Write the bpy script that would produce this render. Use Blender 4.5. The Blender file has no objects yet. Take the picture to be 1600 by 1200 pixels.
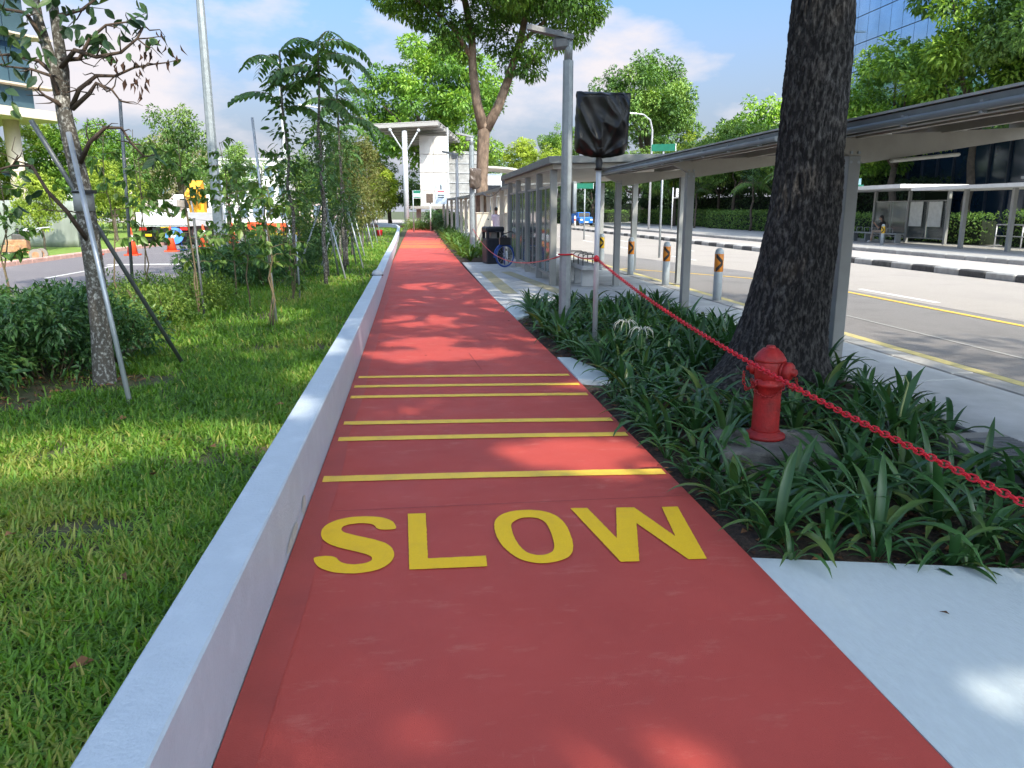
import bpy, bmesh, math, random
import numpy as np
from mathutils import Vector, Matrix, noise as mnoise

# ------------------------------------------------------------ camera, sky, sun, exposure
SC = bpy.context.scene
COL = SC.collection
cam_d = bpy.data.cameras.new("camera")
cam = bpy.data.objects.new("camera", cam_d)
COL.objects.link(cam)
cam.location = (0, 0, 1.6)
cam.rotation_euler = (math.radians(90 - 12.66), 0, math.radians(-6.9))
cam_d.sensor_width = 36.0
cam_d.lens = 27.05
cam_d.clip_start = 0.05
cam_d.clip_end = 5000
SC.camera = cam

SUN_EL = math.radians(44)
SUN_DIR = Vector((0.42, -0.91, 0)).normalized() * math.cos(SUN_EL) + Vector((0, 0, math.sin(SUN_EL)))
W = bpy.data.worlds.new("World")
SC.world = W
W.use_nodes = True
nt = W.node_tree
nt.nodes.clear()
def wn(t, **k):
    n = nt.nodes.new(t)
    for a, b in k.items(): setattr(n, a, b)
    return n
wo = wn("ShaderNodeOutputWorld"); bg = wn("ShaderNodeBackground")
sky = wn("ShaderNodeTexSky", sky_type='NISHITA', sun_disc=False, sun_elevation=SUN_EL,
         sun_rotation=math.atan2(SUN_DIR.x, SUN_DIR.y), altitude=20, air_density=1.0, dust_density=8.5, ozone_density=1.6)
tc = wn("ShaderNodeTexCoord"); mp = wn("ShaderNodeMapping")
mp.inputs['Scale'].default_value = (1, 1, 2.4)
mp.inputs['Location'].default_value = (0.35, 0.1, 0.15)
cn = wn("ShaderNodeTexNoise"); cn.inputs['Scale'].default_value = 3.1; cn.inputs['Detail'].default_value = 9; cn.inputs['Roughness'].default_value = 0.56
cr = wn("ShaderNodeValToRGB"); cr.color_ramp.elements[0].position = 0.50; cr.color_ramp.elements[1].position = 0.645
sx = wn("ShaderNodeSeparateXYZ")
hz = wn("ShaderNodeMapRange"); hz.inputs[1].default_value = 0.0; hz.inputs[2].default_value = 0.25; hz.inputs[3].default_value = 0.78; hz.inputs[4].default_value = 0.0
mx = wn("ShaderNodeMixRGB"); mxh = wn("ShaderNodeMixRGB")
mx.inputs[2].default_value = (2.75, 2.62, 2.75, 1)
mxh.inputs[2].default_value = (2.15, 2.32, 2.72, 1)
hs = wn("ShaderNodeHueSaturation"); hs.inputs['Saturation'].default_value = 1.0; hs.inputs['Value'].default_value = 1.0
tint = wn("ShaderNodeMixRGB", blend_type='MULTIPLY'); tint.inputs[0].default_value = 1.0; tint.inputs[2].default_value = (0.75, 0.985, 1.25, 1)
L = nt.links.new
L(tc.outputs['Generated'], mp.inputs['Vector']); L(mp.outputs['Vector'], cn.inputs['Vector'])
L(cn.outputs['Fac'], cr.inputs['Fac']); L(tc.outputs['Generated'], sx.inputs['Vector']); L(sx.outputs['Z'], hz.inputs[0])
L(sky.outputs['Color'], hs.inputs['Color'])
L(hs.outputs['Color'], tint.inputs[1]); L(hz.outputs[0], mxh.inputs[0]); L(tint.outputs[0], mxh.inputs[1])
L(mxh.outputs[0], mx.inputs[1]); L(cr.outputs['Color'], mx.inputs[0])
L(mx.outputs[0], bg.inputs['Color']); L(bg.outputs[0], wo.inputs['Surface'])
bg.inputs['Strength'].default_value = 0.15
sun_d = bpy.data.lights.new("sun", 'SUN')
sun_d.energy = 2.7; sun_d.angle = math.radians(0.6); sun_d.color = (1.0, 0.91, 0.76)
sun = bpy.data.objects.new("sun", sun_d); COL.objects.link(sun)
sun.rotation_euler = SUN_DIR.to_track_quat('Z', 'Y').to_euler()
sun.location = SUN_DIR * 60
SC.view_settings.view_transform = 'Standard'
SC.view_settings.look = 'None'
SC.view_settings.gamma = 1.0
SC.view_settings.use_curve_mapping = False
SC.view_settings.exposure = 1.2
SC.render.engine = 'CYCLES'
try:
    SC.cycles.max_bounces = 8; SC.cycles.diffuse_bounces = 4; SC.cycles.transparent_max_bounces = 8
    SC.cycles.sample_clamp_indirect = 6.0
except Exception: pass

RNG = np.random.default_rng(7)
random.seed(11)
R = math.radians
PI = math.pi

# ------------------------------------------------------------ materials
MATS = {}
def mat(name, col, rough=0.6, metal=0.0, var=0.12, scale=6.0, bump=0.0, bscale=60.0, spec=0.5, rand=0.0, col2=None, thr=(0.35, 0.7),
        stain=None, stain_scale=1.2, stain_amt=0.5, stretch=(1, 1, 1), trans=0.0, emis=None, ior=None):
    if name in MATS: return MATS[name]
    m = bpy.data.materials.new(name); m.use_nodes = True
    t = m.node_tree; N = t.nodes; K = t.links.new
    b = N['Principled BSDF']
    b.inputs['Roughness'].default_value = rough; b.inputs['Metallic'].default_value = metal
    b.inputs['Specular IOR Level'].default_value = spec
    geo = N.new('ShaderNodeNewGeometry'); mpn = N.new('ShaderNodeMapping'); mpn.inputs['Scale'].default_value = stretch
    K(geo.outputs['Position'], mpn.inputs['Vector'])
    nz = N.new('ShaderNodeTexNoise'); nz.inputs['Scale'].default_value = scale; nz.inputs['Detail'].default_value = 6; nz.inputs['Roughness'].default_value = 0.6
    K(mpn.outputs['Vector'], nz.inputs['Vector'])
    rp = N.new('ShaderNodeValToRGB')
    c2 = col2 if col2 else tuple(min(1, c * (1 + var)) for c in col)
    c1 = col if col2 else tuple(c * (1 - var) for c in col)
    rp.color_ramp.elements[0].position = thr[0]; rp.color_ramp.elements[1].position = thr[1]
    rp.color_ramp.elements[0].color = (*c1, 1); rp.color_ramp.elements[1].color = (*c2, 1)
    K(nz.outputs['Fac'], rp.inputs['Fac'])
    out = rp.outputs['Color']
    if stain:
        n2 = N.new('ShaderNodeTexNoise'); n2.inputs['Scale'].default_value = stain_scale; n2.inputs['Detail'].default_value = 8; n2.inputs['Roughness'].default_value = 0.65
        K(geo.outputs['Position'], n2.inputs['Vector'])
        mr = N.new('ShaderNodeMapRange'); mr.inputs[1].default_value = 0.5; mr.inputs[2].default_value = 0.72; mr.inputs[4].default_value = stain_amt
        K(n2.outputs['Fac'], mr.inputs[0])
        mm = N.new('ShaderNodeMixRGB'); mm.inputs[2].default_value = (*stain, 1)
        K(mr.outputs[0], mm.inputs[0]); K(out, mm.inputs[1]); out = mm.outputs[0]
    if rand:
        oi = N.new('ShaderNodeObjectInfo'); hv = N.new('ShaderNodeHueSaturation')
        mr = N.new('ShaderNodeMapRange'); mr.inputs[3].default_value = 1 - rand; mr.inputs[4].default_value = 1 + rand
        K(oi.outputs['Random'], mr.inputs[0]); K(mr.outputs[0], hv.inputs['Value']); K(out, hv.inputs['Color']); out = hv.outputs['Color']
    K(out, b.inputs['Base Color'])
    if bump:
        n3 = N.new('ShaderNodeTexNoise'); n3.inputs['Scale'].default_value = bscale; n3.inputs['Detail'].default_value = 5
        K(mpn.outputs['Vector'], n3.inputs['Vector'])
        bp = N.new('ShaderNodeBump'); bp.inputs['Strength'].default_value = min(1, bump); bp.inputs['Distance'].default_value = 0.02
        K(n3.outputs['Fac'], bp.inputs['Height']); K(bp.outputs[0], b.inputs['Normal'])
    if trans:
        b.inputs['Transmission Weight'].default_value = trans
    if ior: b.inputs['IOR'].default_value = ior
    if emis:
        b.inputs['Emission Color'].default_value = (*emis[:3], 1); b.inputs['Emission Strength'].default_value = emis[3]
    MATS[name] = m
    return m

def leafmat(name, dark, mid, light, transl=0.35, rough=0.45, tcol=None, spec=0.4):
    """leaf colour varies from leaf to leaf (face attribute rnd); light shines through"""
    if name in MATS: return MATS[name]
    m = bpy.data.materials.new(name); m.use_nodes = True
    t = m.node_tree; N = t.nodes; K = t.links.new
    b = N['Principled BSDF']; b.inputs['Roughness'].default_value = rough; b.inputs['Specular IOR Level'].default_value = spec
    at = N.new('ShaderNodeAttribute'); at.attribute_name = 'rnd'
    oi = N.new('ShaderNodeObjectInfo')
    rp = N.new('ShaderNodeValToRGB'); e = rp.color_ramp.elements
    e[0].position = 0; e[0].color = (*dark, 1); e[1].position = 1; e[1].color = (*light, 1)
    x = e.new(0.5); x.color = (*mid, 1)
    K(at.outputs['Fac'], rp.inputs['Fac'])
    hv = N.new('ShaderNodeHueSaturation')
    mr = N.new('ShaderNodeMapRange'); mr.inputs[3].default_value = 0.88; mr.inputs[4].default_value = 1.14
    K(oi.outputs['Random'], mr.inputs[0]); K(mr.outputs[0], hv.inputs['Value']); K(rp.outputs['Color'], hv.inputs['Color'])
    K(hv.outputs['Color'], b.inputs['Base Color'])
    tr = N.new('ShaderNodeBsdfTranslucent')
    g = N.new('ShaderNodeMixRGB'); g.blend_type = 'MULTIPLY'; g.inputs[0].default_value = 1
    g.inputs[2].default_value = (*(tcol or (1.5, 1.5, 0.55)), 1)
    K(hv.outputs['Color'], g.inputs[1]); K(g.outputs[0], tr.inputs['Color'])
    ms = N.new('ShaderNodeMixShader'); ms.inputs[0].default_value = transl
    K(b.outputs[0], ms.inputs[1]); K(tr.outputs[0], ms.inputs[2]); K(ms.outputs[0], N['Material Output'].inputs['Surface'])
    MATS[name] = m
    return m

# ------------------------------------------------------------ mesh building
class MB:
    def __init__(s): s.v = []; s.f = []; s.sm = []
    def add(s, vs, fs, smooth=False):
        o = len(s.v); s.v += [tuple(map(float, p)) for p in vs]
        for f in fs: s.f.append(tuple(i + o for i in f)); s.sm.append(smooth)
        return s
    def box(s, c, d, rz=0, rx=0, ry=0, bev=0.0):
        hx, hy, hz = d[0] / 2, d[1] / 2, d[2] / 2
        M = Matrix.Translation(c) @ Matrix.Rotation(rz, 4, 'Z') @ Matrix.Rotation(ry, 4, 'Y') @ Matrix.Rotation(rx, 4, 'X')
        if bev <= 0:
            vs = [(x, y, z) for x in (-hx, hx) for y in (-hy, hy) for z in (-hz, hz)]
            fs = [(0, 1, 3, 2), (4, 6, 7, 5), (0, 4, 5, 1), (2, 3, 7, 6), (0, 2, 6, 4), (1, 5, 7, 3)]
        else:
            b = min(bev, hx * .9, hy * .9, hz * .9)
            vs = []
            ring = lambda ax, ay, cz: [(-ax, -ay, cz), (ax, -ay, cz), (ax, ay, cz), (-ax, ay, cz)]
            # chamfered box as 4 rings of 8
            def r8(ax, ay, q, cz): return [(-ax + q, -ay, cz), (ax - q, -ay, cz), (ax, -ay + q, cz), (ax, ay - q, cz), (ax - q, ay, cz), (-ax + q, ay, cz), (-ax, ay - q, cz), (-ax, -ay + q, cz)]
            for ax, ay, q, cz in ((hx - b, hy - b, b * .5, -hz), (hx, hy, b, -hz + b), (hx, hy, b, hz - b), (hx - b, hy - b, b * .5, hz)): vs += r8(ax, ay, q, cz)
            fs = [tuple(range(7, -1, -1)), tuple(range(24, 32))]
            for k in range(3):
                for i in range(8):
                    j = (i + 1) % 8; fs.append((k * 8 + i, k * 8 + j, k * 8 + 8 + j, k * 8 + 8 + i))
        return s.add([M @ Vector(p) for p in vs], fs)
    def tube(s, pts, rad, n=8, cap=True, smooth=True):
        pts = [Vector(p) for p in pts]; m = len(pts)
        if not hasattr(rad, '__len__'): rad = [rad] * m
        vs = []; prev = None
        for i, p in enumerate(pts):
            d = (pts[min(i + 1, m - 1)] - pts[max(i - 1, 0)])
            if d.length < 1e-9: d = Vector((0, 0, 1))
            d.normalize()
            if prev is None:
                a = Vector((1, 0, 0)) if abs(d.x) < 0.9 else Vector((0, 1, 0))
                u = d.cross(a).normalized()
            else:
                u = (prev - d * prev.dot(d)).normalized()
            prev = u; w = d.cross(u)
            for k in range(n):
                t = 2 * PI * k / n
                vs.append(p + (u * math.cos(t) + w * math.sin(t)) * rad[i])
        fs = []
        for i in range(m - 1):
            for k in range(n):
                j = (k + 1) % n; fs.append((i * n + k, i * n + j, (i + 1) * n + j, (i + 1) * n + k))
        s.add(vs, fs, smooth)
        if cap:
            o = len(s.v) - len(vs)
            s.f.append(tuple(o + k for k in range(n - 1, -1, -1))); s.sm.append(False)
            s.f.append(tuple(o + (m - 1) * n + k for k in range(n))); s.sm.append(False)
        return s
    def lathe(s, prof, n=20, c=(0, 0, 0), axis=None, smooth=True):
        """prof: list of (radius, height) from bottom to top round the axis through c"""
        M = Matrix.Translation(c)
        if axis is not None: M = M @ Vector(axis).to_track_quat('Z', 'Y').to_matrix().to_4x4()
        vs = []
        for r, z in prof:
            for k in range(n):
                t = 2 * PI * k / n; vs.append(M @ Vector((r * math.cos(t), r * math.sin(t), z)))
        fs = []
        for i in range(len(prof) - 1):
            for k in range(n):
                j = (k + 1) % n; fs.append((i * n + k, i * n + j, (i + 1) * n + j, (i + 1) * n + k))
        s.add(vs, fs, smooth)
        o = len(s.v) - len(vs)
        s.f.append(tuple(o + k for k in range(n - 1, -1, -1))); s.sm.append(False)
        s.f.append(tuple(o + (len(prof) - 1) * n + k for k in range(n))); s.sm.append(False)
        return s
    def prism(s, poly, z0, z1, M=None):
        """poly: list of (x,y) counter-clockwise, extruded from z0 to z1"""
        n = len(poly); vs = [Vector((x, y, z0)) for x, y in poly] + [Vector((x, y, z1)) for x, y in poly]
        if M is not None: vs = [M @ p for p in vs]
        fs = [tuple(range(n - 1, -1, -1)), tuple(range(n, 2 * n))]
        for i in range(n):
            j = (i + 1) % n; fs.append((i, j, n + j, n + i))
        return s.add(vs, fs)
    def quad(s, a, b, c, d): return s.add([a, b, c, d], [(0, 1, 2, 3)])
    def ell(s, c, r, n=12, m=8, M=None):
        prof = []
        vs = []; fs = []
        for i in range(m + 1):
            ph = PI * i / m
            for k in range(n):
                t = 2 * PI * k / n
                p = Vector((r[0] * math.sin(ph) * math.cos(t), r[1] * math.sin(ph) * math.sin(t), -r[2] * math.cos(ph)))
                if M is not None: p = M @ p
                vs.append(p + Vector(c))
        for i in range(m):
            for k in range(n):
                j = (k + 1) % n; fs.append((i * n + k, i * n + j, (i + 1) * n + j, (i + 1) * n + k))
        return s.add(vs, fs, True)
    def mesh(s, name):
        me = bpy.data.meshes.new(name); me.from_pydata(s.v, [], s.f)
        me.polygons.foreach_set('use_smooth', s.sm); me.update(); return me

def link(name, me, m=None, parent=None, loc=None, rot=None, scale=None, kind=None):
    o = bpy.data.objects.new(name, me); COL.objects.link(o)
    if m is not None and len(me.materials) == 0: me.materials.append(m)
    if parent is not None: o.parent = parent
    if loc is not None: o.location = loc
    if rot is not None: o.rotation_euler = rot
    if scale is not None: o.scale = scale if hasattr(scale, '__len__') else (scale,) * 3
    if kind: o['kind'] = kind
    return o
def part(name, mb, m, parent=None, kind=None, **k):
    return link(name, mb.mesh(name) if isinstance(mb, MB) else mb, m, parent, kind=kind, **k)
def tag(o, label, cat, group=None):
    o['label'] = label; o['category'] = cat
    if group: o['group'] = group
    return o
def thing(name, label, cat, loc=(0, 0, 0), rz=0, group=None):
    o = bpy.data.objects.new(name, None); COL.objects.link(o)
    o.empty_display_size = 0.2
    o.location = loc; o.rotation_euler = (0, 0, rz)
    return tag(o, label, cat, group)
def copy_tree(o, loc, rz=0, label=None, group=None, scale=None, parent=None):
    c = o.copy(); COL.objects.link(c)
    if parent is not None: c.parent = parent
    else:
        c.location = loc; c.rotation_euler = (0, 0, rz)
        if label: c['label'] = label
        if group: c['group'] = group
        if scale: c.scale = scale if hasattr(scale, '__len__') else (scale,) * 3
    for ch in list(o.children): copy_tree(ch, None, parent=c)
    return c
def struct(name, mb, m, parent=None):
    o = part(name, mb, m, parent)
    if parent is None: o['kind'] = 'structure'
    return o
def bevel(o, w=0.006, seg=2):
    b = o.modifiers.new('bevel', 'BEVEL'); b.width = w; b.segments = seg; b.limit_method = 'ANGLE'; b.angle_limit = R(40)
    return o

# ------------------------------------------------------------ foliage (numpy)
def np_mesh(name, V, F4, rnd=None, smooth=False):
    """V (n,3), F4 (m,4) quads"""
    me = bpy.data.meshes.new(name)
    k = F4.shape[1]
    me.vertices.add(len(V)); me.vertices.foreach_set('co', np.ascontiguousarray(V, np.float32).ravel())
    me.loops.add(F4.size); me.loops.foreach_set('vertex_index', np.ascontiguousarray(F4, np.int32).ravel())
    me.polygons.add(len(F4))
    me.polygons.foreach_set('loop_start', np.arange(0, F4.size, k, dtype=np.int32))
    me.polygons.foreach_set('use_smooth', np.full(len(F4), smooth))
    if rnd is not None:
        a = me.attributes.new('rnd', 'FLOAT', 'FACE'); a.data.foreach_set('value', np.ascontiguousarray(rnd, np.float32))
    me.update(calc_edges=True); me.validate()
    return me
def unit(a): return a / (np.linalg.norm(a, axis=-1, keepdims=True) + 1e-9)
def rdir(n, rng=RNG): return unit(rng.normal(size=(n, 3)))
def leaf_arrays(P, D, NN, Ln, Wd, fold=0.25, rnd=None, rng=RNG, droop=0.15, fine=False):
    """leaves: two quads each, folded on the midrib and drooping at the tip; returns V,F,rnd"""
    n = len(P); D = unit(D); S = unit(np.cross(D, NN)); U = unit(np.cross(S, D))
    Ln = np.broadcast_to(Ln, (n,))[:, None]; Wd = np.broadcast_to(Wd, (n,))[:, None]
    if fine:   # oval leaf: three stations each side of a curved midrib
        rows = []
        for t, w in ((0.0, .06), (.22, .78), (.5, 1.0), (.78, .62), (1.0, .03)):
            c = P + D * Ln * t - U * Ln * droop * t * t
            rows += [c - S * Wd * .5 * w + U * Wd * fold * w * .6, c, c + S * Wd * .5 * w + U * Wd * fold * w * .6]
        V = np.stack(rows, 1).reshape(-1, 3); i = np.arange(n)[:, None] * 15
        F = np.concatenate([i + np.array([[3 * k + a, 3 * k + a + 1, 3 * k + a + 4, 3 * k + a + 3]]) for k in range(4) for a in (0, 1)], 1).reshape(-1, 4)
        if rnd is None: rnd = rng.random(n)
        return V, F, np.repeat(rnd, 8)
    b = P; mid = P + D * Ln * 0.5; tip = P + D * Ln - U * Ln * droop
    l = P + D * Ln * 0.42 + S * Wd * 0.5 + U * Wd * fold; r = P + D * Ln * 0.42 - S * Wd * 0.5 + U * Wd * fold
    V = np.stack([b, l, tip, mid, r], 1).reshape(-1, 3)
    i = np.arange(n)[:, None] * 5
    F = np.concatenate([i + np.array([[0, 3, 2, 1]]), i + np.array([[0, 4, 2, 3]])], 1).reshape(-1, 4)
    if rnd is None: rnd = rng.random(n)
    return V, F, np.repeat(rnd, 2)
def join_arrays(L_):
    V = []; F = []; Rn = []; o = 0
    for v, f, r in L_:
        V.append(v); F.append(f + o); Rn.append(r); o += len(v)
    return np.concatenate(V), np.concatenate(F), np.concatenate(Rn)
def puffs(centre, rad, n, pr, rng, shell=0.55, low=-0.6):
    """puff centres spread through an ellipsoid, most of them near its surface"""
    out = []
    while len(out) < n:
        d = rng.normal(size=3); d /= np.linalg.norm(d)
        if d[2] < low: continue
        t = shell + (1 - shell) * rng.random() ** 0.7
        if rng.random() < 0.2: t *= rng.random()
        out.append((np.array(centre) + d * np.array(rad) * t, pr * (0.65 + 0.7 * rng.random())))
    return out
def puff_leaves(pf, per, ln, wd, rng, flat=0.7, tone=0.35, hang=0.3, top=0.4):
    """leaf clumps: each puff has its own tone; leaves face outward and up"""
    Ps = []; Ds = []; Ns = []; Ls = []; Rs = []
    for c, r in pf:
        k = max(6, int(per * (0.7 + 0.6 * rng.random()) * (r / np.mean([q for _, q in pf])) ** 2))
        d = rdir(k, rng); rr = r * (0.35 + 0.65 * rng.random(k) ** 0.5)
        p = c + d * rr[:, None] * np.array([1, 1, flat])
        Ps.append(p)
        out = unit(d + rdir(k, rng) * 0.7)
        dd = out.copy(); dd[:, 2] -= hang; Ds.append(dd)
        nn = unit(d * 0.8 + np.array([0, 0, top + 0.6]) + rdir(k, rng) * 0.5); Ns.append(nn)
        Ls.append(ln * (0.65 + 0.7 * rng.random(k)))
        base = 0.5 + (rng.random() - 0.5) * tone * 2
        Rs.append(np.clip(base + (rng.random(k) - 0.5) * 0.55, 0, 1))
    P = np.concatenate(Ps); D = np.concatenate(Ds); Nn = np.concatenate(Ns); Ln = np.concatenate(Ls); Rn = np.concatenate(Rs)
    return leaf_arrays(P, D, Nn, Ln, Ln * wd / ln, rnd=Rn, rng=rng)
def wob(p0, p1, n, amp, rng, bow=(0, 0, 0)):
    p0 = np.array(p0, float); p1 = np.array(p1, float); Lg = np.linalg.norm(p1 - p0)
    pts = []
    for i in range(n + 1):
        t = i / n; p = p0 + (p1 - p0) * t + np.array(bow) * 4 * t * (1 - t)
        if 0 < i < n: p = p + rng.normal(size=3) * amp * Lg
        pts.append(p)
    return pts

# ============================================================ SETTING
def path_mat(name, base, pale, dark):
    """sprayed acrylic coating over fine aggregate: grain, roller patches, pale scuffs, dark specks"""
    m = bpy.data.materials.new(name); m.use_nodes = True; t = m.node_tree; N = t.nodes; K = t.links.new; b = N['Principled BSDF']
    geo = N.new('ShaderNodeNewGeometry')
    def noise(sc, det, st=(1, 1, 1), ro=.6):
        mp_ = N.new('ShaderNodeMapping'); mp_.inputs['Scale'].default_value = st; K(geo.outputs['Position'], mp_.inputs['Vector'])
        n = N.new('ShaderNodeTexNoise'); n.inputs['Scale'].default_value = sc; n.inputs['Detail'].default_value = det; n.inputs['Roughness'].default_value = ro; K(mp_.outputs[0], n.inputs['Vector']); return n.outputs['Fac']
    def rng_(v, a_, b_, lo=0., hi=1.):
        r_ = N.new('ShaderNodeMapRange'); r_.inputs[1].default_value = a_; r_.inputs[2].default_value = b_; r_.inputs[3].default_value = lo; r_.inputs[4].default_value = hi; K(v, r_.inputs[0]); return r_.outputs[0]
    def mix(f, c1, c2):
        x = N.new('ShaderNodeMixRGB'); K(f, x.inputs[0])
        for i, c in ((1, c1), (2, c2)):
            if isinstance(c, tuple): x.inputs[i].default_value = (*c, 1)
            else: K(c, x.inputs[i])
        return x.outputs[0]
    c = mix(rng_(noise(1.1, 7), .35, .7), tuple(v * .90 for v in base), tuple(v * 1.08 for v in base))       # roller patches
    c = mix(rng_(noise(230, 3), .35, .75, 0, .35), c, tuple(v * 1.35 for v in base))                       # grain
    c = mix(rng_(noise(190, 2), .62, .75, 0, .5), c, dark)                                                  # dark pits
    c = mix(rng_(noise(3.2, 9, (1, 2.6, 1), .72), .56, .80, 0, .6), c, pale)                                # dusty scuffs
    c = mix(rng_(noise(9, 6, (6, .35, 1), .6), .68, .80, 0, .30), c, pale)                                  # drag marks along the way
    c = mix(rng_(noise(2.3, 8, (1, 1, 1), .7), .64, .80, 0, .35), c, dark)                                  # faint stains
    K(c, b.inputs['Base Color']); K(rng_(noise(2, 6), .3, .7, .5, .72), b.inputs['Roughness']); b.inputs['Specular IOR Level'].default_value = .35
    bp_ = N.new('ShaderNodeBump'); bp_.inputs['Strength'].default_value = .45; bp_.inputs['Distance'].default_value = .01; K(noise(260, 4), bp_.inputs['Height']); K(bp_.outputs[0], b.inputs['Normal'])
    MATS[name] = m; return m
M_red = path_mat("red_path_coating", (0.46, 0.068, 0.053), (0.62, 0.25, 0.20), (0.24, 0.036, 0.030))
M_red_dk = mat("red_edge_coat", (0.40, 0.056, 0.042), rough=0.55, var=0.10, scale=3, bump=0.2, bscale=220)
M_yel = mat("yellow_road_paint", (0.95, 0.565, 0.004), rough=0.6, var=0.10, scale=240, bump=0.35, bscale=240, stain=(0.80, 0.46, 0.02), stain_scale=7, stain_amt=0.55)
M_yel_bar = mat("yellow_bar_paint", (0.93, 0.60, 0.07), rough=0.6, var=0.10, scale=220, bump=0.35, bscale=240, stain=(0.62, 0.42, 0.10), stain_scale=6, stain_amt=0.6)
M_white_conc = mat("white_painted_concrete", (0.53, 0.595, 0.62), rough=0.8, var=0.035, scale=22, bump=0.25, bscale=60, stretch=(1.6, .6, 1),
                   stain=(0.47, 0.53, 0.56), stain_scale=1.3, stain_amt=0.5)
M_wall = mat("white_wall_paint", (0.48, 0.55, 0.62), rough=0.5, var=0.04, scale=5, bump=0.22, bscale=70,
             stain=(0.58, 0.65, 0.72), stain_scale=6, stain_amt=0.6)
M_conc = mat("pavement_concrete", (0.44, 0.445, 0.435), rough=0.85, var=0.13, scale=2.5, bump=0.3, bscale=150, rand=0.09,
             stain=(0.33, 0.33, 0.32), stain_scale=1.1, stain_amt=0.55)
M_conc_dk = mat("joint_dark_concrete", (0.12, 0.115, 0.105), rough=0.9)
M_kerb = mat("kerb_concrete", (0.33, 0.32, 0.30), rough=0.85, var=0.2, scale=5, bump=0.3, bscale=90, rand=0.12, stain=(0.25, 0.235, 0.21), stain_scale=2.5, stain_amt=0.6)
M_kerb_blk = mat("kerb_black_paint", (0.075, 0.072, 0.070), rough=0.8, var=0.35, scale=6, rand=0.25, stain=(0.17, 0.16, 0.145), stain_scale=4, stain_amt=0.6)
M_kerb_wht = mat("kerb_white_paint", (0.36, 0.35, 0.33), rough=0.8, var=0.18, scale=6, rand=0.12, stain=(0.27, 0.26, 0.24), stain_scale=4, stain_amt=0.7)
M_asph = mat("bus_bay_asphalt", (0.21, 0.195, 0.185), rough=0.9, var=0.18, scale=60, bump=0.5, bscale=300, stain=(0.10, 0.095, 0.092), stain_scale=0.7, stain_amt=0.45)  # darker than the road: the shade over the bay is put into the colour
M_road = mat("pale_worn_road", (0.35, 0.312, 0.275), rough=0.9, var=0.14, scale=70, bump=0.5, bscale=320, stain=(0.26, 0.235, 0.215), stain_scale=0.5, stain_amt=0.5)
M_sroad = mat("side_road_asphalt", (0.165, 0.150, 0.155), rough=0.9, var=0.12, scale=50, bump=0.4, bscale=300, stain=(0.22, 0.195, 0.19), stain_scale=0.35, stain_amt=0.6)
M_soil = mat("soil_leaf_litter", (0.030, 0.021, 0.015), rough=0.95, col2=(0.10, 0.062, 0.042), scale=26, thr=(0.4, 0.72), bump=1.0, bscale=45)
M_lawn = mat("lawn_thatch", (0.045, 0.060, 0.02), rough=0.95, col2=(0.12, 0.085, 0.05), scale=7, thr=(0.42, 0.75), bump=0.8, bscale=50)
M_verge = mat("sunny_grass_verge", (0.115, 0.20, 0.022), rough=0.95, col2=(0.19, 0.27, 0.04), scale=14, thr=(0.35, 0.7), bump=0.8, bscale=40)
M_earth = mat("far_ground", (0.05, 0.075, 0.022), rough=0.95, col2=(0.10, 0.095, 0.05), scale=0.6)
M_line_y = mat("yellow_lane_line", (0.72, 0.46, 0.06), rough=0.8, var=0.14, scale=14, stain=(0.52, 0.38, 0.14), stain_scale=6, stain_amt=0.6)
M_line_yp = mat("faded_yellow_line", (0.50, 0.42, 0.17), rough=0.85, var=0.16, scale=12, stain=(0.34, 0.31, 0.22), stain_scale=4, stain_amt=0.7)
M_line_w = mat("white_lane_line", (0.74, 0.72, 0.68), rough=0.8, var=0.08, scale=12)
M_pinkkerb = mat("pink_kerb", (0.50, 0.30, 0.25), rough=0.8, var=0.15, scale=4)

def grid_sheet(x0, x1, y0, y1, nx, ny, zf):
    mb = MB(); vs = []; fs = []
    for j in range(ny + 1):
        for i in range(nx + 1):
            x = x0 + (x1 - x0) * i / nx; y = y0 + (y1 - y0) * j / ny; vs.append((x, y, zf(x, y)))
    for j in range(ny):
        for i in range(nx):
            a = j * (nx + 1) + i; fs.append((a, a + 1, a + nx + 2, a + nx + 1))
    return mb.add(vs, fs, True)
def rect(x0, x1, y0, y1, z): return MB().quad((x0, y0, z), (x1, y0, z), (x1, y1, z), (x0, y1, z))

struct("ground", rect(-1500, 1500, -300, 2500, -0.16), M_earth)

# ---- the red path: its edges as read along the way (x left, x right by y)
PE = [(-4, -0.64, 1.52), (0, -0.64, 1.52), (3, -0.64, 1.53), (6, -0.645, 1.515), (8, -0.655, 1.51), (12, -0.68, 1.45), (16, -0.715, 1.39), (22, -0.78, 1.34), (32, -0.87, 1.35), (45, -1.04, 1.38), (58, -1.25, 1.44), (66, -1.40, 1.48), (76, -1.9, 1.0), (84, -3.2, -0.4), (92, -5.0, -2.4)]
def pe(y):
    for a, b in zip(PE, PE[1:]):
        if a[0] <= y <= b[0]:
            t = (y - a[0]) / (b[0] - a[0]); return a[1] + (b[1] - a[1]) * t, a[2] + (b[2] - a[2]) * t
    return PE[-1][1:]
mb = MB()
ys = [-4 + 0.5 * i for i in range(40)] + [16 + 1.5 * i for i in range(51)]
vs = []; fs = []
for y in ys:
    a, b = pe(y); j = 0.006 * mnoise.noise(Vector((0, y * 3.1, 0)))
    vs += [(a, y, 0), (b + j, y, 0), (b + j, y, -0.1), (a, y, -0.1)]
for i in range(len(ys) - 1):
    o = i * 4; fs += [(o, o + 1, o + 5, o + 4), (o + 1, o + 2, o + 6, o + 5), (o + 3, o, o + 4, o + 7)]
path = struct("cycle_path", mb.add(vs, fs), M_red)
mb = MB(); vs = []; fs = []
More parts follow.
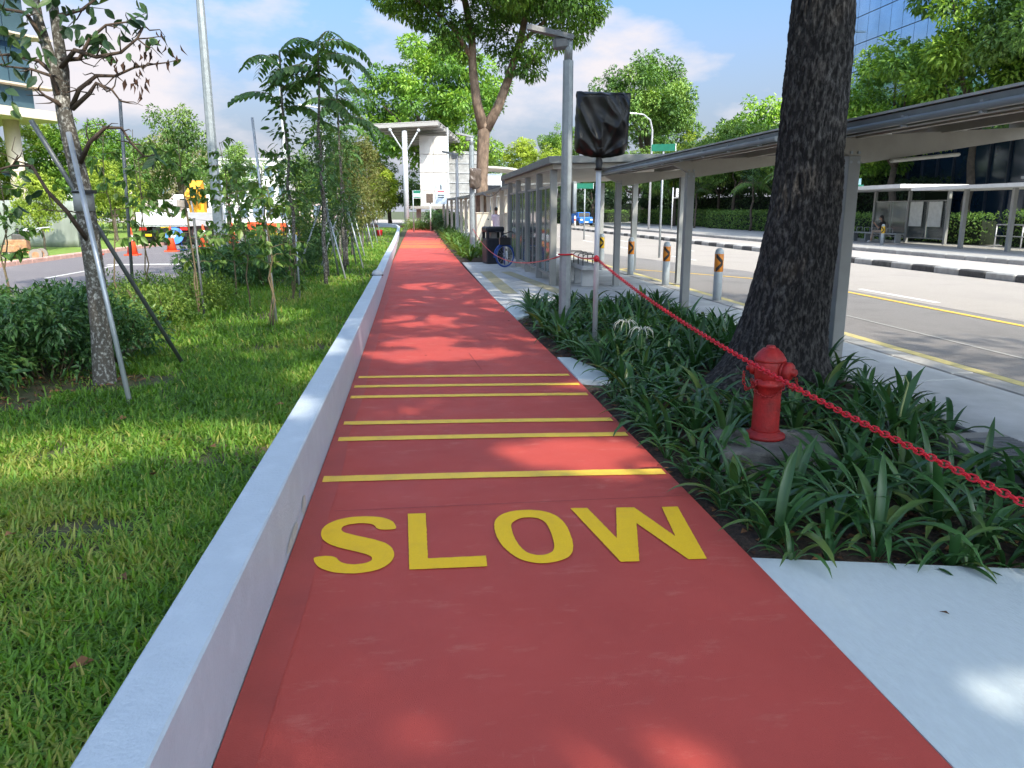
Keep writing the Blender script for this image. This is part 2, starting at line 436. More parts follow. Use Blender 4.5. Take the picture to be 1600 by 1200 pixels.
for i, y in enumerate(ys[:64]):
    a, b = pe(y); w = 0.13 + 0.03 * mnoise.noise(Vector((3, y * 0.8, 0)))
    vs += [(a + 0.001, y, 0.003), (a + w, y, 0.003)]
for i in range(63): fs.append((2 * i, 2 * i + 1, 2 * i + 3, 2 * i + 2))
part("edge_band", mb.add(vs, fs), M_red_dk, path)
# yellow transverse bars (y at left end, y at right end, depth)
for yl, yr, x0, x1, dp in ((4.56, 4.45, -0.61, 1.50, .105), (5.41, 5.29, -0.60, 1.49, .10), (5.84, 5.70, -0.60, 1.48, .10), (6.70, 6.57, -0.62, 1.475, .095), (7.12, 6.98, -0.62, 1.485, .095), (7.54, 7.40, -0.61, 1.47, .095)):
    n = 150; vs = []; fs = []
    for i in range(n + 1):
        t = i / n; x = x0 + (x1 - x0) * t; y = yl + (yr - yl) * t + 0.012 * math.sin(PI * t)
        j = 0.004 * mnoise.noise(Vector((x * 9, yl * 5, 0))) + .003 * mnoise.noise(Vector((x * 60, yl * 5, 0))); k = 0.004 * mnoise.noise(Vector((x * 9, yl * 5, 7))) + .003 * mnoise.noise(Vector((x * 60, yl * 5, 3)))
        vs += [(x, y - dp / 2 + j, 0.005), (x, y + dp / 2 + k, 0.005)]
    for i in range(n): fs.append((2 * i, 2 * i + 2, 2 * i + 3, 2 * i + 1))
    part("yellow_bar", MB().add(vs, fs), M_yel_bar, path)
# distant set of yellow bars in the sun
for y in (35.2, 36.4, 37.6, 39.4, 40.6, 43.0):
    a, b = pe(y); part("yellow_bar", rect(a + .05, b - .05, y - .09, y + .09, 0.005), M_yel_bar, path)
LET = {
 'S': [(-0.145, 3.734), (-0.151, 3.796), (-0.174, 3.862), (-0.228, 3.911), (-0.303, 3.932), (-0.392, 3.935), (-0.469, 3.898), (-0.519, 3.83), (-0.529, 3.734), (-0.505, 3.646), (-0.457, 3.581), (-0.385, 3.527), (-0.308, 3.48), (-0.26, 3.44), (-0.247, 3.399), (-0.262, 3.371), (-0.306, 3.353), (-0.358, 3.359), (-0.398, 3.388), (-0.428, 3.46), (-0.527, 3.463), (-0.52, 3.411), (-0.489, 3.341), (-0.433, 3.292), (-0.356, 3.263), (-0.275, 3.264), (-0.207, 3.292), (-0.161, 3.353), (-0.145, 3.435), (-0.161, 3.522), (-0.2, 3.585), (-0.264, 3.633), (-0.351, 3.688), (-0.41, 3.73), (-0.431, 3.775), (-0.418, 3.817), (-0.37, 3.841), (-0.305, 3.841), (-0.259, 3.809), (-0.245, 3.746)],
 'L': [(-0.09, 3.941), (0.006, 3.938), (0.01, 3.377), (0.284, 3.374), (0.28, 3.262), (-0.076, 3.271)],
 'W': [(0.797, 3.915), (0.89, 3.908), (0.951, 3.496), (1.05, 3.893), (1.149, 3.885), (1.249, 3.484), (1.302, 3.87), (1.391, 3.868), (1.313, 3.216), (1.225, 3.221), (1.101, 3.67), (0.99, 3.229), (0.902, 3.233)]}
OO = [(0.353, 3.699), (0.371, 3.808), (0.416, 3.88), (0.49, 3.919), (0.575, 3.921), (0.655, 3.887), (0.704, 3.818), (0.731, 3.715), (0.731, 3.564), (0.717, 3.416), (0.684, 3.326), (0.628, 3.278), (0.551, 3.258), (0.488, 3.275), (0.429, 3.326), (0.387, 3.424), (0.358, 3.541)]
OI = [(0.439, 3.688), (0.455, 3.76), (0.506, 3.811), (0.56, 3.816), (0.609, 3.791), (0.635, 3.719), (0.636, 3.558), (0.626, 3.436), (0.605, 3.376), (0.559, 3.347), (0.513, 3.353), (0.472, 3.398), (0.446, 3.514)]
def smooth_loop(P, it=2):
    for _ in range(it):
        Q = []
        for i in range(len(P)):
            a, b = P[i], P[(i + 1) % len(P)]
            if math.hypot(b[0] - a[0], b[1] - a[1]) > 0.0: Q += [(a[0] * .75 + b[0] * .25, a[1] * .75 + b[1] * .25), (a[0] * .25 + b[0] * .75, a[1] * .25 + b[1] * .75)]
        P = Q
    return P
def ragged(P, amp=.0022, step=.012):
    Q = []
    for i in range(len(P)):
        a, b = Vector((*P[i], 0)), Vector((*P[(i + 1) % len(P)], 0)); n = max(1, int((b - a).length / step))
        for k in range(n):
            q = a.lerp(b, k / n); Q.append((q.x + amp * mnoise.noise(q * 60), q.y + amp * mnoise.noise(q * 60 + Vector((9, 4, 2)))))
    return Q
def letter(loops):
    loops = [ragged(P) for P in loops]
    cu = bpy.data.curves.new("c", 'CURVE'); cu.dimensions = '2D'; cu.fill_mode = 'BOTH'
    for P in loops:
        sp = cu.splines.new('POLY'); sp.points.add(len(P) - 1); sp.use_cyclic_u = True
        for q, (x, y) in zip(sp.points, P): q.co = (x, y, 0, 1)
    t = bpy.data.objects.new("c", cu); COL.objects.link(t)
    me = bpy.data.meshes.new_from_object(t.evaluated_get(bpy.context.evaluated_depsgraph_get()))
    bpy.data.objects.remove(t); bpy.data.curves.remove(cu)
    me.materials.clear()
    return me
SS = LET['S']
# keep the cut ends of the S sharp: double the corner points before smoothing
SS2 = []
for i, p in enumerate(SS): SS2 += [p] * (3 if i in (0, 19, 20, 39) else 1)
for nm, loops in (('S', [smooth_loop(SS2)]), ('L', [LET['L']]), ('O', [smooth_loop(OO), smooth_loop(OI)]), ('W', [LET['W']])):
    o = link("painted_letter", letter(loops), M_yel, path, loc=(0, 0, 0.0055))
    o['label'] = "yellow painted letter %s on the red path" % nm

# hairline joints in the coating
M_joint = mat("coating_joint", (.22, .05, .05), rough=.9)
for yj, xa, xb in ((4.03, -.63, 1.5), (13.1, -.68, 1.42), (22.5, -.78, 1.33)): part("hairline_joint", rect(xa + .14, xb - .02, yj, yj + .004, .0042), M_joint, path)
part("hairline_crack", MB().quad((.62, 7.75, .0042), (.625, 7.75, .0042), (.56, 8.75, .0042), (.553, 8.75, .0042)), M_joint, path)
# ---- low white wall beside the path
mb = MB(); vs = []; fs = []
WY = [-4, -2, 0, 1, 2, 3, 4, 5, 6, 7, 8, 9, 10, 11, 12, 13, 14, 15, 15.6, 16.5, 18, 20, 22, 25, 28, 31, 34, 38, 42, 46, 50, 54, 58, 62, 66, 71, 76, 80, 84, 88]
for y in WY:
    a, _ = pe(y); a -= 0.004; h = 0.36; j = 0.004 * mnoise.noise(Vector((0, y * 1.3, 4)))
    if y > 60: h = 0.36 + 0.0
    b = 0.008
    vs += [(a, y, -0.1), (a, y, h - b), (a - b, y, h), (a - 0.18 + b + j, y, h), (a - 0.18 + j, y, h - b), (a - 0.18 + j, y, -0.1)]
k = 6
for i in range(len(WY) - 1):
    for q in range(5): fs.append((i * k + q, (i + 1) * k + q, (i + 1) * k + q + 1, i * k + q + 1))
fs.append((5, 4, 3, 2, 1, 0)); o_ = (len(WY) - 1) * k; fs.append(tuple(o_ + q for q in range(6)))
lw_ = tag(part("low_wall", mb.add(vs, fs), M_wall), "long low white painted kerb wall between the lawn and the red path", "wall")

M_smear = mat("yellow_paint_smear", (.50, .51, .46), rough=.7, var=.15, scale=30)
for y0, z0, w, h in ((3.62, .01, .16, .07), (4.0, .01, .07, .10)):
    P = [(y0 + w * math.cos(a) * (1 + .4 * mnoise.noise(Vector((a * 2, y0, 1)))), z0 + h * .5 + h * .5 * math.sin(a) * (1 + .3 * mnoise.noise(Vector((a * 2, y0, 5))))) for a in [2 * PI * i / 18 for i in range(18)]]
    part("paint_smear", MB().add([(-.6425 + .0008, y, max(.004, z)) for y, z in P], [tuple(range(18))]), M_smear, lw_)
# ---- lawn on the left with thatch and blades
def lawn_z(x, y): return 0.035 + 0.02 * mnoise.noise(Vector((x * 0.9, y * 0.9, 0))) + 0.012 * mnoise.noise(Vector((x * 3, y * 3, 5)))
struct("lawn", grid_sheet(-5.55, -0.80, -3, 80, 40, 260, lawn_z), M_lawn)
def strip(x0, x1, y0, y1, z, m, name, parent=None): return struct(name, rect(x0, x1, y0, y1, z), m, parent)
sroad = strip(-12.4, -5.6, -10, 110, -0.03, M_sroad, "side_road")
for y0, y1, x in ((14, 17, -9.1), (20, 23, -9.1), (26, 29, -9.1)):
    pass
part("painted_stop_line", rect(-9.6, -6.2, 25.3, 25.75, -0.026), M_line_w, sroad)
part("white_edge_line", rect(-9.25, -9.16, 20.5, 25.3, -0.026), M_line_w, sroad)
kb = struct("side_kerb", MB(), M_pinkkerb)
kme = MB().box((0, 0, 0.03), (0.28, 1.0, 0.16), bev=0.02).mesh("kerb_block")
for i in range(60):
    link("kerb_block", kme, M_pinkkerb, kb, loc=(-12.42, 14 + i * 1.01, 0))
strip(-60, -12.56, -10, 110, 0.06, M_verge, "grass_verge")

# grass blades
def blades(n, x0, x1, y0, y1, ln, wd, rng, keep):
    X = rng.uniform(x0, x1, n); Y = rng.uniform(y0, y1, n)
    k = keep(X, Y, rng); X = X[k]; Y = Y[k]; n = len(X)
    Z = np.array([lawn_z(a, b) for a, b in zip(X, Y)]) - 0.006
    az = rng.uniform(0, 2 * PI, n); tilt = np.clip(rng.normal(0.95, 0.34, n), 0.1, 1.5)
    l = ln * rng.uniform(0.45, 1.3, n); w = wd * rng.uniform(0.7, 1.4, n)
    h = np.stack([np.cos(az), np.sin(az), np.zeros(n)], 1); sd = np.stack([-np.sin(az), np.cos(az), np.zeros(n)], 1)
    B = np.stack([X, Y, Z], 1)
    d1 = h * np.sin(tilt * .6)[:, None] + np.array([0, 0, 1]) * np.cos(tilt * .6)[:, None]
    d2 = h * np.sin(tilt * 1.35)[:, None] + np.array([0, 0, 1]) * np.cos(tilt * 1.35)[:, None]
    Mi = B + d1 * (l * .55)[:, None]; T = Mi + d2 * (l * .45)[:, None]
    T[:, 2] = np.maximum(T[:, 2], Z + 0.012)
    w = w[:, None]
    V = np.stack([B - sd * w * .35, B + sd * w * .35, Mi + sd * w * .5, Mi - sd * w * .5, T + sd * w * .08, T - sd * w * .08], 1).reshape(-1, 3)
    i = np.arange(n)[:, None] * 6
    F = np.concatenate([i + np.array([[0, 1, 2, 3]]), i + np.array([[3, 2, 4, 5]])], 1).reshape(-1, 4)
    tone = np.array([mnoise.noise(Vector((a * 0.7, b * 0.7, 9))) + 0.6 * mnoise.noise(Vector((a * 2.6, b * 2.6, 2))) for a, b in zip(X, Y)])
    rn = np.clip(0.45 + 0.4 * tone + rng.normal(0, 0.17, n), 0.0, 0.93)
    dry = rng.random(n) < 0.022; rn[dry] = 1.0
    return V, F, np.repeat(rn, 2)
def keep_g(X, Y, rng):
    d = np.array([mnoise.noise(Vector((a * 1.5, b * 1.5, 0))) * 0.8 + mnoise.noise(Vector((a * 4, b * 4, 3))) * 0.5 for a, b in zip(X, Y)])
    # planting hollows round the trunks and shrubs stay bare
    bare = ((X + 2.85) ** 2 / 0.30 + (Y - 7.35) ** 2 / 0.14 < 1) | ((X < -3.15) & (Y > 6.35) & (Y < 9.6))
    bare &= rng.random(len(X)) > .04
    return (rng.random(len(X)) < np.clip(0.72 + d * 1.0, 0.06, 1)) & ~bare
G = []
rg = np.random.default_rng(3)
G.append(blades(84000, -3.4, -0.83, 1.2, 4.6, 0.082, 0.0098, rg, keep_g))
G.append(blades(86000, -5.0, -0.83, 4.6, 9.0, 0.092, 0.0112, rg, keep_g))
G.append(blades(52000, -5.5, -0.85, 9.0, 17, 0.115, 0.015, rg, keep_g))
G.append(blades(42000, -5.5, -0.95, 17, 38, 0.11, 0.022, rg, keep_g))
G.append(blades(12000, -5.5, -1.2, 38, 75, 0.12, 0.04, rg, keep_g))
M_grass = leafmat("grass_blade", (0.06, 0.145, 0.02), (0.15, 0.30, 0.034), (0.38, 0.36, 0.10), transl=0.42, rough=0.5)
V, F, Rn = join_arrays(G)
o = link("grass", np_mesh("grass", V, F, Rn), M_grass, kind="stuff")
tag(o, "green carpet grass covering the lawn left of the low white wall", "grass")

# ---- white concrete apron, pavement, planting beds on the right
struct("white_pavement", MB().prism([(1.525, -4), (6.0, -4), (6.0, 2.25), (4.1, 2.66), (1.535, 3.22)], -0.1, -0.004), M_white_conc)
tag(part("white_slab", MB().prism([(1.515, 7.15), (1.80, 7.02), (1.84, 7.5), (1.66, 8.28), (1.515, 8.32)], -0.1, 0.012), M_white_conc), "small white concrete slab wedged between the red path and the lilies", "slab")
def bed_z(x, y): return -0.045 + 0.03 * mnoise.noise(Vector((x * 1.1, y * 1.1, 2))) + 0.015 * mnoise.noise(Vector((x * 5, y * 5, 1))) + 0.10 * math.exp(-((x - 3.35) ** 2 + (y - 6.7) ** 2) / 1.1)
struct("planting_bed", grid_sheet(1.50, 4.06, 2.3, 13.2, 50, 160, lambda x, y: bed_z(x, y) if y > 3.0 else -0.16), M_soil)
struct("far_planting_bed", grid_sheet(1.34, 2.75, 24.9, 66, 8, 60, lambda x, y: 0.0 + 0.02 * mnoise.noise(Vector((x, y, 0)))), M_soil)
pv = struct("pavement", MB().prism([(4.08, -4), (5.58, -4), (5.58, 90), (2.72, 90), (2.72, 24.9), (1.40, 24.9), (1.40, 13.2), (4.08, 13.2)], -0.15, -0.016), M_conc_dk)
smesh = {}
def slab(x0, x1, y0, y1):
    k = (round(x1 - x0, 3), round(y1 - y0, 3))
    if k not in smesh: smesh[k] = MB().box((0, 0, -0.03), (k[0] - .012, k[1] - .012, 0.06), bev=0.004).mesh("slab")
    link("slab", smesh[k], M_conc, pv, loc=((x0 + x1) / 2, (y0 + y1) / 2, 0.0))
y = -4.0
while y < 13.19:
    slab(4.08, 5.30, y, y + 2.15); y += 2.15
# kerb stones at the bus bay
km = MB().box((0, 0, -0.055), (0.26, 0.99, 0.12), bev=0.012).mesh("kerb_stone")
for i in range(70): link("kerb_stone", km, M_kerb, pv, loc=(5.44, -3.5 + i, 0.002))
for j in range(8):
    y0 = 13.2 + j * 1.4625
    for x0, x1 in ((1.40, 2.72), (2.72, 4.04), (4.04, 5.30)): slab(x0, x1, y0, y0 + 1.4625)
for j in range(20):
    y0 = 24.9 + j * 2.4
    slab(2.72, 4.04, y0, y0 + 2.4); slab(4.04, 5.30, y0, y0 + 2.4)
M_tact = mat("faded_yellow_tile", (0.40, 0.36, 0.22), rough=0.85, var=0.2, scale=6, stain=(0.3, 0.29, 0.25), stain_scale=3, stain_amt=0.7)
part("yellow_guide_strip", rect(1.66, 1.96, 15.2, 21.0, 0.004), M_tact, pv)
part("yellow_guide_strip", MB().quad((2.2, 20.8, .004), (2.5, 20.9, .004), (3.0, 15.2, .004), (2.7, 15.1, .004)), M_tact, pv)
# white edge blocks by the path where the paving meets it
tag(part("white_edge_stone", MB().prism([(1.46, 11.6), (1.72, 11.9), (1.80, 13.0), (1.43, 13.3)], -0.05, 0.010), M_white_conc), "white concrete edge stone where the paving meets the red path", "edge stone")

# ---- roads
road = struct("road", MB().prism([(9.25, -8), (14.2, -8), (14.2, 74), (19.0, 74), (19, 92), (80, 140), (80, 160), (-60, 160), (-60, 104), (5.6, 98), (5.6, 40), (9.25, 21)], -0.2, -0.062), M_road)
struct("bus_bay", MB().prism([(5.58, -8), (9.25, -8), (9.25, 21), (5.6, 40), (5.58, 40)], -0.2, -0.064), M_asph)
def seg(name, pts, w, z, m, parent):
    mb = MB(); vs = []; fs = []
    for i, p in enumerate(pts):
        a = Vector(pts[max(i - 1, 0)]); b = Vector(pts[min(i + 1, len(pts) - 1)]); d = (b - a).normalized(); n = Vector((-d.y, d.x))
        q = Vector(p); vs += [(*(q + n * w / 2), z), (*(q - n * w / 2), z)]
    for i in range(len(pts) - 1): fs.append((2 * i, 2 * i + 2, 2 * i + 3, 2 * i + 1)) if False else fs.append((2 * i + 1, 2 * i + 3, 2 * i + 2, 2 * i))
    return part(name, mb.add(vs, fs), m, parent)
seg("yellow_kerb_line", [(5.87, -6), (5.87, 3), (5.87, 8), (5.87, 15), (5.87, 30)], 0.15, -0.058, M_line_yp, road)
seg("yellow_bay_line", [(8.85, -6), (8.85, 8), (8.92, 13), (8.98, 16), (8.6, 18.3), (7.4, 20.4), (6.0, 22.4)], 0.12, -0.057, M_line_y, road)
seg("white_bay_line", [(6.9, 3), (6.92, 12)], 0.05, -0.058, mat("worn_white_line", (0.34, 0.33, 0.31), rough=.9), road)
for y in (13.2, 18.5, 26, 34, 42, 50, 58): part("lane_dash", rect(9.5, 9.62, y, y + 2.6, -0.056), M_line_w, road)
for y in (22, 32, 42, 52): part("lane_dash", rect(11.6, 11.72, y, y + 2.2, -0.056), M_line_w, road)
# black and white kerbed median
med = struct("median", MB().prism([(14.5, -8), (15.1, -8), (15.1, 73), (14.8, 73.4), (14.5, 73)], -0.2, 0.10), mat("median_concrete", (0.42, 0.385, 0.35), rough=.9, var=.12, scale=8))
kb1 = MB().box((0, 0, -0.02), (0.30, 0.985, 0.26), bev=0.03).mesh("kerb_block_black"); kb1.materials.append(M_kerb_blk)
kb2 = MB().box((0, 0, -0.02), (0.30, 0.985, 0.26), bev=0.03).mesh("kerb_block_white"); kb2.materials.append(M_kerb_wht)
for i in range(66):
    link("kerb_block", kb1 if i % 2 else kb2, None, med, loc=(14.36, 7.5 + i, 0))
    if i % 2: pass
struct("opposite_bus_bay", MB().prism([(15.25, -8), (18.9, -8), (18.9, 74), (15.25, 74)], -0.2, -0.064), mat("opposite_bay_concrete", (0.40, 0.36, 0.325), rough=.9, var=.1, scale=30, stain=(.3, .27, .25), stain_scale=.5))
fp = struct("far_pavement", MB().prism([(19.2, -8), (27.5, -8), (27.5, 60), (33, 130), (26, 130), (19.2, 74)], -0.2, 0.06), mat("far_pavement_concrete", (0.34, 0.325, 0.30), rough=.9, var=.1, scale=4, stain=(.25, .24, .22)))
for i in range(62):
    link("kerb_block", kb2 if (i % 7) in (0, 1, 4) else kb1, None, fp, loc=(19.06, 12.5 + i, -0.045)) if False else None
kb3 = MB().box((0, 0, -0.03), (0.30, 0.985, 0.24), bev=0.025).mesh("far_kerb_stone"); kb3.materials.append(M_kerb)
for i in range(62): link("kerb_stone", kb3, None, fp, loc=(19.05, 12.5 + i, 0))
struct("far_verge", MB().prism([(27.5, -8), (200, -8), (200, 135), (33, 130), (27.5, 60)], -0.2, 0.05), M_lawn)

# ============================================================ NEAR RIGHT SIDE
M_bark = mat("dark_fissured_bark", (0.007, 0.006, 0.006), rough=0.95, col2=(0.12, 0.113, 0.105), scale=34, thr=(0.46, 0.78), stretch=(1, 1, 0.38), bump=1.0, bscale=34)
M_galv = mat("galvanised_steel", (0.30, 0.33, 0.345), rough=0.45, metal=0.35, var=0.14, scale=9, stain=(0.22, 0.245, 0.25), stain_scale=4, stain_amt=0.5)
M_silver = mat("silver_pole_paint", (0.52, 0.53, 0.56), rough=0.4, metal=0.25, var=0.06, scale=7)
M_colgrey = mat("grey_column_paint", (0.25, 0.255, 0.245), rough=0.5, var=0.07, scale=4, stain=(0.22, 0.22, 0.20), stain_scale=2.5, stain_amt=0.4)
M_roofgrey = mat("grey_roof_sheet", (0.15, 0.16, 0.16), rough=0.55, var=0.16, scale=5, stain=(0.10, 0.10, 0.095), stain_scale=2.2, stain_amt=0.6)
M_soffit = mat("beige_soffit_paint", (0.36, 0.335, 0.29), rough=0.6, var=0.08, scale=3, stain=(0.24, 0.21, 0.17), stain_scale=2, stain_amt=0.4)
M_rust = mat("rust_patch", (0.10, 0.035, 0.018), rough=0.95, var=0.4, scale=25)
M_pipe = mat("grey_drain_pipe", (0.23, 0.25, 0.26), rough=0.4, var=0.08)
M_black = mat("black_plastic", (0.012, 0.012, 0.014), rough=0.4, var=0.2, scale=8)
M_bag = mat("black_bag_film", (0.006, 0.006, 0.007), rough=0.36, var=0.3, scale=5, spec=0.45)
M_hyd = mat("red_hydrant_paint", (0.36, 0.012, 0.011), rough=0.5, var=0.2, scale=18, bump=0.3, bscale=90, stain=(0.16, 0.012, 0.012), stain_scale=11, stain_amt=0.75)
M_chain = mat("red_plastic_chain", (0.62, 0.012, 0.028), rough=0.4, var=0.06)
M_oldconc = mat("old_grey_concrete", (0.13, 0.125, 0.115), rough=0.9, var=0.35, scale=7, bump=0.5, bscale=60, stain=(0.28, 0.28, 0.27), stain_scale=5, stain_amt=0.6)
def glassmat(name, tint, rough=0.05, alpha=0.35):
    if name in MATS: return MATS[name]
    m = bpy.data.materials.new(name); m.use_nodes = True
    t = m.node_tree; N = t.nodes; K = t.links.new
    gl = N.new('ShaderNodeBsdfGlossy'); gl.inputs['Roughness'].default_value = rough; gl.inputs['Color'].default_value = (.9, .95, .95, 1)
    tp = N.new('ShaderNodeBsdfTransparent'); tp.inputs['Color'].default_value = (*tint, 1)
    df = N.new('ShaderNodeBsdfDiffuse'); df.inputs['Color'].default_value = (0.30, 0.34, 0.33, 1)
    lw = N.new('ShaderNodeLayerWeight'); lw.inputs['Blend'].default_value = 0.25
    nz = N.new('ShaderNodeTexNoise'); nz.inputs['Scale'].default_value = 3; mr = N.new('ShaderNodeMapRange'); mr.inputs[3].default_value = alpha * .4; mr.inputs[4].default_value = alpha * 1.2
    K(nz.outputs['Fac'], mr.inputs[0])
    m1 = N.new('ShaderNodeMixShader'); m2 = N.new('ShaderNodeMixShader')
    K(mr.outputs[0], m1.inputs[0]); K(tp.outputs[0], m1.inputs[1]); K(df.outputs[0], m1.inputs[2])
    K(lw.outputs['Fresnel'], m2.inputs[0]); K(m1.outputs[0], m2.inputs[1]); K(gl.outputs[0], m2.inputs[2])
    K(m2.outputs[0], N['Material Output'].inputs['Surface'])
    MATS[name] = m; return m
M_glass = glassmat("shelter_glass", (0.62, 0.70, 0.68))

# ---- the big dark-barked tree
TREE_P = [(0, 3.305, .470), (.15, 3.33, .44), (.26, 3.35, .42), (.62, 3.40, .37), (1.2, 3.46, .32), (1.77, 3.495, .285), (2.3, 3.515, .27), (2.85, 3.525, .255), (3.36, 3.52, .24), (4.5, 3.5, .22), (7.0, 3.5, .20)]
def tp_(z):
    for a, b in zip(TREE_P, TREE_P[1:]):
        if z <= b[0]:
            t = max(0, (z - a[0]) / (b[0] - a[0])); return a[1] + (b[1] - a[1]) * t - 3.305, a[2] + (b[2] - a[2]) * t
    return TREE_P[-1][1] - 3.305, TREE_P[-1][2]
big = thing("roadside_tree", "large leaning tree with dark fissured bark behind the red hydrant", "tree", (3.305, 6.8, 0))
nA, zs = 200, [-0.12 + 0.016 * i for i in range(235)] + [3.7 + 0.22 * i for i in range(16)]
vs = []; fs = []
roots = [(R(195), 0.34, 0.16), (R(250), 0.22, 0.14), (R(320), 0.16, 0.15), (R(20), 0.2, 0.2), (R(110), 0.25, 0.2)]
for z in zs:
    cx, r = tp_(max(z, 0))
    for k in range(nA):
        t = 2 * PI * k / nA; rr = r
        for a0, A, dec in roots: rr += A * math.exp(-max(z, 0) / dec) * max(0, math.cos(t - a0)) ** 5
        px_, py_ = math.cos(t), math.sin(t)
        if z < 3.7:
            q = Vector((px_ * 6.5, py_ * 6.5, z * 4.6))
            rd = 1 - abs(mnoise.noise(q)) * 2.4; rd2 = 1 - abs(mnoise.noise(q * 2.1 + Vector((5, 1, 2)))) * 2.2
            rr += 0.017 * rd + 0.012 * rd2 + 0.03 * mnoise.noise(Vector((px_ * 1.3, py_ * 1.3, z * 0.9)))
        vs.append((cx + px_ * rr, py_ * rr, z))
for i in range(len(zs) - 1):
    for k in range(nA):
        j = (k + 1) % nA; fs.append((i * nA + k, i * nA + j, (i + 1) * nA + j, (i + 1) * nA + k))
part("trunk", MB().add(vs, fs, True), M_bark, big)
M_leafshade = leafmat("rain_tree_leaf", (0.03, 0.07, 0.012), (0.05, 0.11, 0.018), (0.08, 0.16, 0.03), transl=0.3)
def shade_crown(seed, R_, zc, n, per, ln):
    rng = np.random.default_rng(seed)
    pf = puffs((0.2, 0, zc), (R_, R_, 2.9), n, 1.25, rng, shell=0.15, low=-1)
    return pf, puff_leaves(pf, per, ln, ln * 0.5, rng, flat=0.55)
def crown_limbs(pf, top, r0, rng, k=16):
    mb = MB()
    idx = rng.permutation(len(pf))[:k]
    for i in idx:
        c = pf[i][0]; p = wob(top, c, 6, 0.03, rng, bow=(0, 0, 0.5)); mb.tube(p, [r0 * (1 - 0.85 * j / 6) * 0.55 for j in range(7)], 6)
    return mb
CR_N, CR_PER = 122, 165
# openings cut into the two crowns so the sun reaches chosen ground spots (x, y, half widths)
GAPS = [(-1.9, 5.35, 1.05, .42), (-2.5, 4.9, .5, .3), (-2.3, 11.9, .6, .9), (-1.7, 18, .45, 1.6), (-1.1, 7.6, .2, .45), (1.0, 4.95, .42, .30), (1.25, 4.55, .25, .12), (.25, 8.7, .8, .36), (.05, 9.6, .4, .3), (1.44, 6.95, .18, .09),
        (.3, 14, .6, .6), (0, 11.6, .45, .5), (.2, 17, .5, .8), (.6, 1.9, .22, .08), (2.05, 2.1, .14, .05), (-4.0, 12.5, .8, 1.2), (-3.2, 9.6, .5, .4), (1.0, 12.4, .3, .5), (3.0, 9.4, .3, .3)]
def open_gaps(V, F, Rn, loc, rz):
    n = len(V) // 5; B = V.reshape(n, 5, 3).mean(1); c, s = math.cos(rz), math.sin(rz)
    X = B[:, 0] * c - B[:, 1] * s + loc[0]; Y = B[:, 0] * s + B[:, 1] * c + loc[1]; Z = B[:, 2] + loc[2]
    gx = X - SUN_DIR.x / SUN_DIR.z * Z; gy = Y - SUN_DIR.y / SUN_DIR.z * Z
    keep = np.ones(n, bool)
    for x, y, a_, b_ in GAPS: keep &= ((gx - x) / (a_ + .12)) ** 2 + ((gy - y) / (b_ + .12)) ** 2 > 1
    k = np.nonzero(keep)[0]; V2 = V.reshape(n, 5, 3)[k].reshape(-1, 3); i = np.arange(len(k))[:, None] * 5
    F2 = np.concatenate([i + np.array([[0, 3, 2, 1]]), i + np.array([[0, 4, 2, 3]])], 1).reshape(-1, 4)
    return V2, F2, np.repeat(Rn[::2][k], 2)
pf, (V, F, Rn) = shade_crown(5, 9.2, 11.2, CR_N, CR_PER, 0.34)
link("crown", np_mesh("crown", *open_gaps(V, F, Rn, (3.305, 6.8, 0), 0)), M_leafshade, big, kind="stuff")
part("limb", crown_limbs(pf, (0.2, 0, 6.9), 0.22, np.random.default_rng(2)), M_bark, big, kind="stuff")
# the next tree of the row, behind the viewer, shades the foreground
big2 = thing("roadside_tree", "next tree of the roadside row, standing behind the viewer, shading the path", "tree", (4.1, -6.2, 0))
part("trunk", MB().tube([(0, 0, -.1), (0, 0, .3), (.05, 0, 2), (.1, 0, 4.5), (.2, 0, 7)], [.5, .38, .3, .25, .2], 14), M_bark, big2)
link("crown", np_mesh("crown", *open_gaps(V, F, Rn, (4.1, -6.2, 0), 2.1)), M_leafshade, big2, rot=(0, 0, 2.1), kind="stuff")
part("limb", crown_limbs(pf, (0.2, 0, 6.9), 0.22, np.random.default_rng(2)), M_bark, big2, kind="stuff", rot=(0, 0, 2.1))

# ---- fire hydrant on its concrete block
tag(bevel(part("hydrant_plinth", MB().box((0, 0, 0.02), (0.74, 0.60, 0.16)), M_oldconc, loc=(2.33, 4.72, 0), rot=(0, 0, R(-14))), 0.02, 3),
    "weathered grey concrete block under the red hydrant", "plinth")
hy = thing("fire_hydrant", "red fire hydrant with two capped outlets standing in front of the dark trunk", "fire hydrant", (2.315, 4.80, 0.10))
part("base_flange", MB().lathe([(.135, 0), (.135, .022), (.10, .03), (.10, .05)], 20), M_hyd, hy)
part("barrel", MB().lathe([(.093, .03), (.090, .06), (.088, .30), (.090, .355), (.104, .362), (.104, .385), (.092, .39), (.092, .41)], 28), M_hyd, hy)
mb = MB()
mb.lathe([(.092, .40), (.102, .42), (.106, .50), (.10, .53)], 8)
mb.lathe([(.110, .525), (.112, .54), (.088, .575), (.052, .61), (.035, .612), (.030, .63), (.0, .632)], 8)
bevel(part("head", mb, M_hyd, hy), .006)
for ang, rr, ln_, lab in ((R(-48), .060, .155, 'r'), (R(150), .042, .125, 'l')):
    d = Vector((math.cos(ang), math.sin(ang), -0.05)); c0 = Vector((0, 0, .475))
    b = MB().lathe([(rr * .72, 0.06), (rr * .78, ln_ * .55), (rr * .98, ln_ * .56), (rr * 1.0, ln_ * .66), (rr * .8, ln_ * .68), (rr * 1.02, ln_ * .70), (rr * 1.05, ln_ * .90), (rr * .85, ln_ * 1.0), (rr * .42, ln_ * 1.0), (rr * .40, ln_ * 1.16), (rr * .28, ln_ * 1.2)], 20, c=c0, axis=d)
    part("outlet_cap", b, M_hyd, hy)
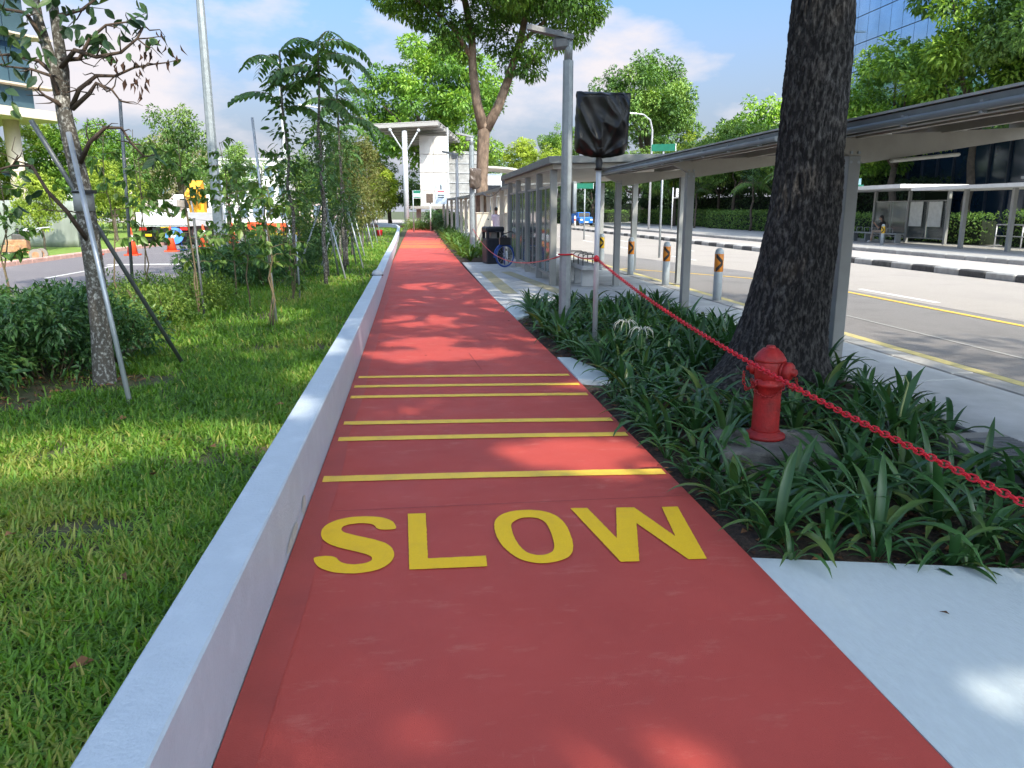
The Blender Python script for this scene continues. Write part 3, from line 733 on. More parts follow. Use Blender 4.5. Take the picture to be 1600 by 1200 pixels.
def link_mesh(name, Lk, Wk, th, n=12, m=6):
    vs = []; fs = []
    for i in range(n):
        t = 2 * PI * i / n
        cx = (Lk / 2 - Wk / 2) * (1 if math.cos(t) > 0 else -1) * (1 if abs(math.cos(t)) > 1e-6 else 0) + Wk / 2 * math.cos(t); cy = Wk / 2 * math.sin(t)
        nx, ny = math.cos(t), math.sin(t)
        for k in range(m):
            a = 2 * PI * k / m; vs.append((cx + nx * th * math.cos(a), cy + ny * th * math.cos(a), th * math.sin(a)))
    for i in range(n):
        for k in range(m):
            j = (i + 1) % n; l = (k + 1) % m; fs.append((i * m + k, j * m + k, j * m + l, i * m + l))
    return vs, fs
def chain_frames(pts, step):
    P = [Vector(p) for p in pts]; out = []; acc = 0; i = 0
    seg = [(P[k + 1] - P[k]).length for k in range(len(P) - 1)]; tot = sum(seg); n = int(tot / step)
    for q in range(n):
        s = (q + .5) * step; k = 0
        while s > seg[k]: s -= seg[k]; k += 1
        d = (P[k + 1] - P[k]).normalized(); out.append((P[k] + d * s, d))
    return out
def chain_mb(pts, Lk=.03, Wk=.016, th=.0032, step=.022):
    mb = MB(); vs, fs = link_mesh("l", Lk, Wk, th, 10, 5)
    for q, (p, d) in enumerate(chain_frames(pts, step)):
        M = Matrix.Translation(p) @ d.to_track_quat('X', 'Z').to_matrix().to_4x4() @ Matrix.Rotation(R(45 if q % 2 else -45), 4, 'X')
        mb.add([M @ Vector(v) for v in vs], fs, True)
    return mb
def arc(a0, a1, r, z0, sag, n=24): return [(r * math.cos(a0 + (a1 - a0) * i / n), r * math.sin(a0 + (a1 - a0) * i / n), z0 - sag * (1 - (2 * i / n - 1) ** 2)) for i in range(n + 1)]
part("cap_chain", chain_mb(arc(R(-40), R(-195), .112, .40, .10)), M_hyd, hy, kind="stuff")
part("cap_chain", chain_mb([(-.14, .08, .44), (-.15, .06, .38), (-.145, .02, .33), (-.12, -.04, .36), (-.10, -.05, .41)]), M_hyd, hy, kind="stuff")
part("cap_chain", chain_mb([(.13, -.12, .43), (.145, -.12, .37), (.13, -.09, .34), (.10, -.05, .38)]), M_hyd, hy, kind="stuff")

# ---- red plastic chain on the right
ch = thing("plastic_chain", "red plastic chain sloping across the planting bed in front of the hydrant", "chain", (2.05, 8.82, 0))
lm = bpy.data.meshes.new("chain_link"); v_, f_ = link_mesh("l", .050, .027, .0042, 12, 6); lm.from_pydata(v_, [], f_); lm.polygons.foreach_set('use_smooth', [True] * len(f_)); lm.materials.append(M_chain)
cz = lambda y: 0.62 + 0.0102 * (y - 2.2) ** 2
CP = [(0.0, y - 8.82, cz(y)) for y in [8.80 - 0.1 * i for i in range(104)]]
for q, (p, d) in enumerate(chain_frames(CP, .0400)):
    if q > 290: break
    Mx = d.to_track_quat('X', 'Z').to_matrix().to_4x4() @ Matrix.Rotation(R(45 if q % 2 else -45), 4, 'X')
    link("chain_link", lm, None, ch, loc=p, rot=Mx.to_euler())
# thinner run from the sign pole back past the lamp post to the far lamp post
def sagline(a, b, sag, n=20): return [tuple(Vector(a).lerp(Vector(b), i / n) - Vector((0, 0, sag * 4 * (i / n) * (1 - i / n)))) for i in range(n + 1)]
rp_ = thing("red_rope", "thin red rope sagging from the silver sign pole past the bicycle", "rope", (2.05, 8.85, 0))
off = Vector((2.05, 8.85, 0))
mb = MB()
loc_ = lambda pts: [tuple(Vector(p) - off) for p in pts]
mb.tube(loc_(sagline((2.03, 8.85, 1.07), (2.09, 10.5, 1.03), .03)), .009, 6)
mb.tube(loc_([(2.02 + .095 * math.cos(t), 10.57 + .095 * math.sin(t), 1.02) for t in [2 * PI * i / 16 for i in range(17)]]), .012, 6)
mb.tube(loc_(sagline((2.0, 10.65, 1.0), (1.95, 27.6, 1.0), .50)), .010, 6)
part("rope_run", mb, M_chain, rp_)
part("rope_knot", MB().ell((0, -.035, 1.065), (.035, .03, .04), 10, 6), M_chain, rp_)

# ---- lamp posts
def lamp_post(loc, h, r, label, head=0.5, arm_rz=PI, name="lamp_post", m=M_galv, base=True, group=None):
    t = thing(name, label, "lamp post", loc, 0, group)
    part("pole", MB().tube([(0, 0, -.08), (0, 0, 1.2), (0, 0, h - .28)], [r * 1.08, r, r * .88], 8, smooth=False), m, t)
    part("spigot", MB().tube([(0, 0, h - .30), (0, 0, h)], [r * .72, r * .72], 12), m, t)
    hd = MB()
    s = head
    # flat luminaire with a ribbed gear box at its root
    prof = [(-0.10 * s, -.16 * s, .0), (.30 * s, -.15 * s, .04 * s), (1.0 * s, -.11 * s, .10 * s), (1.12 * s, -.06 * s, .11 * s)]
    vs = []; 
    for x, w, z in prof: vs += [(x, w, z), (x, -w, z), (x, -w * .8, z + .13 * s), (x, w * .8, z + .13 * s)]
    fs = [(3, 2, 1, 0), (12, 13, 14, 15)]
    for i in range(3):
        for q in range(4): fs.append((i * 4 + q, i * 4 + (q + 1) % 4, i * 4 + 4 + (q + 1) % 4, i * 4 + 4 + q))
    hd.add([(x, y, z) for x, y, z in vs], fs)
    o = part("luminaire", hd, mat("dark_grey_lamp", (.16, .17, .18), rough=.5), t, loc=(0, 0, h - .06 * s), rot=(0, R(-6), arm_rz))
    part("gear_box", MB().box((0.20 * s, 0, .0), (.42 * s, .24 * s, .30 * s), bev=.03), mat("dark_grey_lamp", (.16, .17, .18)), t, loc=(0, 0, h - .12 * s), rot=(0, R(8), arm_rz))
    if base: part("footing", MB().lathe([(r * 2.6, -.05), (r * 2.4, .05), (r * 1.5, .08)], 10), M_oldconc, t)
    return t
lp = lamp_post((2.02, 10.57, 0), 3.80, .078, "grey octagonal lamp post with flat lamp head among the lilies", head=.50)
bxo = part("meter_box", MB().box((0, 0, 0), (.055, .14, .42), bev=.01), M_galv, lp, loc=(.105, 0, 1.78))
part("door", MB().box((0, 0, 0), (.04, .008, .36)), mat("pale_panel", (.55, .6, .62)), bxo, loc=(0.002, -.073, 0))
lp2 = lamp_post((1.94, 27.67, 0), 4.1, .095, "grey lamp post beside the bin with a brown wrapped sign on it", head=.5)
lp3 = lamp_post((2.78, 54, 0), 5.3, .11, "white lamp post beyond the bin near the white stair canopy", head=.9, m=M_silver)

# ---- sign wrapped in a black bag
sg = thing("wrapped_sign", "square sign wrapped in black plastic on a silver pole in the lilies", "sign", (2.06, 8.85, 0))
part("pole", MB().tube([(0, 0, -.1), (0, 0, 2.3)], .030, 14), M_silver, sg)
part("clamp", MB().tube([(0, 0, 1.03), (0, 0, 1.07)], .036, 12), M_galv, sg)
def bag(w, h, d, n=56, seed=1, neck=.035, nz=-.36):
    """a film bag: front and back sheets puffed out, gathered to a neck under the board"""
    mb = MB()
    def P(u, v, s):
        # u across -1..1, v up -1..1
        x = w * u; z = h * v
        e = max(abs(u), abs(v)); c = (1 - abs(u) ** 6) * (1 - abs(v) ** 6)
        y = s * d * (c ** .4)
        if v < -.55: # hem swings in to the neck
            t = (-.55 - v) / .45; x *= 1 - .10 * t ** 2; z -= .05 * (1 - u * u) * t
        rx, rz_ = x - .0, z - nz
        ang = math.atan2(rx, rz_ + 1e-6); dist = math.hypot(rx, rz_)
        f = abs(mnoise.noise(Vector((ang * 1.7, dist * 1.5, seed + s)))) ; f2 = mnoise.noise(Vector((ang * 3.2, dist * 3.5, seed + 9 * s)))
        g_ = abs(mnoise.noise(Vector((x * 5 + z * 3.5, z * 1.6 - x * 1.2, 3 * s + seed))))
        y += s * (.018 * (1 - f * 2.2) + .006 * f2 + .060 * (1 - g_ * 2.4)) * min(1, c * 1.6)
        x += .010 * mnoise.noise(Vector((v * 4, s, 2))) * (abs(u) > .9); z += .012 * mnoise.noise(Vector((u * 4, s, 8))) * (abs(v) > .9)
        return (x, y, z)
    for s in (-1, 1):
        vs = [P(-1 + 2 * i / n, -1 + 2 * j / n, s) for j in range(n + 1) for i in range(n + 1)]
        fs = []
        for j in range(n):
            for i in range(n):
                a = j * (n + 1) + i; q = (a, a + 1, a + n + 2, a + n + 1); fs.append(q if s < 0 else q[::-1])
        mb.add(vs, fs, True)
    return mb
bg_ = part("plastic_bag", bag(.30, .325, .055), M_bag, sg, loc=(.02, -.02, 2.56), rot=(0, R(2), R(-8)))
part("gathered_neck", MB().lathe([(.05, -.17), (.036, -.13), (.043, -.07), (.032, -.03), (.07, .03), (.12, .07)], 14), M_bag, sg, loc=(0, -.005, 2.22))
# brown wrapped sign on the second lamp post
M_brownwrap = mat("brown_film_wrap", (.10, .075, .06), rough=.35, var=.3, scale=6)
ws = thing("wrapped_sign", "brown film-wrapped sign strapped to the far lamp post beside the bin", "sign", (1.94, 27.67, 0))
part("film_wrap", bag(.27, .33, .05, n=24, seed=4), M_brownwrap, ws, loc=(.1, -.16, 2.72), rot=(0, 0, R(48)))
part("bracket", MB().tube([(0, 0, 2.7), (.08, -.12, 2.72)], .02, 6), M_galv, ws)

# ---- covered walkway along the bus bay
M_tube = mat("lamp_tube_casing", (.62, .60, .52), rough=.4)
def walkway(name, label, y0, y1, cols, x_edge, z_edge, zc_off=0.0, wid=2.35, rise=.16, rust=False, lights=()):
    t = thing(name, label, "walkway roof", (x_edge, y0, 0)); Ly = y1 - y0
    n_ = max(2, int(Ly / .42))
    # roof sheet, ribbed
    mb = MB(); vs = []; fs = []
    for i, x in enumerate((0, wid)):
        z = z_edge + rise * i
        vs += [(x, 0, z), (x, Ly, z), (x, Ly, z + .035), (x, 0, z + .035)]
    mb.add(vs, [(0, 1, 2, 3), (7, 6, 5, 4), (0, 4, 5, 1), (3, 2, 6, 7), (0, 3, 7, 4), (1, 5, 6, 2)])
    part("roof_sheet", mb, M_roofgrey, t)
    sl = math.atan2(rise, wid)
    rib = MB().box((0, 0, 0), (wid, .05, .03)).mesh("roof_rib")
    for k in range(n_): link("roof_rib", rib, M_roofgrey, t, loc=(wid / 2, (k + .5) * Ly / n_, z_edge + rise / 2 + .05), rot=(0, -sl, 0))
    part("eaves_gutter", MB().box((-.035, Ly / 2, z_edge - .03), (.07, Ly, .12)), M_roofgrey, t)
    part("top_flashing", MB().box((-.02, Ly / 2, z_edge + .052), (.13, Ly + .02, .02)), mat("pale_flashing", (.36, .37, .36), rough=.5, var=.2, scale=3), t)
    part("drain_pipe", MB().tube([(-.105, .04, z_edge - .05), (-.105, Ly - .04, z_edge - .05)], .030, 10), M_pipe, t)
    cl = MB().box((0, 0, 0), (.05, .03, .09)).mesh("pipe_clip")
    for k in range(int(Ly / .9)): link("pipe_clip", cl, M_pipe, t, loc=(-.09, .5 + k * .9, z_edge - .05))
    # purlins under the sheet
    for fx in (.12, .5, .88):
        part("purlin", MB().box((wid * fx, Ly / 2, z_edge + rise * fx - .045), (.06, Ly - .02, .08)), M_soffit, t)
    for cy in cols:
        c = cy - y0; dx = 4.28 - x_edge
        co = part("column", MB().box((0, 0, (z_edge - .26) / 2), (.125, .125, z_edge - .20)), M_colgrey, t, loc=(dx, c, 0))
        bevel(co, .008)
        part("base_plate", MB().box((0, 0, .008), (.22, .22, .012)), M_galv, co)
        # tapered cantilever beam
        xa, xb = -.02, wid - .1; za = z_edge - .06; zb = z_edge + rise - .06
        v = [(xa, -.05, za - .06), (dx + .1, -.05, z_edge - .30), (xb, -.05, zb - .12), (xb, -.05, zb - .03), (xa, -.05, za)]
        v2 = [(a, .05, c_) for a, _, c_ in v]
        bm_ = MB().add(v + v2, [(4, 3, 2, 1, 0)[::-1], (9, 8, 7, 6, 5)] + [(i, (i + 1) % 5, 5 + (i + 1) % 5, 5 + i)[::-1] for i in range(5)])
        be = part("cantilever_beam", bm_, M_soffit, t, loc=(0, c, 0))
        bolt = MB().lathe([(.016, 0), (.016, .014)], 6, axis=(0, -1, 0)).mesh("bolt")
        for bx_, bz in ((dx - .04, z_edge - .20), (dx + .04, z_edge - .20), (dx - .04, z_edge - .29), (dx + .04, z_edge - .29)): link("bolt", bolt, M_galv, be, loc=(bx_, -.051, bz))
    for ly, lx in lights:
        a = R(-3)
        lo = part("lamp_tube", MB().box((0, 0, 0), (.72, .07, .035), bev=.012), M_tube, t, loc=(lx - x_edge, ly - y0, z_edge - .245), rot=(0, R(-5.5), 0))
    if rust:
        part("rust_patch", MB().add([(wid * .40, .6, 0), (wid * .44, .4, 0), (wid * .5, .5, 0.0), (wid * .52, 1.2, 0), (wid * .46, 1.7, 0), (wid * .42, 1.1, 0)], [(5, 4, 3, 2, 1, 0)]), M_rust, t, loc=(0, 3.6, z_edge + rise * .46 - .004), rot=(0, -sl, 0))
    return t
walkway("covered_walkway", "nearest grey covered walkway roof right of the dark tree trunk", 0.2, 7.62, (2.6, 7.44), 4.02, 2.36, rust=True, lights=((7.36, 5.0),))
walkway("covered_walkway", "middle grey covered walkway roof between the dark tree trunk and the glass shelter", 8.30, 16.9, (12.08, 16.5), 4.02, 2.42)

# ---- bus shelter with glass screens
sh = thing("bus_shelter", "grey bus shelter with glass screens behind the lamp post", "bus shelter", (2.74, 16.3, 0))
Lx, Ly = 3.6, 9.4; z0 = 2.56
mb = MB(); mb.prism([(0, 0), (Lx, 0), (Lx, Ly), (0, Ly)], 0, .15); mb.v = [(x, y, z + z0 + .05 * x / Lx * 2) for x, y, z in mb.v]
bevel(part("roof", mb, M_roofgrey, sh), .01)
mb = MB(); mb.prism([(.12, .15), (Lx - .1, .15), (Lx - .1, Ly - .1), (.12, Ly - .1)], -.10, -.004); mb.v = [(x, y, z + z0 + .05 * x / Lx * 2) for x, y, z in mb.v]
part("soffit", mb, M_soffit, sh)
for k in range(5):
    cy = .55 + k * 1.98
    c = bevel(part("column", MB().box((0, 0, 1.23), (.14, .14, 2.46)), M_colgrey, sh, loc=(.20, cy, 0)), .008)
    if k < 4:
        fr = part("screen_frame", MB().box((0, .99, .22), (.05, 1.82, .05)).box((0, .99, 2.12), (.05, 1.82, .05)).box((0, .99, 1.17), (.045, .06, 1.85)), M_colgrey, sh, loc=(.20, cy, 0))
        for q in (0, 1):
            pn = part("glass_pane", MB().box((0, 0, 1.17), (.012, .86, 1.84)), M_glass, sh, loc=(.20, cy + .99 + (-.465 if q == 0 else .465), 0))
for k in range(3):
    part("column", MB().box((0, 0, 1.23), (.14, .14, 2.5)), M_colgrey, sh, loc=(3.2, .9 + k * 3.9, 0))
part("notice_panel", MB().box((0, 0, 0), (.03, .7, 1.0)), mat("notice_sheet", (.42, .46, .44), rough=.3, var=.3, scale=6), sh, loc=(.27, 4.4, 1.35))

# ---- bench with hoops
bn = thing("bench", "grey concrete bench with metal hoops under the walkway roof", "bench", (3.66, 17.25, 0))
bevel(part("seat", MB().box((0, 0, .42), (.42, 2.3, .09)), M_conc, bn), .015)
for y in (-.75, .0, .75): bevel(part("leg", MB().box((0, 0, .19), (.30, .12, .37)), M_conc, bn, loc=(0, y, 0)), .01)
for y in (-.95, -.45, .05, .55):
    part("hoop", MB().tube([(-.16, y, .46), (-.16, y, .66), (-.12, y, .70), (.12, y, .70), (.16, y, .66), (.16, y, .46)], .011, 6), M_black, bn)

# ---- chevron bollards
M_bol = mat("bollard_grey_steel", (.38, .42, .44), rough=.5, var=.1, scale=8, stain=(.27, .29, .29), stain_scale=6, stain_amt=.5)
M_chev_o = mat("orange_reflective", (.62, .20, .012), rough=.35, var=.12, scale=9)
M_chev_y = mat("yellow_reflective", (.74, .44, .012), rough=.35, var=.1, scale=9)
M_chev_k = mat("chevron_black", (.02, .017, .015), rough=.4)
def bollard(loc, label, m, rz=0.0, group="chevron bollards along the near bus bay"):
    t = thing("bollard", label, "bollard", loc, rz, group)
    r = .078
    part("post", MB().lathe([(r, -.08), (r, .50), (r, .86), (r * .97, .885), (r * .85, .915), (r * .6, .94), (r * .3, .952), (.004, .955)], 24), M_bol, t)
    part("reflective_sleeve", MB().lathe([(r + .001, .53), (r + .003, .535), (r + .003, .845), (r + .001, .85)], 24), m, t)
    n = 12
    for zc, sp, hw, a1 in ((.69, .135, .038, .55),):
        for s in (1, -1):
            rv = []; rf = []
            for i in range(n + 1):
                f = i / n; a = -PI / 2 - 1.05 + (a1 + 1.05) * f; z = zc + s * sp * (1 - f)
                for dz in (-hw, hw): rv.append(((r + .0045) * math.cos(a), (r + .0045) * math.sin(a), min(.845, max(.535, z + dz))))
            for i in range(n): rf.append((2 * i, 2 * i + 2, 2 * i + 3, 2 * i + 1))
            part("chevron_arm", MB().add(rv, rf), M_chev_k, t)
    for s in (1, -1):     # corner pieces of the next arrows
        rv = []
        for a, z in ((.05, .155), (1.0, .03), (1.0, .155)): rv.append(((r + .0045) * math.cos(-PI / 2 + a), (r + .0045) * math.sin(-PI / 2 + a), .69 + s * z))
        part("chevron_corner", MB().add(rv, [(0, 1, 2) if s > 0 else (2, 1, 0)]), M_chev_k, t)
    return t
bollard((5.41, 13.52, 0), "grey bollard with orange chevron sleeve, nearest of the near row", M_chev_o)
bollard((5.41, 16.52, 0), "grey bollard with orange chevron sleeve, second nearest of the near row", M_chev_o)
bollard((5.41, 19.40, 0), "grey bollard with orange chevron sleeve, third nearest of the near row", M_chev_o)
bollard((5.43, 22.7, 0), "grey bollard with bright yellow chevron sleeve, farthest of the near row", M_chev_y)

# ---- litter bin
bi = thing("litter_bin", "dark litter bin with hooded openings beside the blue bicycle", "bin", (2.34, 24.3, 0), R(12))
M_bin = mat("dark_navy_bin", (.016, .018, .026), rough=.45, var=.2, scale=6)
bevel(part("body", MB().box((0, 0, .39), (.56, .52, .78)), M_bin, bi), .05, 3)
mb = MB()
for sx_ in (-1, 1):
    for sy_ in (-1, 1): mb.box((sx_ * .235, sy_ * .215, .87), (.09, .09, .22))
bevel(part("hood_post", mb, M_bin, bi, kind="stuff"), .02)
bevel(part("hood", MB().box((0, 0, 1.05), (.60, .56, .17)), M_bin, bi), .06, 3)
part("inner_liner", MB().box((0, .02, .86), (.18, .3, .2)), mat("bin_liner_pale", (.3, .29, .27)), bi)

# ---- cream cabinets
M_cream = mat("cream_cabinet_paint", (.60, .54, .44), rough=.55, var=.05, scale=3, stain=(.48, .43, .35), stain_scale=2, stain_amt=.4)
def cabinet(loc, w, d, h, label, dark=False):
    c = thing("utility_cabinet", label, "cabinet", loc, 0, "cream cabinets behind the bin")
    bevel(part("body", MB().box((0, 0, h / 2), (w, d, h)), M_cream, c), .012)
    part("lid", MB().box((0, 0, h + .015), (w + .06, d + .06, .035)), M_cream, c)
    dr = part("door", MB().box((0, -d / 2 - .004, h * .5), (w * .86, .012, h * .86)), M_cream, c)
    part("lock", MB().lathe([(.025, 0), (.025, .02)], 10, c=(w * .3, -d / 2 - .012, h * .84), axis=(0, -1, 0)), M_black, dr)
    part("plinth", MB().box((0, 0, .03), (w + .1, d + .1, .10)), M_oldconc, c)
    return c
cabinet((2.70, 32.0, 0), .60, .5, 1.52, "tall cream cabinet directly behind the litter bin")
cabinet((3.86, 32.4, 0), .55, .6, 1.50, "cream cabinet beside the shelter column, right of the walking person")

# ============================================================ LILIES, BICYCLE, PEOPLE, SIGNS, FAR STRUCTURES
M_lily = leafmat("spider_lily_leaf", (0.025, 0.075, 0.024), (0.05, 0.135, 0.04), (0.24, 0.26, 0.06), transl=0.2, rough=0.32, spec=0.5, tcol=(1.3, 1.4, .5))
M_lily_s = leafmat("sunny_lily_leaf", (0.05, 0.11, 0.02), (0.10, 0.19, 0.035), (0.22, 0.30, 0.07), transl=0.3, rough=0.4)  # lighter copy of the lily leaf, sunlight on the far bed put into its colour
def strap(L_, Wd, up, bend, seg=7, fold=.22, twist=0.0):
    """an arching strap leaf growing along +x from the origin: up = start angle, bend = how far it arches over"""
    vs = []; x = z = 0.0; y = 0.0
    for i in range(seg + 1):
        t = i / seg; a = up - bend * t ** 1.3
        w = Wd * (0.55 + 0.45 * min(1, t * 3)) * (1 - max(0, (t - .55) / .45) ** 1.8 * .94)
        nx, nz = -math.sin(a), math.cos(a)
        yo = twist * t * t
        vs += [(x + nx * w * fold, yo - w / 2, z + nz * w * fold), (x, yo, z), (x + nx * w * fold, yo + w / 2, z + nz * w * fold)]
        x += math.cos(a) * L_ / seg; z += math.sin(a) * L_ / seg
    F_ = []
    for i in range(seg):
        o = i * 3; F_ += [(o, o + 3, o + 4, o + 1), (o + 1, o + 4, o + 5, o + 2)]
    return np.array(vs), np.array(F_)
rl = np.random.default_rng(21)
STR = []
for k in range(14):
    up = R([78, 70, 62, 55, 48, 84, 40, 66, 58, 74, 50, 35, 80, 60][k]); bend = R([40, 75, 95, 85, 80, 25, 60, 50, 115, 90, 105, 50, 60, 70][k])
    STR.append(strap([.42, .50, .48, .44, .42, .44, .34, .50, .52, .46, .46, .30, .38, .40][k], [.046, .048, .044, .05, .046, .044, .044, .05, .046, .04, .044, .042, .048, .054][k], up, bend + R(18), twist=rl.normal() * .06))
leaf_me = []
for v, f in STR:
    leaf_me.append(np_mesh("lily_leaf", v, f, np.full(len(f), .12 + .5 * rl.random() + .35 * (rl.random() < .12)), True))
    leaf_me[-1].materials.append(M_lily)
def lily_arrays(rng, nl, sc=1.0):
    L_ = []
    for k in range(nl):
        v, f = STR[rng.integers(len(STR))]; a = k * 2.4 + rng.normal() * .35; s = sc * rng.uniform(.65, 1.2)
        c_, s_ = math.cos(a), math.sin(a)
        q = v * s; q = np.stack([q[:, 0] * c_ - q[:, 1] * s_ + .02 * c_, q[:, 0] * s_ + q[:, 1] * c_ + .02 * s_, q[:, 2]], 1)
        L_.append((q, f, np.full(len(f), np.clip(rng.normal(.38, .17), 0, 1))))
    return join_arrays(L_)
lily_var = []
for k in range(7):
    rr = np.random.default_rng(40 + k); V, F, Rn = lily_arrays(rr, int(rr.integers(13, 20))); me = np_mesh("lily_leaves", V, F, Rn, True); me.materials.append(M_lily); lily_var.append(me)
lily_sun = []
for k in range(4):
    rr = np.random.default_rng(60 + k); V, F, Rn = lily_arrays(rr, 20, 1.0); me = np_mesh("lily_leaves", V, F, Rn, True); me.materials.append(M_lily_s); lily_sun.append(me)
pts = []
def ok_pos(x, y, dmin):
    if math.hypot(x - 3.32, y - 6.8) < .62 or math.hypot(x - 2.05, y - 8.85) < .12 or math.hypot(x - 2.02, y - 10.57) < .2: return False
    if abs(x - 2.38) < .42 and -.34 < y - 4.66 < .36: return False
    if x < 1.86 and 6.95 < y < 8.4: return False
    if x > 3.5 and 4.0 < y < 4.9: return False
    if ((x - 2.85) / .62) ** 2 + ((y - 6.35) / .62) ** 2 < 1: return False
    if x < 1.70 + .03 * math.sin(y * 7): return False
    if y < 3.30 - (x - 1.53) * .218: return False
    if y > 11.4 and x < 1.78: return False
    return all((x - a) ** 2 + (y - b) ** 2 > dmin ** 2 for a, b in pts)
tries = 0
rr = np.random.default_rng(5)
while tries < 12000 and len(pts) < 228:
    tries += 1
    x = rr.uniform(1.66, 3.98); y = rr.uniform(2.95, 12.95)
    thin = (math.hypot((x - 2.3) / 1.0, (y - 6.0) / 1.0) < .85)
    if thin and rr.random() < .45: continue
    if ok_pos(x, y, .245 if y > 7.5 else .235): pts.append((x, y))
pts.sort(key=lambda p: p[1])
LG = "spider lilies in the bed beside the red path"
def lily_label(x, y):
    if y < 3.75: return "strap-leaved lily of the front row overhanging the edge of the white pavement"
    if x < 1.95 and y < 7.0: return "strap-leaved lily at the edge of the red path beside the yellow bars"
    if abs(x - 2.35) < .9 and abs(y - 4.66) < .9: return "strap-leaved lily crowding round the concrete block of the hydrant"
    if x > 3.3 and y < 6.2: return "strap-leaved lily between the hydrant chain and the grey pavement"
    if math.hypot(x - 3.3, y - 6.8) < 1.1: return "strap-leaved lily at the foot of the dark tree trunk"
    if y < 8.0: return "strap-leaved lily left of the dark trunk behind the small white slab"
    if y < 9.8: return "strap-leaved lily around the silver pole of the black wrapped sign"
    if x < 2.7: return "strap-leaved lily around the foot of the grey lamp post"
    return "strap-leaved lily at the back of the bed in front of the walkway columns"
for i, (x, y) in enumerate(pts):
    z = bed_z(x, y) - .01; near = y < 5.3
    t = thing("spider_lily", lily_label(x, y), "plant", (x, y, z), rr.uniform(0, 6.28), LG)
    s = rr.uniform(.70, 1.06) * (1.0 if y < 7.5 else 1.12)
    if near:
        nl = int(rr.integers(12, 18))
        for k in range(nl):
            a = k * 2.4 + rr.normal() * .35
            link("leaf", leaf_me[rr.integers(len(leaf_me))], None, t, loc=(.02 * math.cos(a), .02 * math.sin(a), 0), rot=(0, 0, a), scale=s * rr.uniform(.65, 1.2))
    else:
        link("leaves", lily_var[rr.integers(len(lily_var))], None, t, scale=s, kind="stuff")
# small young plants filling the edges of the bed
edge = [(1.63 + rr.uniform(0, .09), 3.42 + k * .27 + rr.uniform(-.06, .06)) for k in range(13)] + [(1.72 + k * .2, 3.24 - (1.72 + k * .2 - 1.53) * .218 + rr.uniform(0, .08)) for k in range(10)]
for x, y in edge:
    t = thing("spider_lily", "small young strap-leaved lily close to the edge of the bed", "plant", (x, y, bed_z(x, y) - .01), rr.uniform(0, 6.28), LG)
    for k in range(10):
        a = k * 2.4 + rr.normal() * .35
        link("leaf", leaf_me[rr.integers(len(leaf_me))], None, t, loc=(.015 * math.cos(a), .015 * math.sin(a), 0), rot=(0, 0, a), scale=.52 * rr.uniform(.65, 1.2))
# the plant in flower
M_flower = mat("white_spidery_petal", (.62, .62, .52), rough=.6, var=.1)
t = thing("spider_lily", "lily with white spidery flowers just right of the silver sign pole", "plant", (2.30, 7.75, -.03))
link("leaves", lily_var[2], None, t, kind="stuff")
for dx, dy, h in ((0, 0, .42), (-.10, .25, .46)):
    fl = part("flower", MB().tube([(dx, dy, 0), (dx + .01, dy, h)], .006, 5), mat("flower_stalk", (.12, .2, .05)), t)
    mb = MB()
    for k in range(9):
        a = 2 * PI * k / 9 + dx
        mb.tube([(dx + .01, dy, h), (dx + .07 * math.cos(a), dy + .07 * math.sin(a), h + .03), (dx + .12 * math.cos(a), dy + .12 * math.sin(a), h - .01), (dx + .14 * math.cos(a), dy + .14 * math.sin(a), h - .08)], [.004, .005, .004, .002], 5)
    part("petal", mb, M_flower, fl, kind="stuff")
t = thing("spider_lily", "lily with a thin bent pale stalk at the pavement edge right of the tree", "plant", (3.38, 4.95, -.03))
link("leaves", lily_var[4], None, t, kind="stuff", scale=1.15)
part("stalk", MB().tube([(0, 0, 0), (.02, 0, .25), (.05, .0, .44), (.0, -.03, .50), (-.03, -.05, .46)], [.008, .007, .006, .004, .002], 6), mat("pale_stalk", (.35, .4, .16)), t)
# sunny lilies of the far bed
n = 0
for j in range(34):
    y = 25.4 + j * .98 + rr.uniform(-.15, .15)
    for k in range(2):
        x = pe(y)[1] + .3 + k * .55 + rr.uniform(-.15, .15)
        if math.hypot(x - 1.94, y - 27.67) < .2: continue
        t = thing("spider_lily", "light green strap-leaved lily in the sunny bed beyond the bin", "plant", (x, y, .01), rr.uniform(0, 6.28), "sunny lilies beyond the bin")
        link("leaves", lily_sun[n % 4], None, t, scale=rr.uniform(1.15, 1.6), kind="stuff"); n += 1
# litter: fallen leaves on bed and lawn (dry, brown)
M_dry = leafmat("dry_fallen_leaf", (.07, .032, .015), (.16, .075, .035), (.34, .17, .07), transl=.1, rough=.8, tcol=(1, .8, .5))
rd = np.random.default_rng(77); n = 2600
X = rd.uniform(1.56, 4.0, n); Y = rd.uniform(3.1, 12.8, n); Z = np.array([bed_z(a, b) for a, b in zip(X, Y)]) + .008
az = rd.uniform(0, 6.28, n); D = np.stack([np.cos(az), np.sin(az), rd.normal(0, .15, n)], 1); NN = np.stack([rd.normal(0, .3, n), rd.normal(0, .3, n), np.ones(n)], 1)
V, F, Rn = leaf_arrays(np.stack([X, Y, Z], 1), D, NN, rd.uniform(.03, .085, n), rd.uniform(.015, .04, n), rnd=rd.random(n) ** 1.6)
tag(link("leaf_litter", np_mesh("leaf_litter", V, F, Rn), M_dry, kind="stuff"), "brown fallen leaves on the soil among the lilies", "leaf litter")
n = 900
X = rd.uniform(-5.2, -2.5, n); Y = 7.0 + rd.normal(0, .9, n); X = np.where(X > -3.1 + 0 * Y, X, X); Z = np.array([lawn_z(a, b) for a, b in zip(X, Y)]) + .012
az = rd.uniform(0, 6.28, n); D = np.stack([np.cos(az), np.sin(az), rd.normal(0, .15, n)], 1); NN = np.stack([rd.normal(0, .3, n), rd.normal(0, .3, n), np.ones(n)], 1)
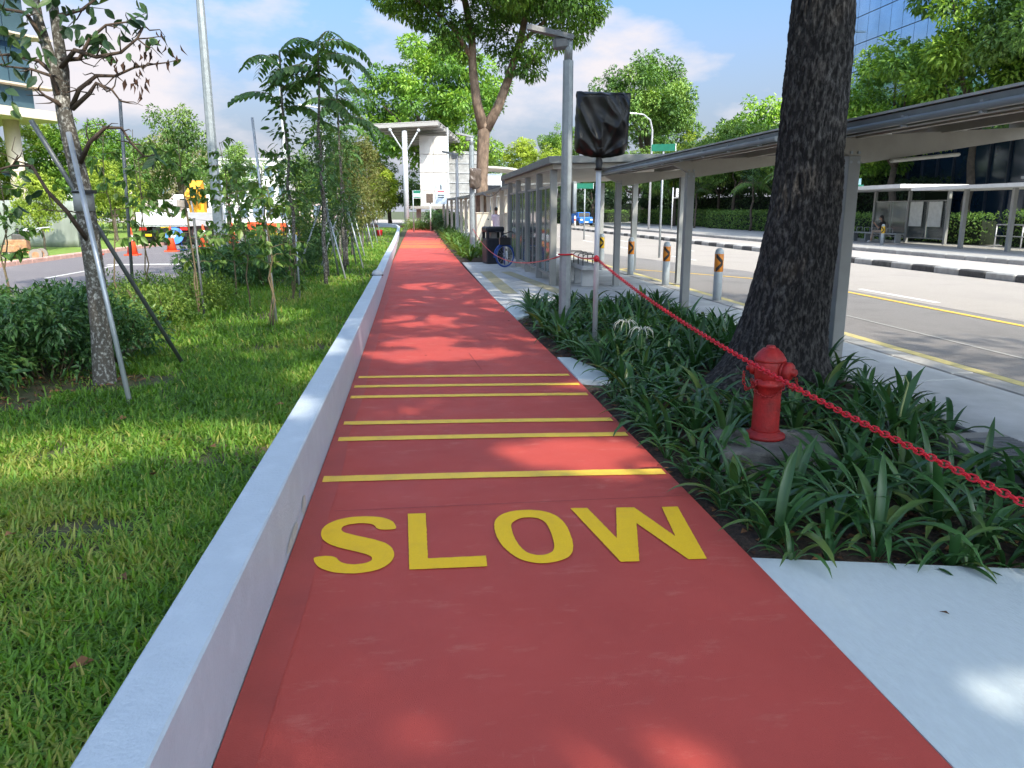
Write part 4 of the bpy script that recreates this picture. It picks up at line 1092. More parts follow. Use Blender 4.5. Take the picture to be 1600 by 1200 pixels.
V, F, Rn = leaf_arrays(np.stack([X, Y, Z], 1), D, NN, rd.uniform(.03, .09, n), rd.uniform(.015, .045, n), rnd=rd.random(n) ** 1.6)
tag(link("leaf_litter", np_mesh("leaf_litter", V, F, Rn), M_dry, kind="stuff"), "brown fallen leaves on bare earth under the dark shrubs", "leaf litter")
for i, (x, y) in enumerate(((-1.62, 4.55), (-2.55, 4.75), (-1.35, 5.05), (-1.72, 5.2), (-1.95, 3.7), (-1.25, 3.15), (-2.35, 3.25), (-1.55, 2.75), (-1.95, 2.65), (-1.15, 2.55), (-2.9, 4.2), (-1.1, 6.2), (-2.2, 5.9), (-1.4, 2.2))):
    v, f, r_ = leaf_arrays(np.array([[0, 0, 0.]]), np.array([[1, 0, .1]]), np.array([[.1, .2, 1]]), .085, .045, fold=.3, rnd=np.array([.25 + .7 * rd.random()]))
    tag(link("fallen_leaf", np_mesh("fallen_leaf", v, f, r_), M_dry, loc=(x, y, lawn_z(x, y) + .05), rot=(.2 * rd.normal(), .2 * rd.normal(), rd.uniform(0, 6))), "dry brown fallen leaf lying on the lawn grass", "leaf", "fallen leaves on the lawn")
for x, y, a in ((1.30, 11.3, .3), (.05, 8.6, 1.0), (.35, 8.9, 2), (-.35, 9.2, .5), (-.52, 9.6, 1), (2.1, 2.6, 2.2), (2.52, 2.25, .4)):
    v, f, r_ = leaf_arrays(np.array([[0, 0, 0.]]), np.array([[1, 0, .05]]), np.array([[.1, .2, 1]]), .042, .016, fold=.3, rnd=np.array([.2 * rd.random()]))
    tag(link("fallen_leaf", np_mesh("fallen_leaf", v, f, r_), M_dry, loc=(x, y, .008), rot=(0, 0, a)), "small dark fallen leaf lying on the paved surface", "leaf", "fallen leaves on the paving")

# ---- drain cover at the pavement edge
dc = thing("drain_cover", "concrete drain block with a dark grating at the pavement edge right of the hydrant", "drain cover", (3.86, 4.45, 0))
bevel(part("surround", MB().box((0, 0, -.01), (.50, .85, .13)), M_kerb, dc), .012)
part("grating_frame", MB().box((.02, 0, .058), (.34, .50, .012)), mat("cast_iron", (.05, .052, .055), rough=.6), dc)
bar = MB().box((0, 0, 0), (.32, .016, .012)).mesh("grating_bar")
for k in range(14): link("grating_bar", bar, mat("cast_iron_light", (.12, .125, .13), rough=.5), dc, loc=(.02, -.22 + k * .034, .068))
kbm = MB().box((0, 0, -.03), (.10, .98, .13), bev=.012).mesh("edging_stone")
ed = struct("bed_edging", MB(), M_kerb)
for k in range(10):
    if abs(3.0 + k - 4.45) < .8: continue
    link("edging_stone", kbm, M_kerb, ed, loc=(4.03, 3.0 + k, -.002))

# ---- bundle strapped on top of the low wall
cl = thing("wrapped_wall_cap", "grey wrapped lump strapped with black band on top of the low wall", "wrapped cap", (pe(15.6)[0] - .095, 15.6, .36))
part("wrap", MB().lathe([(.105, -.05), (.11, .0), (.105, .05), (.075, .09), (.03, .11), (.002, .113)], 14), mat("grey_film", (.45, .47, .5), rough=.35, var=.2, scale=14), cl)
part("black_band", MB().lathe([(.113, -.012), (.117, -.008), (.117, .012), (.113, .016)], 16), M_black, cl)

# ---- bicycle
M_blue = mat("blue_bike_paint", (.02, .08, .36), rough=.35, var=.1)
M_bikesil = mat("bike_silver", (.55, .58, .62), rough=.3, metal=.5)
bk = thing("bicycle", "blue and silver bicycle leaning beside the dark litter bin", "bicycle", (2.52, 22.55, 0), 0)
def wheel(parent, c, rz, name="wheel"):
    w = part(name, MB().tube([(.275 * math.cos(t), 0, .275 * math.sin(t)) for t in [2 * PI * i / 36 for i in range(37)]], .008, 6, cap=False), M_bikesil, parent, loc=c, rot=(0, 0, rz))
    part("tyre", MB().tube([(.305 * math.cos(t), 0, .305 * math.sin(t)) for t in [2 * PI * i / 40 for i in range(41)]], .024, 8, cap=False), M_blue, w)
    part("hub", MB().tube([(0, -.05, 0), (0, .05, 0)], .025, 8), M_bikesil, w)
    mb = MB()
    for k in range(16):
        t = 2 * PI * k / 16; mb.tube([(0, .02 * (-1) ** k, 0), (.275 * math.cos(t), 0, .275 * math.sin(t))], .0022, 4, cap=False)
    part("spokes", mb, M_bikesil, w, kind="stuff")
    return w
H_ = Vector((.10, 1.0, 0)).normalized()   # from front wheel to rear wheel (bike points at the viewer)
rear = H_ * 1.05
def bp(s, z, side=0): q = H_ * s; return (q.x + side * H_.y, q.y - side * H_.x, z)
hd_ = math.atan2(H_.y, H_.x)
wheel(bk, (0, 0, .33), R(28)); wheel(bk, (rear.x, rear.y, .33), hd_)
mb = MB()
mb.tube([bp(.12, .86), bp(.06, .62), bp(0, .33)], .02, 8)
part("fork", mb, M_bikesil, bk)
fr = part("frame", MB().tube([bp(.10, .80), bp(.35, .55), bp(.62, .36)], .026, 8).tube([bp(.62, .34), bp(.74, .80)], .02, 8).tube([bp(.62, .34), bp(1.05, .33)], .014, 6).tube([bp(.72, .68), bp(1.05, .33)], .012, 6), M_blue, bk)
part("saddle", MB().ell((0, 0, 0), (.14, .08, .045), 12, 8), M_black, bk, loc=bp(.76, .86), rot=(0, 0, hd_))
part("handlebar", MB().tube([bp(.20, 1.0, -.28), bp(.10, 1.02, -.16), bp(.10, .96, 0), bp(.10, 1.02, .16), bp(.20, 1.0, .28)], .014, 8), M_black, bk)
bkt = part("basket", MB().box((0, 0, .0), (.30, .24, .02)).box((0, -.12, .1), (.30, .012, .2)).box((0, .12, .1), (.30, .012, .2)).box((-.15, 0, .1), (.012, .24, .2)).box((.15, 0, .1), (.012, .24, .2)), M_black, bk, loc=bp(-.08, .66))
part("mudguard", MB().tube([(rear.x + .34 * math.cos(t) * H_.x, rear.y + .34 * math.cos(t) * H_.y, .33 + .34 * math.sin(t)) for t in [R(10 + 12 * i) for i in range(13)]], .03, 6), M_blue, bk)
part("front_mudguard", MB().tube([(-.02 + .345 * math.cos(t) * math.cos(R(28)), .345 * math.cos(t) * math.sin(R(28)), .33 + .345 * math.sin(t)) for t in [R(30 + 12 * i) for i in range(14)]], .028, 6), M_blue, bk)
part("side_stand", MB().tube([bp(.68, .34), bp(.72, .0, .16)], .01, 6), M_black, bk)
part("pedal", MB().box(bp(.60, .22, .14), (.09, .06, .02)), M_black, bk); part("pedal", MB().box(bp(.64, .48, -.14), (.09, .06, .02)), M_black, bk)

# ---- people
M_skin = mat("skin", (.42, .25, .17), rough=.55, var=.06)
M_hair = mat("black_hair", (.012, .010, .010), rough=.5)
def remesh(o, v=.012):
    r = o.modifiers.new('r', 'REMESH'); r.mode = 'VOXEL'; r.voxel_size = v; r.use_smooth_shade = True
    s = o.modifiers.new('s', 'SMOOTH'); s.iterations = 3; s.factor = .5
    return o
def hand(mb, c, d, s=1.0):
    """palm and five bent fingers pointing along d"""
    c = Vector(c); d = Vector(d).normalized(); a = d.cross(Vector((0, 0, 1))); a = a.normalized() if a.length > .1 else Vector((1, 0, 0)); n = a.cross(d)
    mb.tube([c, c + d * .045, c + d * .085], [.026, .036, .032], 8)
    for k, l in enumerate((.062, .075, .07, .055)):
        b = c + d * .08 + a * (.027 - .018 * k)
        mb.tube([b, b + d * l * .5 - n * .006, b + d * l * .85 - n * .028], [.0095, .009, .007], 6)
    b = c + d * .03 + a * .034
    mb.tube([b, b + a * .02 + d * .025, b + a * .022 + d * .055], [.012, .0105, .008], 6)
def limb(mb, pts, rad): 
    mb.tube(pts, rad, 10)
    for p, r in zip(pts, rad): mb.ell(p, (r * 1.0, r * 1.0, r * 1.0), 10, 6)
def head(t, c, face, hair_long, body):
    c = Vector(c); f = Vector(face).normalized(); s = Vector((-f.y, f.x, 0))
    body.ell(c, (.075, .075, .105), 14, 10); body.ell(c + f * .025 - Vector((0, 0, .03)), (.06, .06, .075), 12, 8)
    body.tube([c + f * .085 + Vector((0, 0, .015)), c + f * .105 - Vector((0, 0, .02)), c + f * .09 - Vector((0, 0, .03))], [.009, .016, .012], 6)
    for k in (-1, 1): body.ell(c + s * .077 * k - Vector((0, 0, .01)), (.016, .016, .03), 8, 6)
    h = MB(); h.ell(c + Vector((0, 0, .03)) - f * .018, (.088, .088, .095), 14, 10)
    if hair_long: h.tube([c - f * .06 + Vector((0, 0, .05)), c - f * .10 - Vector((0, 0, .06)), c - f * .09 - Vector((0, 0, .40))], [.07, .06, .03], 8)
    remesh(part("hair", h, M_hair, t), .012)
    for k in (-1, 1): part("eye", MB().ell(c + f * .083 + s * .03 * k + Vector((0, 0, .012)), (.008, .008, .008), 8, 6), M_black, t)
    part("mouth", MB().ell(c + f * .084 - Vector((0, 0, .052)), (.02, .02, .006), 8, 4), mat("lips", (.35, .12, .10)), t)
# person walking away behind the cabinets
pw = thing("person", "person in pale pink shirt and dark trousers walking away behind the cream cabinets", "person", (3.52, 35, 0))
body = MB(); head(pw, (0.0, .02, 1.66), (-.35, .94, 0), False, body)
body.tube([(0, 0, 1.42), (0, .015, 1.60)], [.055, .05], 10)
for s, e, w in ((-1, (-.27, -.05, 1.13), (-.24, .10, .92)), (1, (.27, .10, 1.12), (.25, -.10, .95))):
    limb(body, [(s * .19, 0, 1.40), e, w], [.045, .04, .03]); hand(body, w, Vector(w) - Vector(e) + Vector((0, 0, -.1)))
for s, k, a in ((-1, (-.10, .16, .50), (-.10, .24, .08)), (1, (.10, -.04, .48), (.10, -.28, .12))): limb(body, [(s * .09, 0, .90), k, a], [.075, .052, .038])
body.ell((0, 0, .95), (.15, .10, .12)); body.ell((0, 0, 1.25), (.15, .09, .25))
remesh(part("body", body, M_skin, pw))
sh_ = MB(); sh_.tube([(0, 0, .92), (0, 0, 1.05), (0, 0, 1.25), (0, 0, 1.38), (0, 0, 1.46)], [.165, .16, .175, .17, .075], 14)
for s, e in ((-1, (-.25, -.02, 1.22)), (1, (.25, .05, 1.21))): limb(sh_, [(s * .17, 0, 1.40), e], [.07, .06])
remesh(part("shirt", sh_, mat("pale_pink_shirt", (.70, .58, .66), rough=.8, var=.08, scale=9), pw))
tr = MB(); tr.ell((0, 0, .93), (.17, .12, .12))
for s, k, a in ((-1, (-.10, .16, .50), (-.10, .24, .10)), (1, (.10, -.04, .48), (.10, -.28, .14))): limb(tr, [(s * .09, 0, .90), k, a], [.092, .07, .06])
remesh(part("trousers", tr, mat("dark_blue_trousers", (.022, .026, .045), rough=.8), pw))
for (x, y, z) in ((-.10, .28, .035), (.10, -.26, .07)): part("shoe", MB().ell((x, y + .03, z), (.045, .13, .045), 10, 8), M_black, pw)

# ---- signs
def text_mesh(s, size):
    cu = bpy.data.curves.new("t", 'FONT'); cu.body = s; cu.size = size; cu.align_x = 'LEFT'; cu.extrude = .001
    t = bpy.data.objects.new("t", cu); COL.objects.link(t)
    me = bpy.data.meshes.new_from_object(t.evaluated_get(bpy.context.evaluated_depsgraph_get())); bpy.data.objects.remove(t); bpy.data.curves.remove(cu); me.materials.clear(); return me
M_signw = mat("white_sign_face", (.72, .74, .76), rough=.4, var=.03)
M_ink = mat("dark_sign_ink", (.03, .035, .05), rough=.5)
M_signg = mat("green_sign_face", (.015, .16, .10), rough=.4)
sd_ = thing("street_name_sign", "white street name sign reading Science Drive beside the forked tree trunk", "sign", (3.50, 36, 0))
part("post", MB().tube([(.36, .03, 0), (.36, .03, 3.3)], .03, 10), M_galv, sd_)
bd = part("board", MB().box((0, 0, 0), (.62, .03, .50), bev=.01), M_signw, sd_, loc=(.06, 0, 3.0))
part("header_strip", MB().box((0, -.0165, .205), (.60, .003, .06)), mat("sign_header_blue", (.10, .16, .28)), bd)
for tx, z in (("Science", .03), ("Drive", -.17)):
    o = link("lettering", text_mesh(tx, .165), M_ink, bd, loc=(-.27, -.018, z), rot=(PI / 2, 0, 0))
# white notice with red and dark marks near the path end
ns = thing("notice_board_sign", "tall white notice with a small dark figure and red line at the far path edge", "sign", (2.05, 58, 0))
part("post", MB().tube([(0, .02, 0), (0, .02, 3.6)], .03, 8), M_galv, ns)
bd = part("board", MB().box((0, 0, 0), (.85, .03, 1.5)), mat("pale_blue_notice", (.55, .64, .74), rough=.4), ns, loc=(-.25, 0, 2.85))
part("figure_mark", MB().box((0, -.018, .42), (.10, .004, .28)).box((0, -.018, .60), (.07, .004, .07)), M_ink, bd, kind="stuff")
part("red_line", MB().box((0, -.018, .16), (.5, .004, .07)), M_chain, bd)
for z in (-.12, -.28): part("text_line", MB().box((0, -.018, z), (.45, .004, .07)), M_ink, bd)
# small bus stop flag
fs_ = thing("bus_stop_flag", "small green topped bus stop flag on a grey pole at the path end", "sign", (-.25, 63, 0))
part("pole", MB().tube([(0, 0, 0), (0, 0, 3.2)], .05, 8), M_galv, fs_)
bd = part("board", MB().box((.32, 0, 2.9), (.55, .04, .62)), M_signw, fs_)
part("green_band", MB().box((.32, -.023, 3.08), (.55, .006, .24)), M_signg, fs_); part("green_stripe", MB().box((.32, -.023, 2.68), (.55, .006, .1)), M_signg, fs_)
bx2 = thing("wrapped_sign", "small brown wrapped box sign on a white pole under the white stair panels", "sign", (1.15, 66, 0))
part("pole", MB().tube([(0, 0, 0), (0, 0, 2.3)], .06, 8), M_silver, bx2)
bevel(part("box", MB().box((-.05, 0, 2.65), (.56, .3, .75)), M_brownwrap, bx2), .04)
def green_sign(loc, w, h, z, rz, label):
    t = thing("road_sign", label, "sign", loc, rz)
    part("post", MB().tube([(0, .03, -.06), (0, .03, z + h / 2)], .04, 8), M_galv, t)
    part("board", MB().box((0, 0, z), (w, .03, h)), M_signg, t)
    part("board_edge", MB().box((w / 2 + .01, 0, z), (.02, .05, h + .02)), M_signw, t)
green_sign((8.75, 27.6, 0), .85, .24, 3.80, R(-28), "green road sign showing above the walkway roof")
green_sign((9.9, 46, 0), 1.0, .3, 3.05, R(-20), "small green road sign under the walkway roof beyond the lamp post")

# ---- white stair tower with slatted roof at the end of the path
M_pan = mat("white_cladding", (.52, .50, .48), rough=.6, var=.04, scale=1.5, stain=(.55, .52, .49), stain_scale=.8, stain_amt=.4)
M_steelw = mat("white_steel", (.44, .46, .49), rough=.45, var=.05)
M_rf = mat("roof_slat_grey", (.30, .29, .28), rough=.6, var=.08)
st = thing("stair_tower", "white panelled stair tower with a tilted slatted roof at the end of the path", "stair tower", (0, 75, 0))
pm_ = MB().box((0, 0, 0), (1.28, .10, 1.62), bev=.01).mesh("cladding_panel")
for i in range(2):
    for j in range(4): link("cladding_panel", pm_, M_pan, st, loc=(1.05 + i * 1.30, 0, 2.62 + j * 1.66))
part("core_wall", MB().box((1.70, 1.6, 5.1), (2.5, 3.0, 6.6)), M_pan, st)
part("corner_post", MB().box((3.05, -.05, 4.6), (.14, .16, 9.1)), M_steelw, st)
# roof: a tilted plane of slats
A_, B_, C_ = Vector((-3.6, -3, 8.7)), Vector((2.1, -3, 9.05)), Vector((7.2, 27, 8.9))
D_ = A_ + (C_ - B_)
nS = 13
for k in range(nS):
    t0 = k / nS; t1 = (k + .45) / nS
    a0 = B_.lerp(C_, t0); a1 = B_.lerp(C_, t1); b0 = A_.lerp(D_, t0); b1 = A_.lerp(D_, t1); u = Vector((0, 0, .30))
    part("roof_slat", MB().add([b0, a0, a1, b1, b0 + u, a0 + u, a1 + u, b1 + u], [(3, 2, 1, 0), (4, 5, 6, 7), (0, 1, 5, 4), (1, 2, 6, 5), (2, 3, 7, 6), (3, 0, 4, 7)]), M_rf, st)
part("roof_sheet", MB().add([A_ + Vector((0, 0, .32)), B_ + Vector((0, 0, .32)), C_ + Vector((0, 0, .32)), D_ + Vector((0, 0, .32)), A_ + Vector((0, 0, .40)), B_ + Vector((0, 0, .40)), C_ + Vector((0, 0, .40)), D_ + Vector((0, 0, .40))], [(3, 2, 1, 0), (4, 5, 6, 7), (0, 1, 5, 4), (1, 2, 6, 5), (2, 3, 7, 6), (3, 0, 4, 7)]), M_rf, st)
part("roof_column", MB().tube([(-.9, -2.5, -.1), (-.9, -2.5, 8.6)], .24, 14), M_steelw, st)
for sx_ in (-1, 1): part("roof_strut", MB().tube([(-.9, -2.5, 6.6), (-.9 + sx_ * 1.25, -2.9, 8.6)], .07, 8), M_steelw, st); part("strut_cap", MB().ell((-.9 + sx_ * 1.25, -2.9, 8.6), (.16, .16, .16), 10, 6), M_steelw, st)
part("mesh_screen", MB().box((5.6, 14, 5.2), (4.2, .12, 5.8)), mat("grey_mesh_screen", (.30, .30, .30), rough=.7, var=.25, scale=3), st)
for k in range(6): part("screen_rail", MB().box((5.6, 13.9, 2.6 + k * 1.05), (4.2, .1, .06)), M_steelw, st)
part("landing_slab", MB().box((3.2, 6, 1.95), (7.5, 13, .25)), mat("landing_concrete", (.25, .24, .22)), st)
for x, y in ((.2, 1), (2.8, 1), (6.5, 1), (.2, 10), (6.5, 10)): part("support_column", MB().box((x, y, .92), (.45, .45, 1.85)), mat("landing_concrete", (.25, .24, .22)), st)

# ---- curving walkway beyond the shelter
cw = thing("curved_walkway", "cream columned walkway roof curving away beyond the glass shelter", "walkway roof", (0, 26, 0))
ctr = [(4.4, .2), (4.45, 6), (4.4, 13), (4.2, 20), (3.9, 27), (3.5, 33), (3.0, 40)]
vs = []; fs = []
for i, (x, y) in enumerate(ctr):
    for dx, z in ((-1.1, 2.42), (1.1, 2.55), (1.1, 2.67), (-1.1, 2.54)): vs.append((x + dx, y, z))
for i in range(len(ctr) - 1):
    for q in range(4): fs.append((i * 4 + q, i * 4 + (q + 1) % 4, i * 4 + 4 + (q + 1) % 4, i * 4 + 4 + q)[::-1])
fs += [(0, 1, 2, 3), (27, 26, 25, 24)]
part("roof", MB().add(vs, fs), M_roofgrey, cw)
M_ccol = mat("cream_column", (.50, .45, .38), rough=.6, var=.06)
cm = MB().box((0, 0, 1.22), (.17, .17, 2.44)).mesh("column")
for i in range(14):
    y = 1.5 + i * 2.9; j = max(0, min(5, next((q for q in range(6) if ctr[q + 1][1] >= y), 5))); a, b = ctr[j], ctr[j + 1]; x = a[0] + (b[0] - a[0]) * (y - a[1]) / (b[1] - a[1])
    for s in (-.85, .85): link("column", cm, M_ccol, cw, loc=(x + s, y, 0))
part("hanging_cable", MB().tube(sagline((3.0, 2, 2.4), (2.9, 9, 2.4), .22), .025, 6), M_black, cw)
# pale canopy seen above it
fc = thing("far_canopy", "pale arched canopy roof rising behind the Science Drive sign", "canopy", (8.2, 70, 0))
vs = []; fs = []
for i in range(9):
    t = i / 8; x = -2.2 + 5.2 * t; z = 5.05 + .35 * math.sin(PI * (t * .8 + .1)) - .9 * t
    vs += [(x, -3, z), (x, 3, z), (x, 3, z + .15), (x, -3, z + .15)]
for i in range(8):
    for q in range(4): fs.append((i * 4 + q, i * 4 + (q + 1) % 4, i * 4 + 4 + (q + 1) % 4, i * 4 + 4 + q)[::-1])
part("roof", MB().add(vs, fs + [(0, 1, 2, 3), (35, 34, 33, 32)]), mat("pale_canopy", (.55, .52, .47), rough=.6), fc)
part("louvre_panel", MB().box((.3, 0, 3.75), (4.6, .2, 1.15)), mat("dark_louvre", (.07, .08, .10), rough=.5, var=.3, scale=4), fc)
for x in (-2, .2, 2.5): part("column", MB().box((x, 0, 1.9), (.25, .25, 3.9)), M_ccol, fc)
part("wall", MB().box((.3, .3, 2.6), (4.6, .2, 1.1)), M_pan, fc)

# ============================================================ LEFT SIDE
M_bark2 = mat("lichen_grey_bark", (.085, .075, .06), rough=.95, col2=(.46, .45, .41), scale=42, thr=(.50, .70), stretch=(1, 1, .75), bump=.7, bscale=40)
M_twig = mat("brown_twig", (.075, .05, .035), rough=.9, var=.3, scale=20)
M_stem = mat("green_brown_stem", (.15, .115, .065), rough=.9, var=.25, scale=16)
M_lf_teak = leafmat("large_dark_leaf", (.022, .05, .022), (.04, .09, .034), (.09, .15, .045), transl=.22, rough=.4)
M_lf_sap = leafmat("sapling_leaf", (.045, .105, .024), (.10, .195, .04), (.24, .31, .08), transl=.35, rough=.42)
M_lf_dark = leafmat("dark_column_leaf", (.03, .075, .026), (.065, .145, .042), (.15, .22, .08), transl=.38, rough=.38)
M_lf_slen = leafmat("slender_tree_leaf", (.035, .085, .026), (.075, .165, .042), (.17, .26, .08), transl=.4, rough=.42)
M_lf_olive = leafmat("olive_young_leaf", (.06, .09, .02), (.13, .155, .04), (.26, .24, .09), transl=.4, rough=.5)
M_lf_shrub = leafmat("shrub_leaf", (.026, .075, .025), (.06, .15, .042), (.14, .24, .06), transl=.22, rough=.36)
M_lf_low = leafmat("low_shrub_leaf", (.05, .11, .02), (.12, .21, .035), (.25, .33, .06), transl=.35, rough=.45)
M_pipe_s = mat("galvanised_stake", (.42, .45, .48), rough=.35, metal=.4, var=.1)
M_pipe_d = mat("dark_stake", (.13, .14, .145), rough=.45, metal=.3, var=.15, scale=10)

# ---- leaning tree with bare branches
lt = thing("leaning_tree", "thin leaning tree with lichen bark, sparse leaves and dead brown leaves at the left", "tree", (-2.92, 7.39, 0))
tk = MB()
tk.tube([(.02, 0, -.1), (0, .01, 0), (.01, .01, .51), (.02, .01, 1.04), (.01, .01, 1.43), (0, .01, 1.82), (-.04, .01, 2.12), (-.07, .01, 2.36), (-.08, .01, 2.56)], [.12, .098, .086, .082, .078, .075, .071, .066, .06], 18)
for i, v in enumerate(tk.v):
    n_ = mnoise.noise(Vector(v) * 9) * .009 + mnoise.noise(Vector(v) * 3) * .012
    tk.v[i] = (v[0] + n_, v[1] + n_ * .7, v[2])
tk.tube([(-.08, .01, 2.5), (-.11, .01, 2.77), (-.16, .01, 3.0), (-.19, .01, 3.17), (-.2, .01, 3.42), (-.24, .02, 4.0)], [.055, .047, .042, .038, .034, .02], 12)
tk.tube([(-.08, .03, 2.5), (-.06, .06, 2.78), (-.07, .06, 3.04), (-.08, .06, 3.31), (-.08, .06, 3.53), (-.05, .1, 4.1)], [.055, .048, .043, .038, .033, .02], 12)
part("trunk", tk, M_bark2, lt)
BR = [[(.0, .0, 2.48), (.11, -.09, 2.61), (.26, -.09, 2.72), (.41, -.09, 2.72), (.57, -.09, 2.79), (.73, -.09, 2.82)],
      [(.0, .0, 2.46), (.19, -.09, 2.58), (.25, -.09, 2.66), (.37, -.09, 2.61), (.43, -.09, 2.52)],
      [(.0, .0, 1.99), (.18, -.19, 2.17), (.32, -.19, 2.29), (.45, -.19, 2.29), (.52, -.19, 2.16), (.61, -.19, 2.06)],
      [(-.08, 0, 2.50), (-.1, -.09, 2.71), (-.25, -.09, 2.76), (-.45, -.09, 2.78)],
      [(-.06, 0, 2.46), (-.1, -.09, 2.51), (-.17, -.09, 2.55), (-.22, -.09, 2.6)],
      [(-.06, .03, 2.80), (.15, -.19, 2.9), (.31, -.19, 2.85), (.51, -.19, 2.89), (.65, -.19, 3.0), (.72, -.2, 3.1)],
      [(-.12, .02, 2.74), (-.27, .11, 2.86), (-.47, .11, 2.91), (-.68, .11, 2.89)],
      [(-.16, 0, 3.0), (-.24, -.09, 3.2), (-.39, -.09, 3.22), (-.58, -.09, 3.24)],
      [(-.06, .04, 2.86), (.14, -.09, 2.85), (.24, -.09, 3.01), (.38, -.09, 3.12), (.56, -.09, 3.15)],
      [(.02, 0, 1.30), (-.03, -.29, 1.6), (-.16, -.29, 1.76), (-.26, -.29, 1.97), (-.41, -.29, 1.97), (-.62, -.29, 1.91)],
      [(-.08, .05, 3.2), (.1, .2, 3.3), (.3, .3, 3.5)], [(-.19, .02, 3.3), (-.5, .2, 3.5), (-.8, .3, 3.6)]]
rb = np.random.default_rng(8)
TIPS = []
for b in BR:
    r0 = .022
    o = part("branch", MB().tube(b, [r0 * (1 - .7 * i / (len(b) - 1)) for i in range(len(b))], 7), M_twig, lt)
    mb = MB()
    for i in range(1, len(b)):
        for q in range(2):
            d = rb.normal(size=3); d[2] = d[2] * .5 - .05; d /= np.linalg.norm(d); e = np.array(b[i]) + d * rb.uniform(.1, .26)
            mb.tube(wob(b[i], e, 3, .07, rb), [.007, .006, .004, .002], 5); TIPS.append(tuple(e))
    part("twig", mb, M_twig, o, kind="stuff")
LC = [(-.37, 3.24), (-.35, 2.95), (-.17, 3.0), (-.41, 2.82), (-.24, 2.83), (.09, 3.26), (.15, 3.16), (.29, 3.24), (.21, 2.99), (.34, 3.04), (.36, 2.94), (.54, 3.12), (.59, 3.22), (.62, 3.17), (-.37, 3.0), (-.22, 3.2), (-.56, 1.95), (-.41, 1.87), (-.38, 1.76), (-.44, 2.03), (-.59, 1.71), (.73, 3.02), (.39, 3.02), (.24, 3.06), (.62, 2.09), (.71, 2.09), (-.05, 3.35), (.0, 3.15), (-.6, 3.3), (-.7, 3.1), (-.1, 2.92), (-.5, 2.6)]
P = []; 
for x, z in LC:
    for k in range(5 if z > 2.3 else 3): P.append((x + rb.normal() * .06, -.1 + rb.normal() * .12, z + rb.normal() * .05))
for e in TIPS:
    if e[2] > 2.85 and rb.random() < .6: P.append(e)
P = np.array(P); n = len(P)
D = rb.normal(size=(n, 3)) * np.array([.8, .8, .3]); D[:, 2] -= .75
NN = rb.normal(size=(n, 3)) * .8 + np.array([0, -.5, .6])
V, F, Rn = leaf_arrays(P, D, NN, rb.uniform(.09, .145, n), rb.uniform(.045, .075, n), rnd=rb.random(n) ** 1.5, rng=rb, droop=.2, fold=.2, fine=True)
link("leaves", np_mesh("leaves", V, F, Rn), M_lf_teak, lt, kind="stuff")
DD = [(.7, 2.97), (.71, 2.9), (.66, 2.85), (.75, 3.03), (.53, 2.66), (.58, 2.72), (.55, 2.61), (.59, 2.59), (.84, 2.8), (.92, 2.88), (.82, 2.95), (.47, 2.79), (.44, 2.77), (.67, 2.62), (.63, 2.77)]
P = np.array([(x + rb.normal() * .025, -.1 + rb.normal() * .04, z + .05 + rb.normal() * .03) for x, z in DD for _ in range(3)]); n = len(P)
D = rb.normal(size=(n, 3)) * .25; D[:, 2] -= 1; NN = rb.normal(size=(n, 3))
V, F, Rn = leaf_arrays(P, D, NN, rb.uniform(.06, .11, n), rb.uniform(.02, .04, n), rnd=rb.random(n) * .5, fold=.5)
M_dead = leafmat("dead_hanging_leaf", (.035, .018, .012), (.07, .035, .022), (.14, .07, .04), transl=.15, rough=.8, tcol=(1.2, .8, .5))
link("dead_leaves", np_mesh("dead_leaves", V, F, Rn), M_dead, lt, kind="stuff")
part("sleeve", MB().tube([(.0, .01, 1.60), (.0, .01, 1.78)], [.086, .084], 18), mat("grey_tree_sleeve", (.30, .31, .31), rough=.7, var=.1), lt)
part("strap", MB().tube([(0, .01, 1.755), (0, .01, 1.775)], [.091, .091], 18).box((.09, -.06, 1.765), (.09, .05, .03)), M_black, lt)
def stake(a, b, r, m, label, grp="tree stakes", cat="stake"):
    t = Vector(b) - Vector(a); o = part("tree_stake", MB().tube([(0, 0, -.05), (0, 0, t.length)], r, 10), m, loc=a, rot=Vector(t).to_track_quat('Z', 'Y').to_euler())
    return tag(o, label, cat, grp)
stake((-2.40, 6.53, .02), (-2.915, 7.24, 2.25), .021, M_pipe_s, "bright steel stake leaning on the lichen-barked tree, foot nearest the viewer")
stake((-2.455, 8.24, .03), (-3.13, 7.08, 2.33), .020, M_pipe_d, "dark steel stake crossing behind the lichen-barked tree")

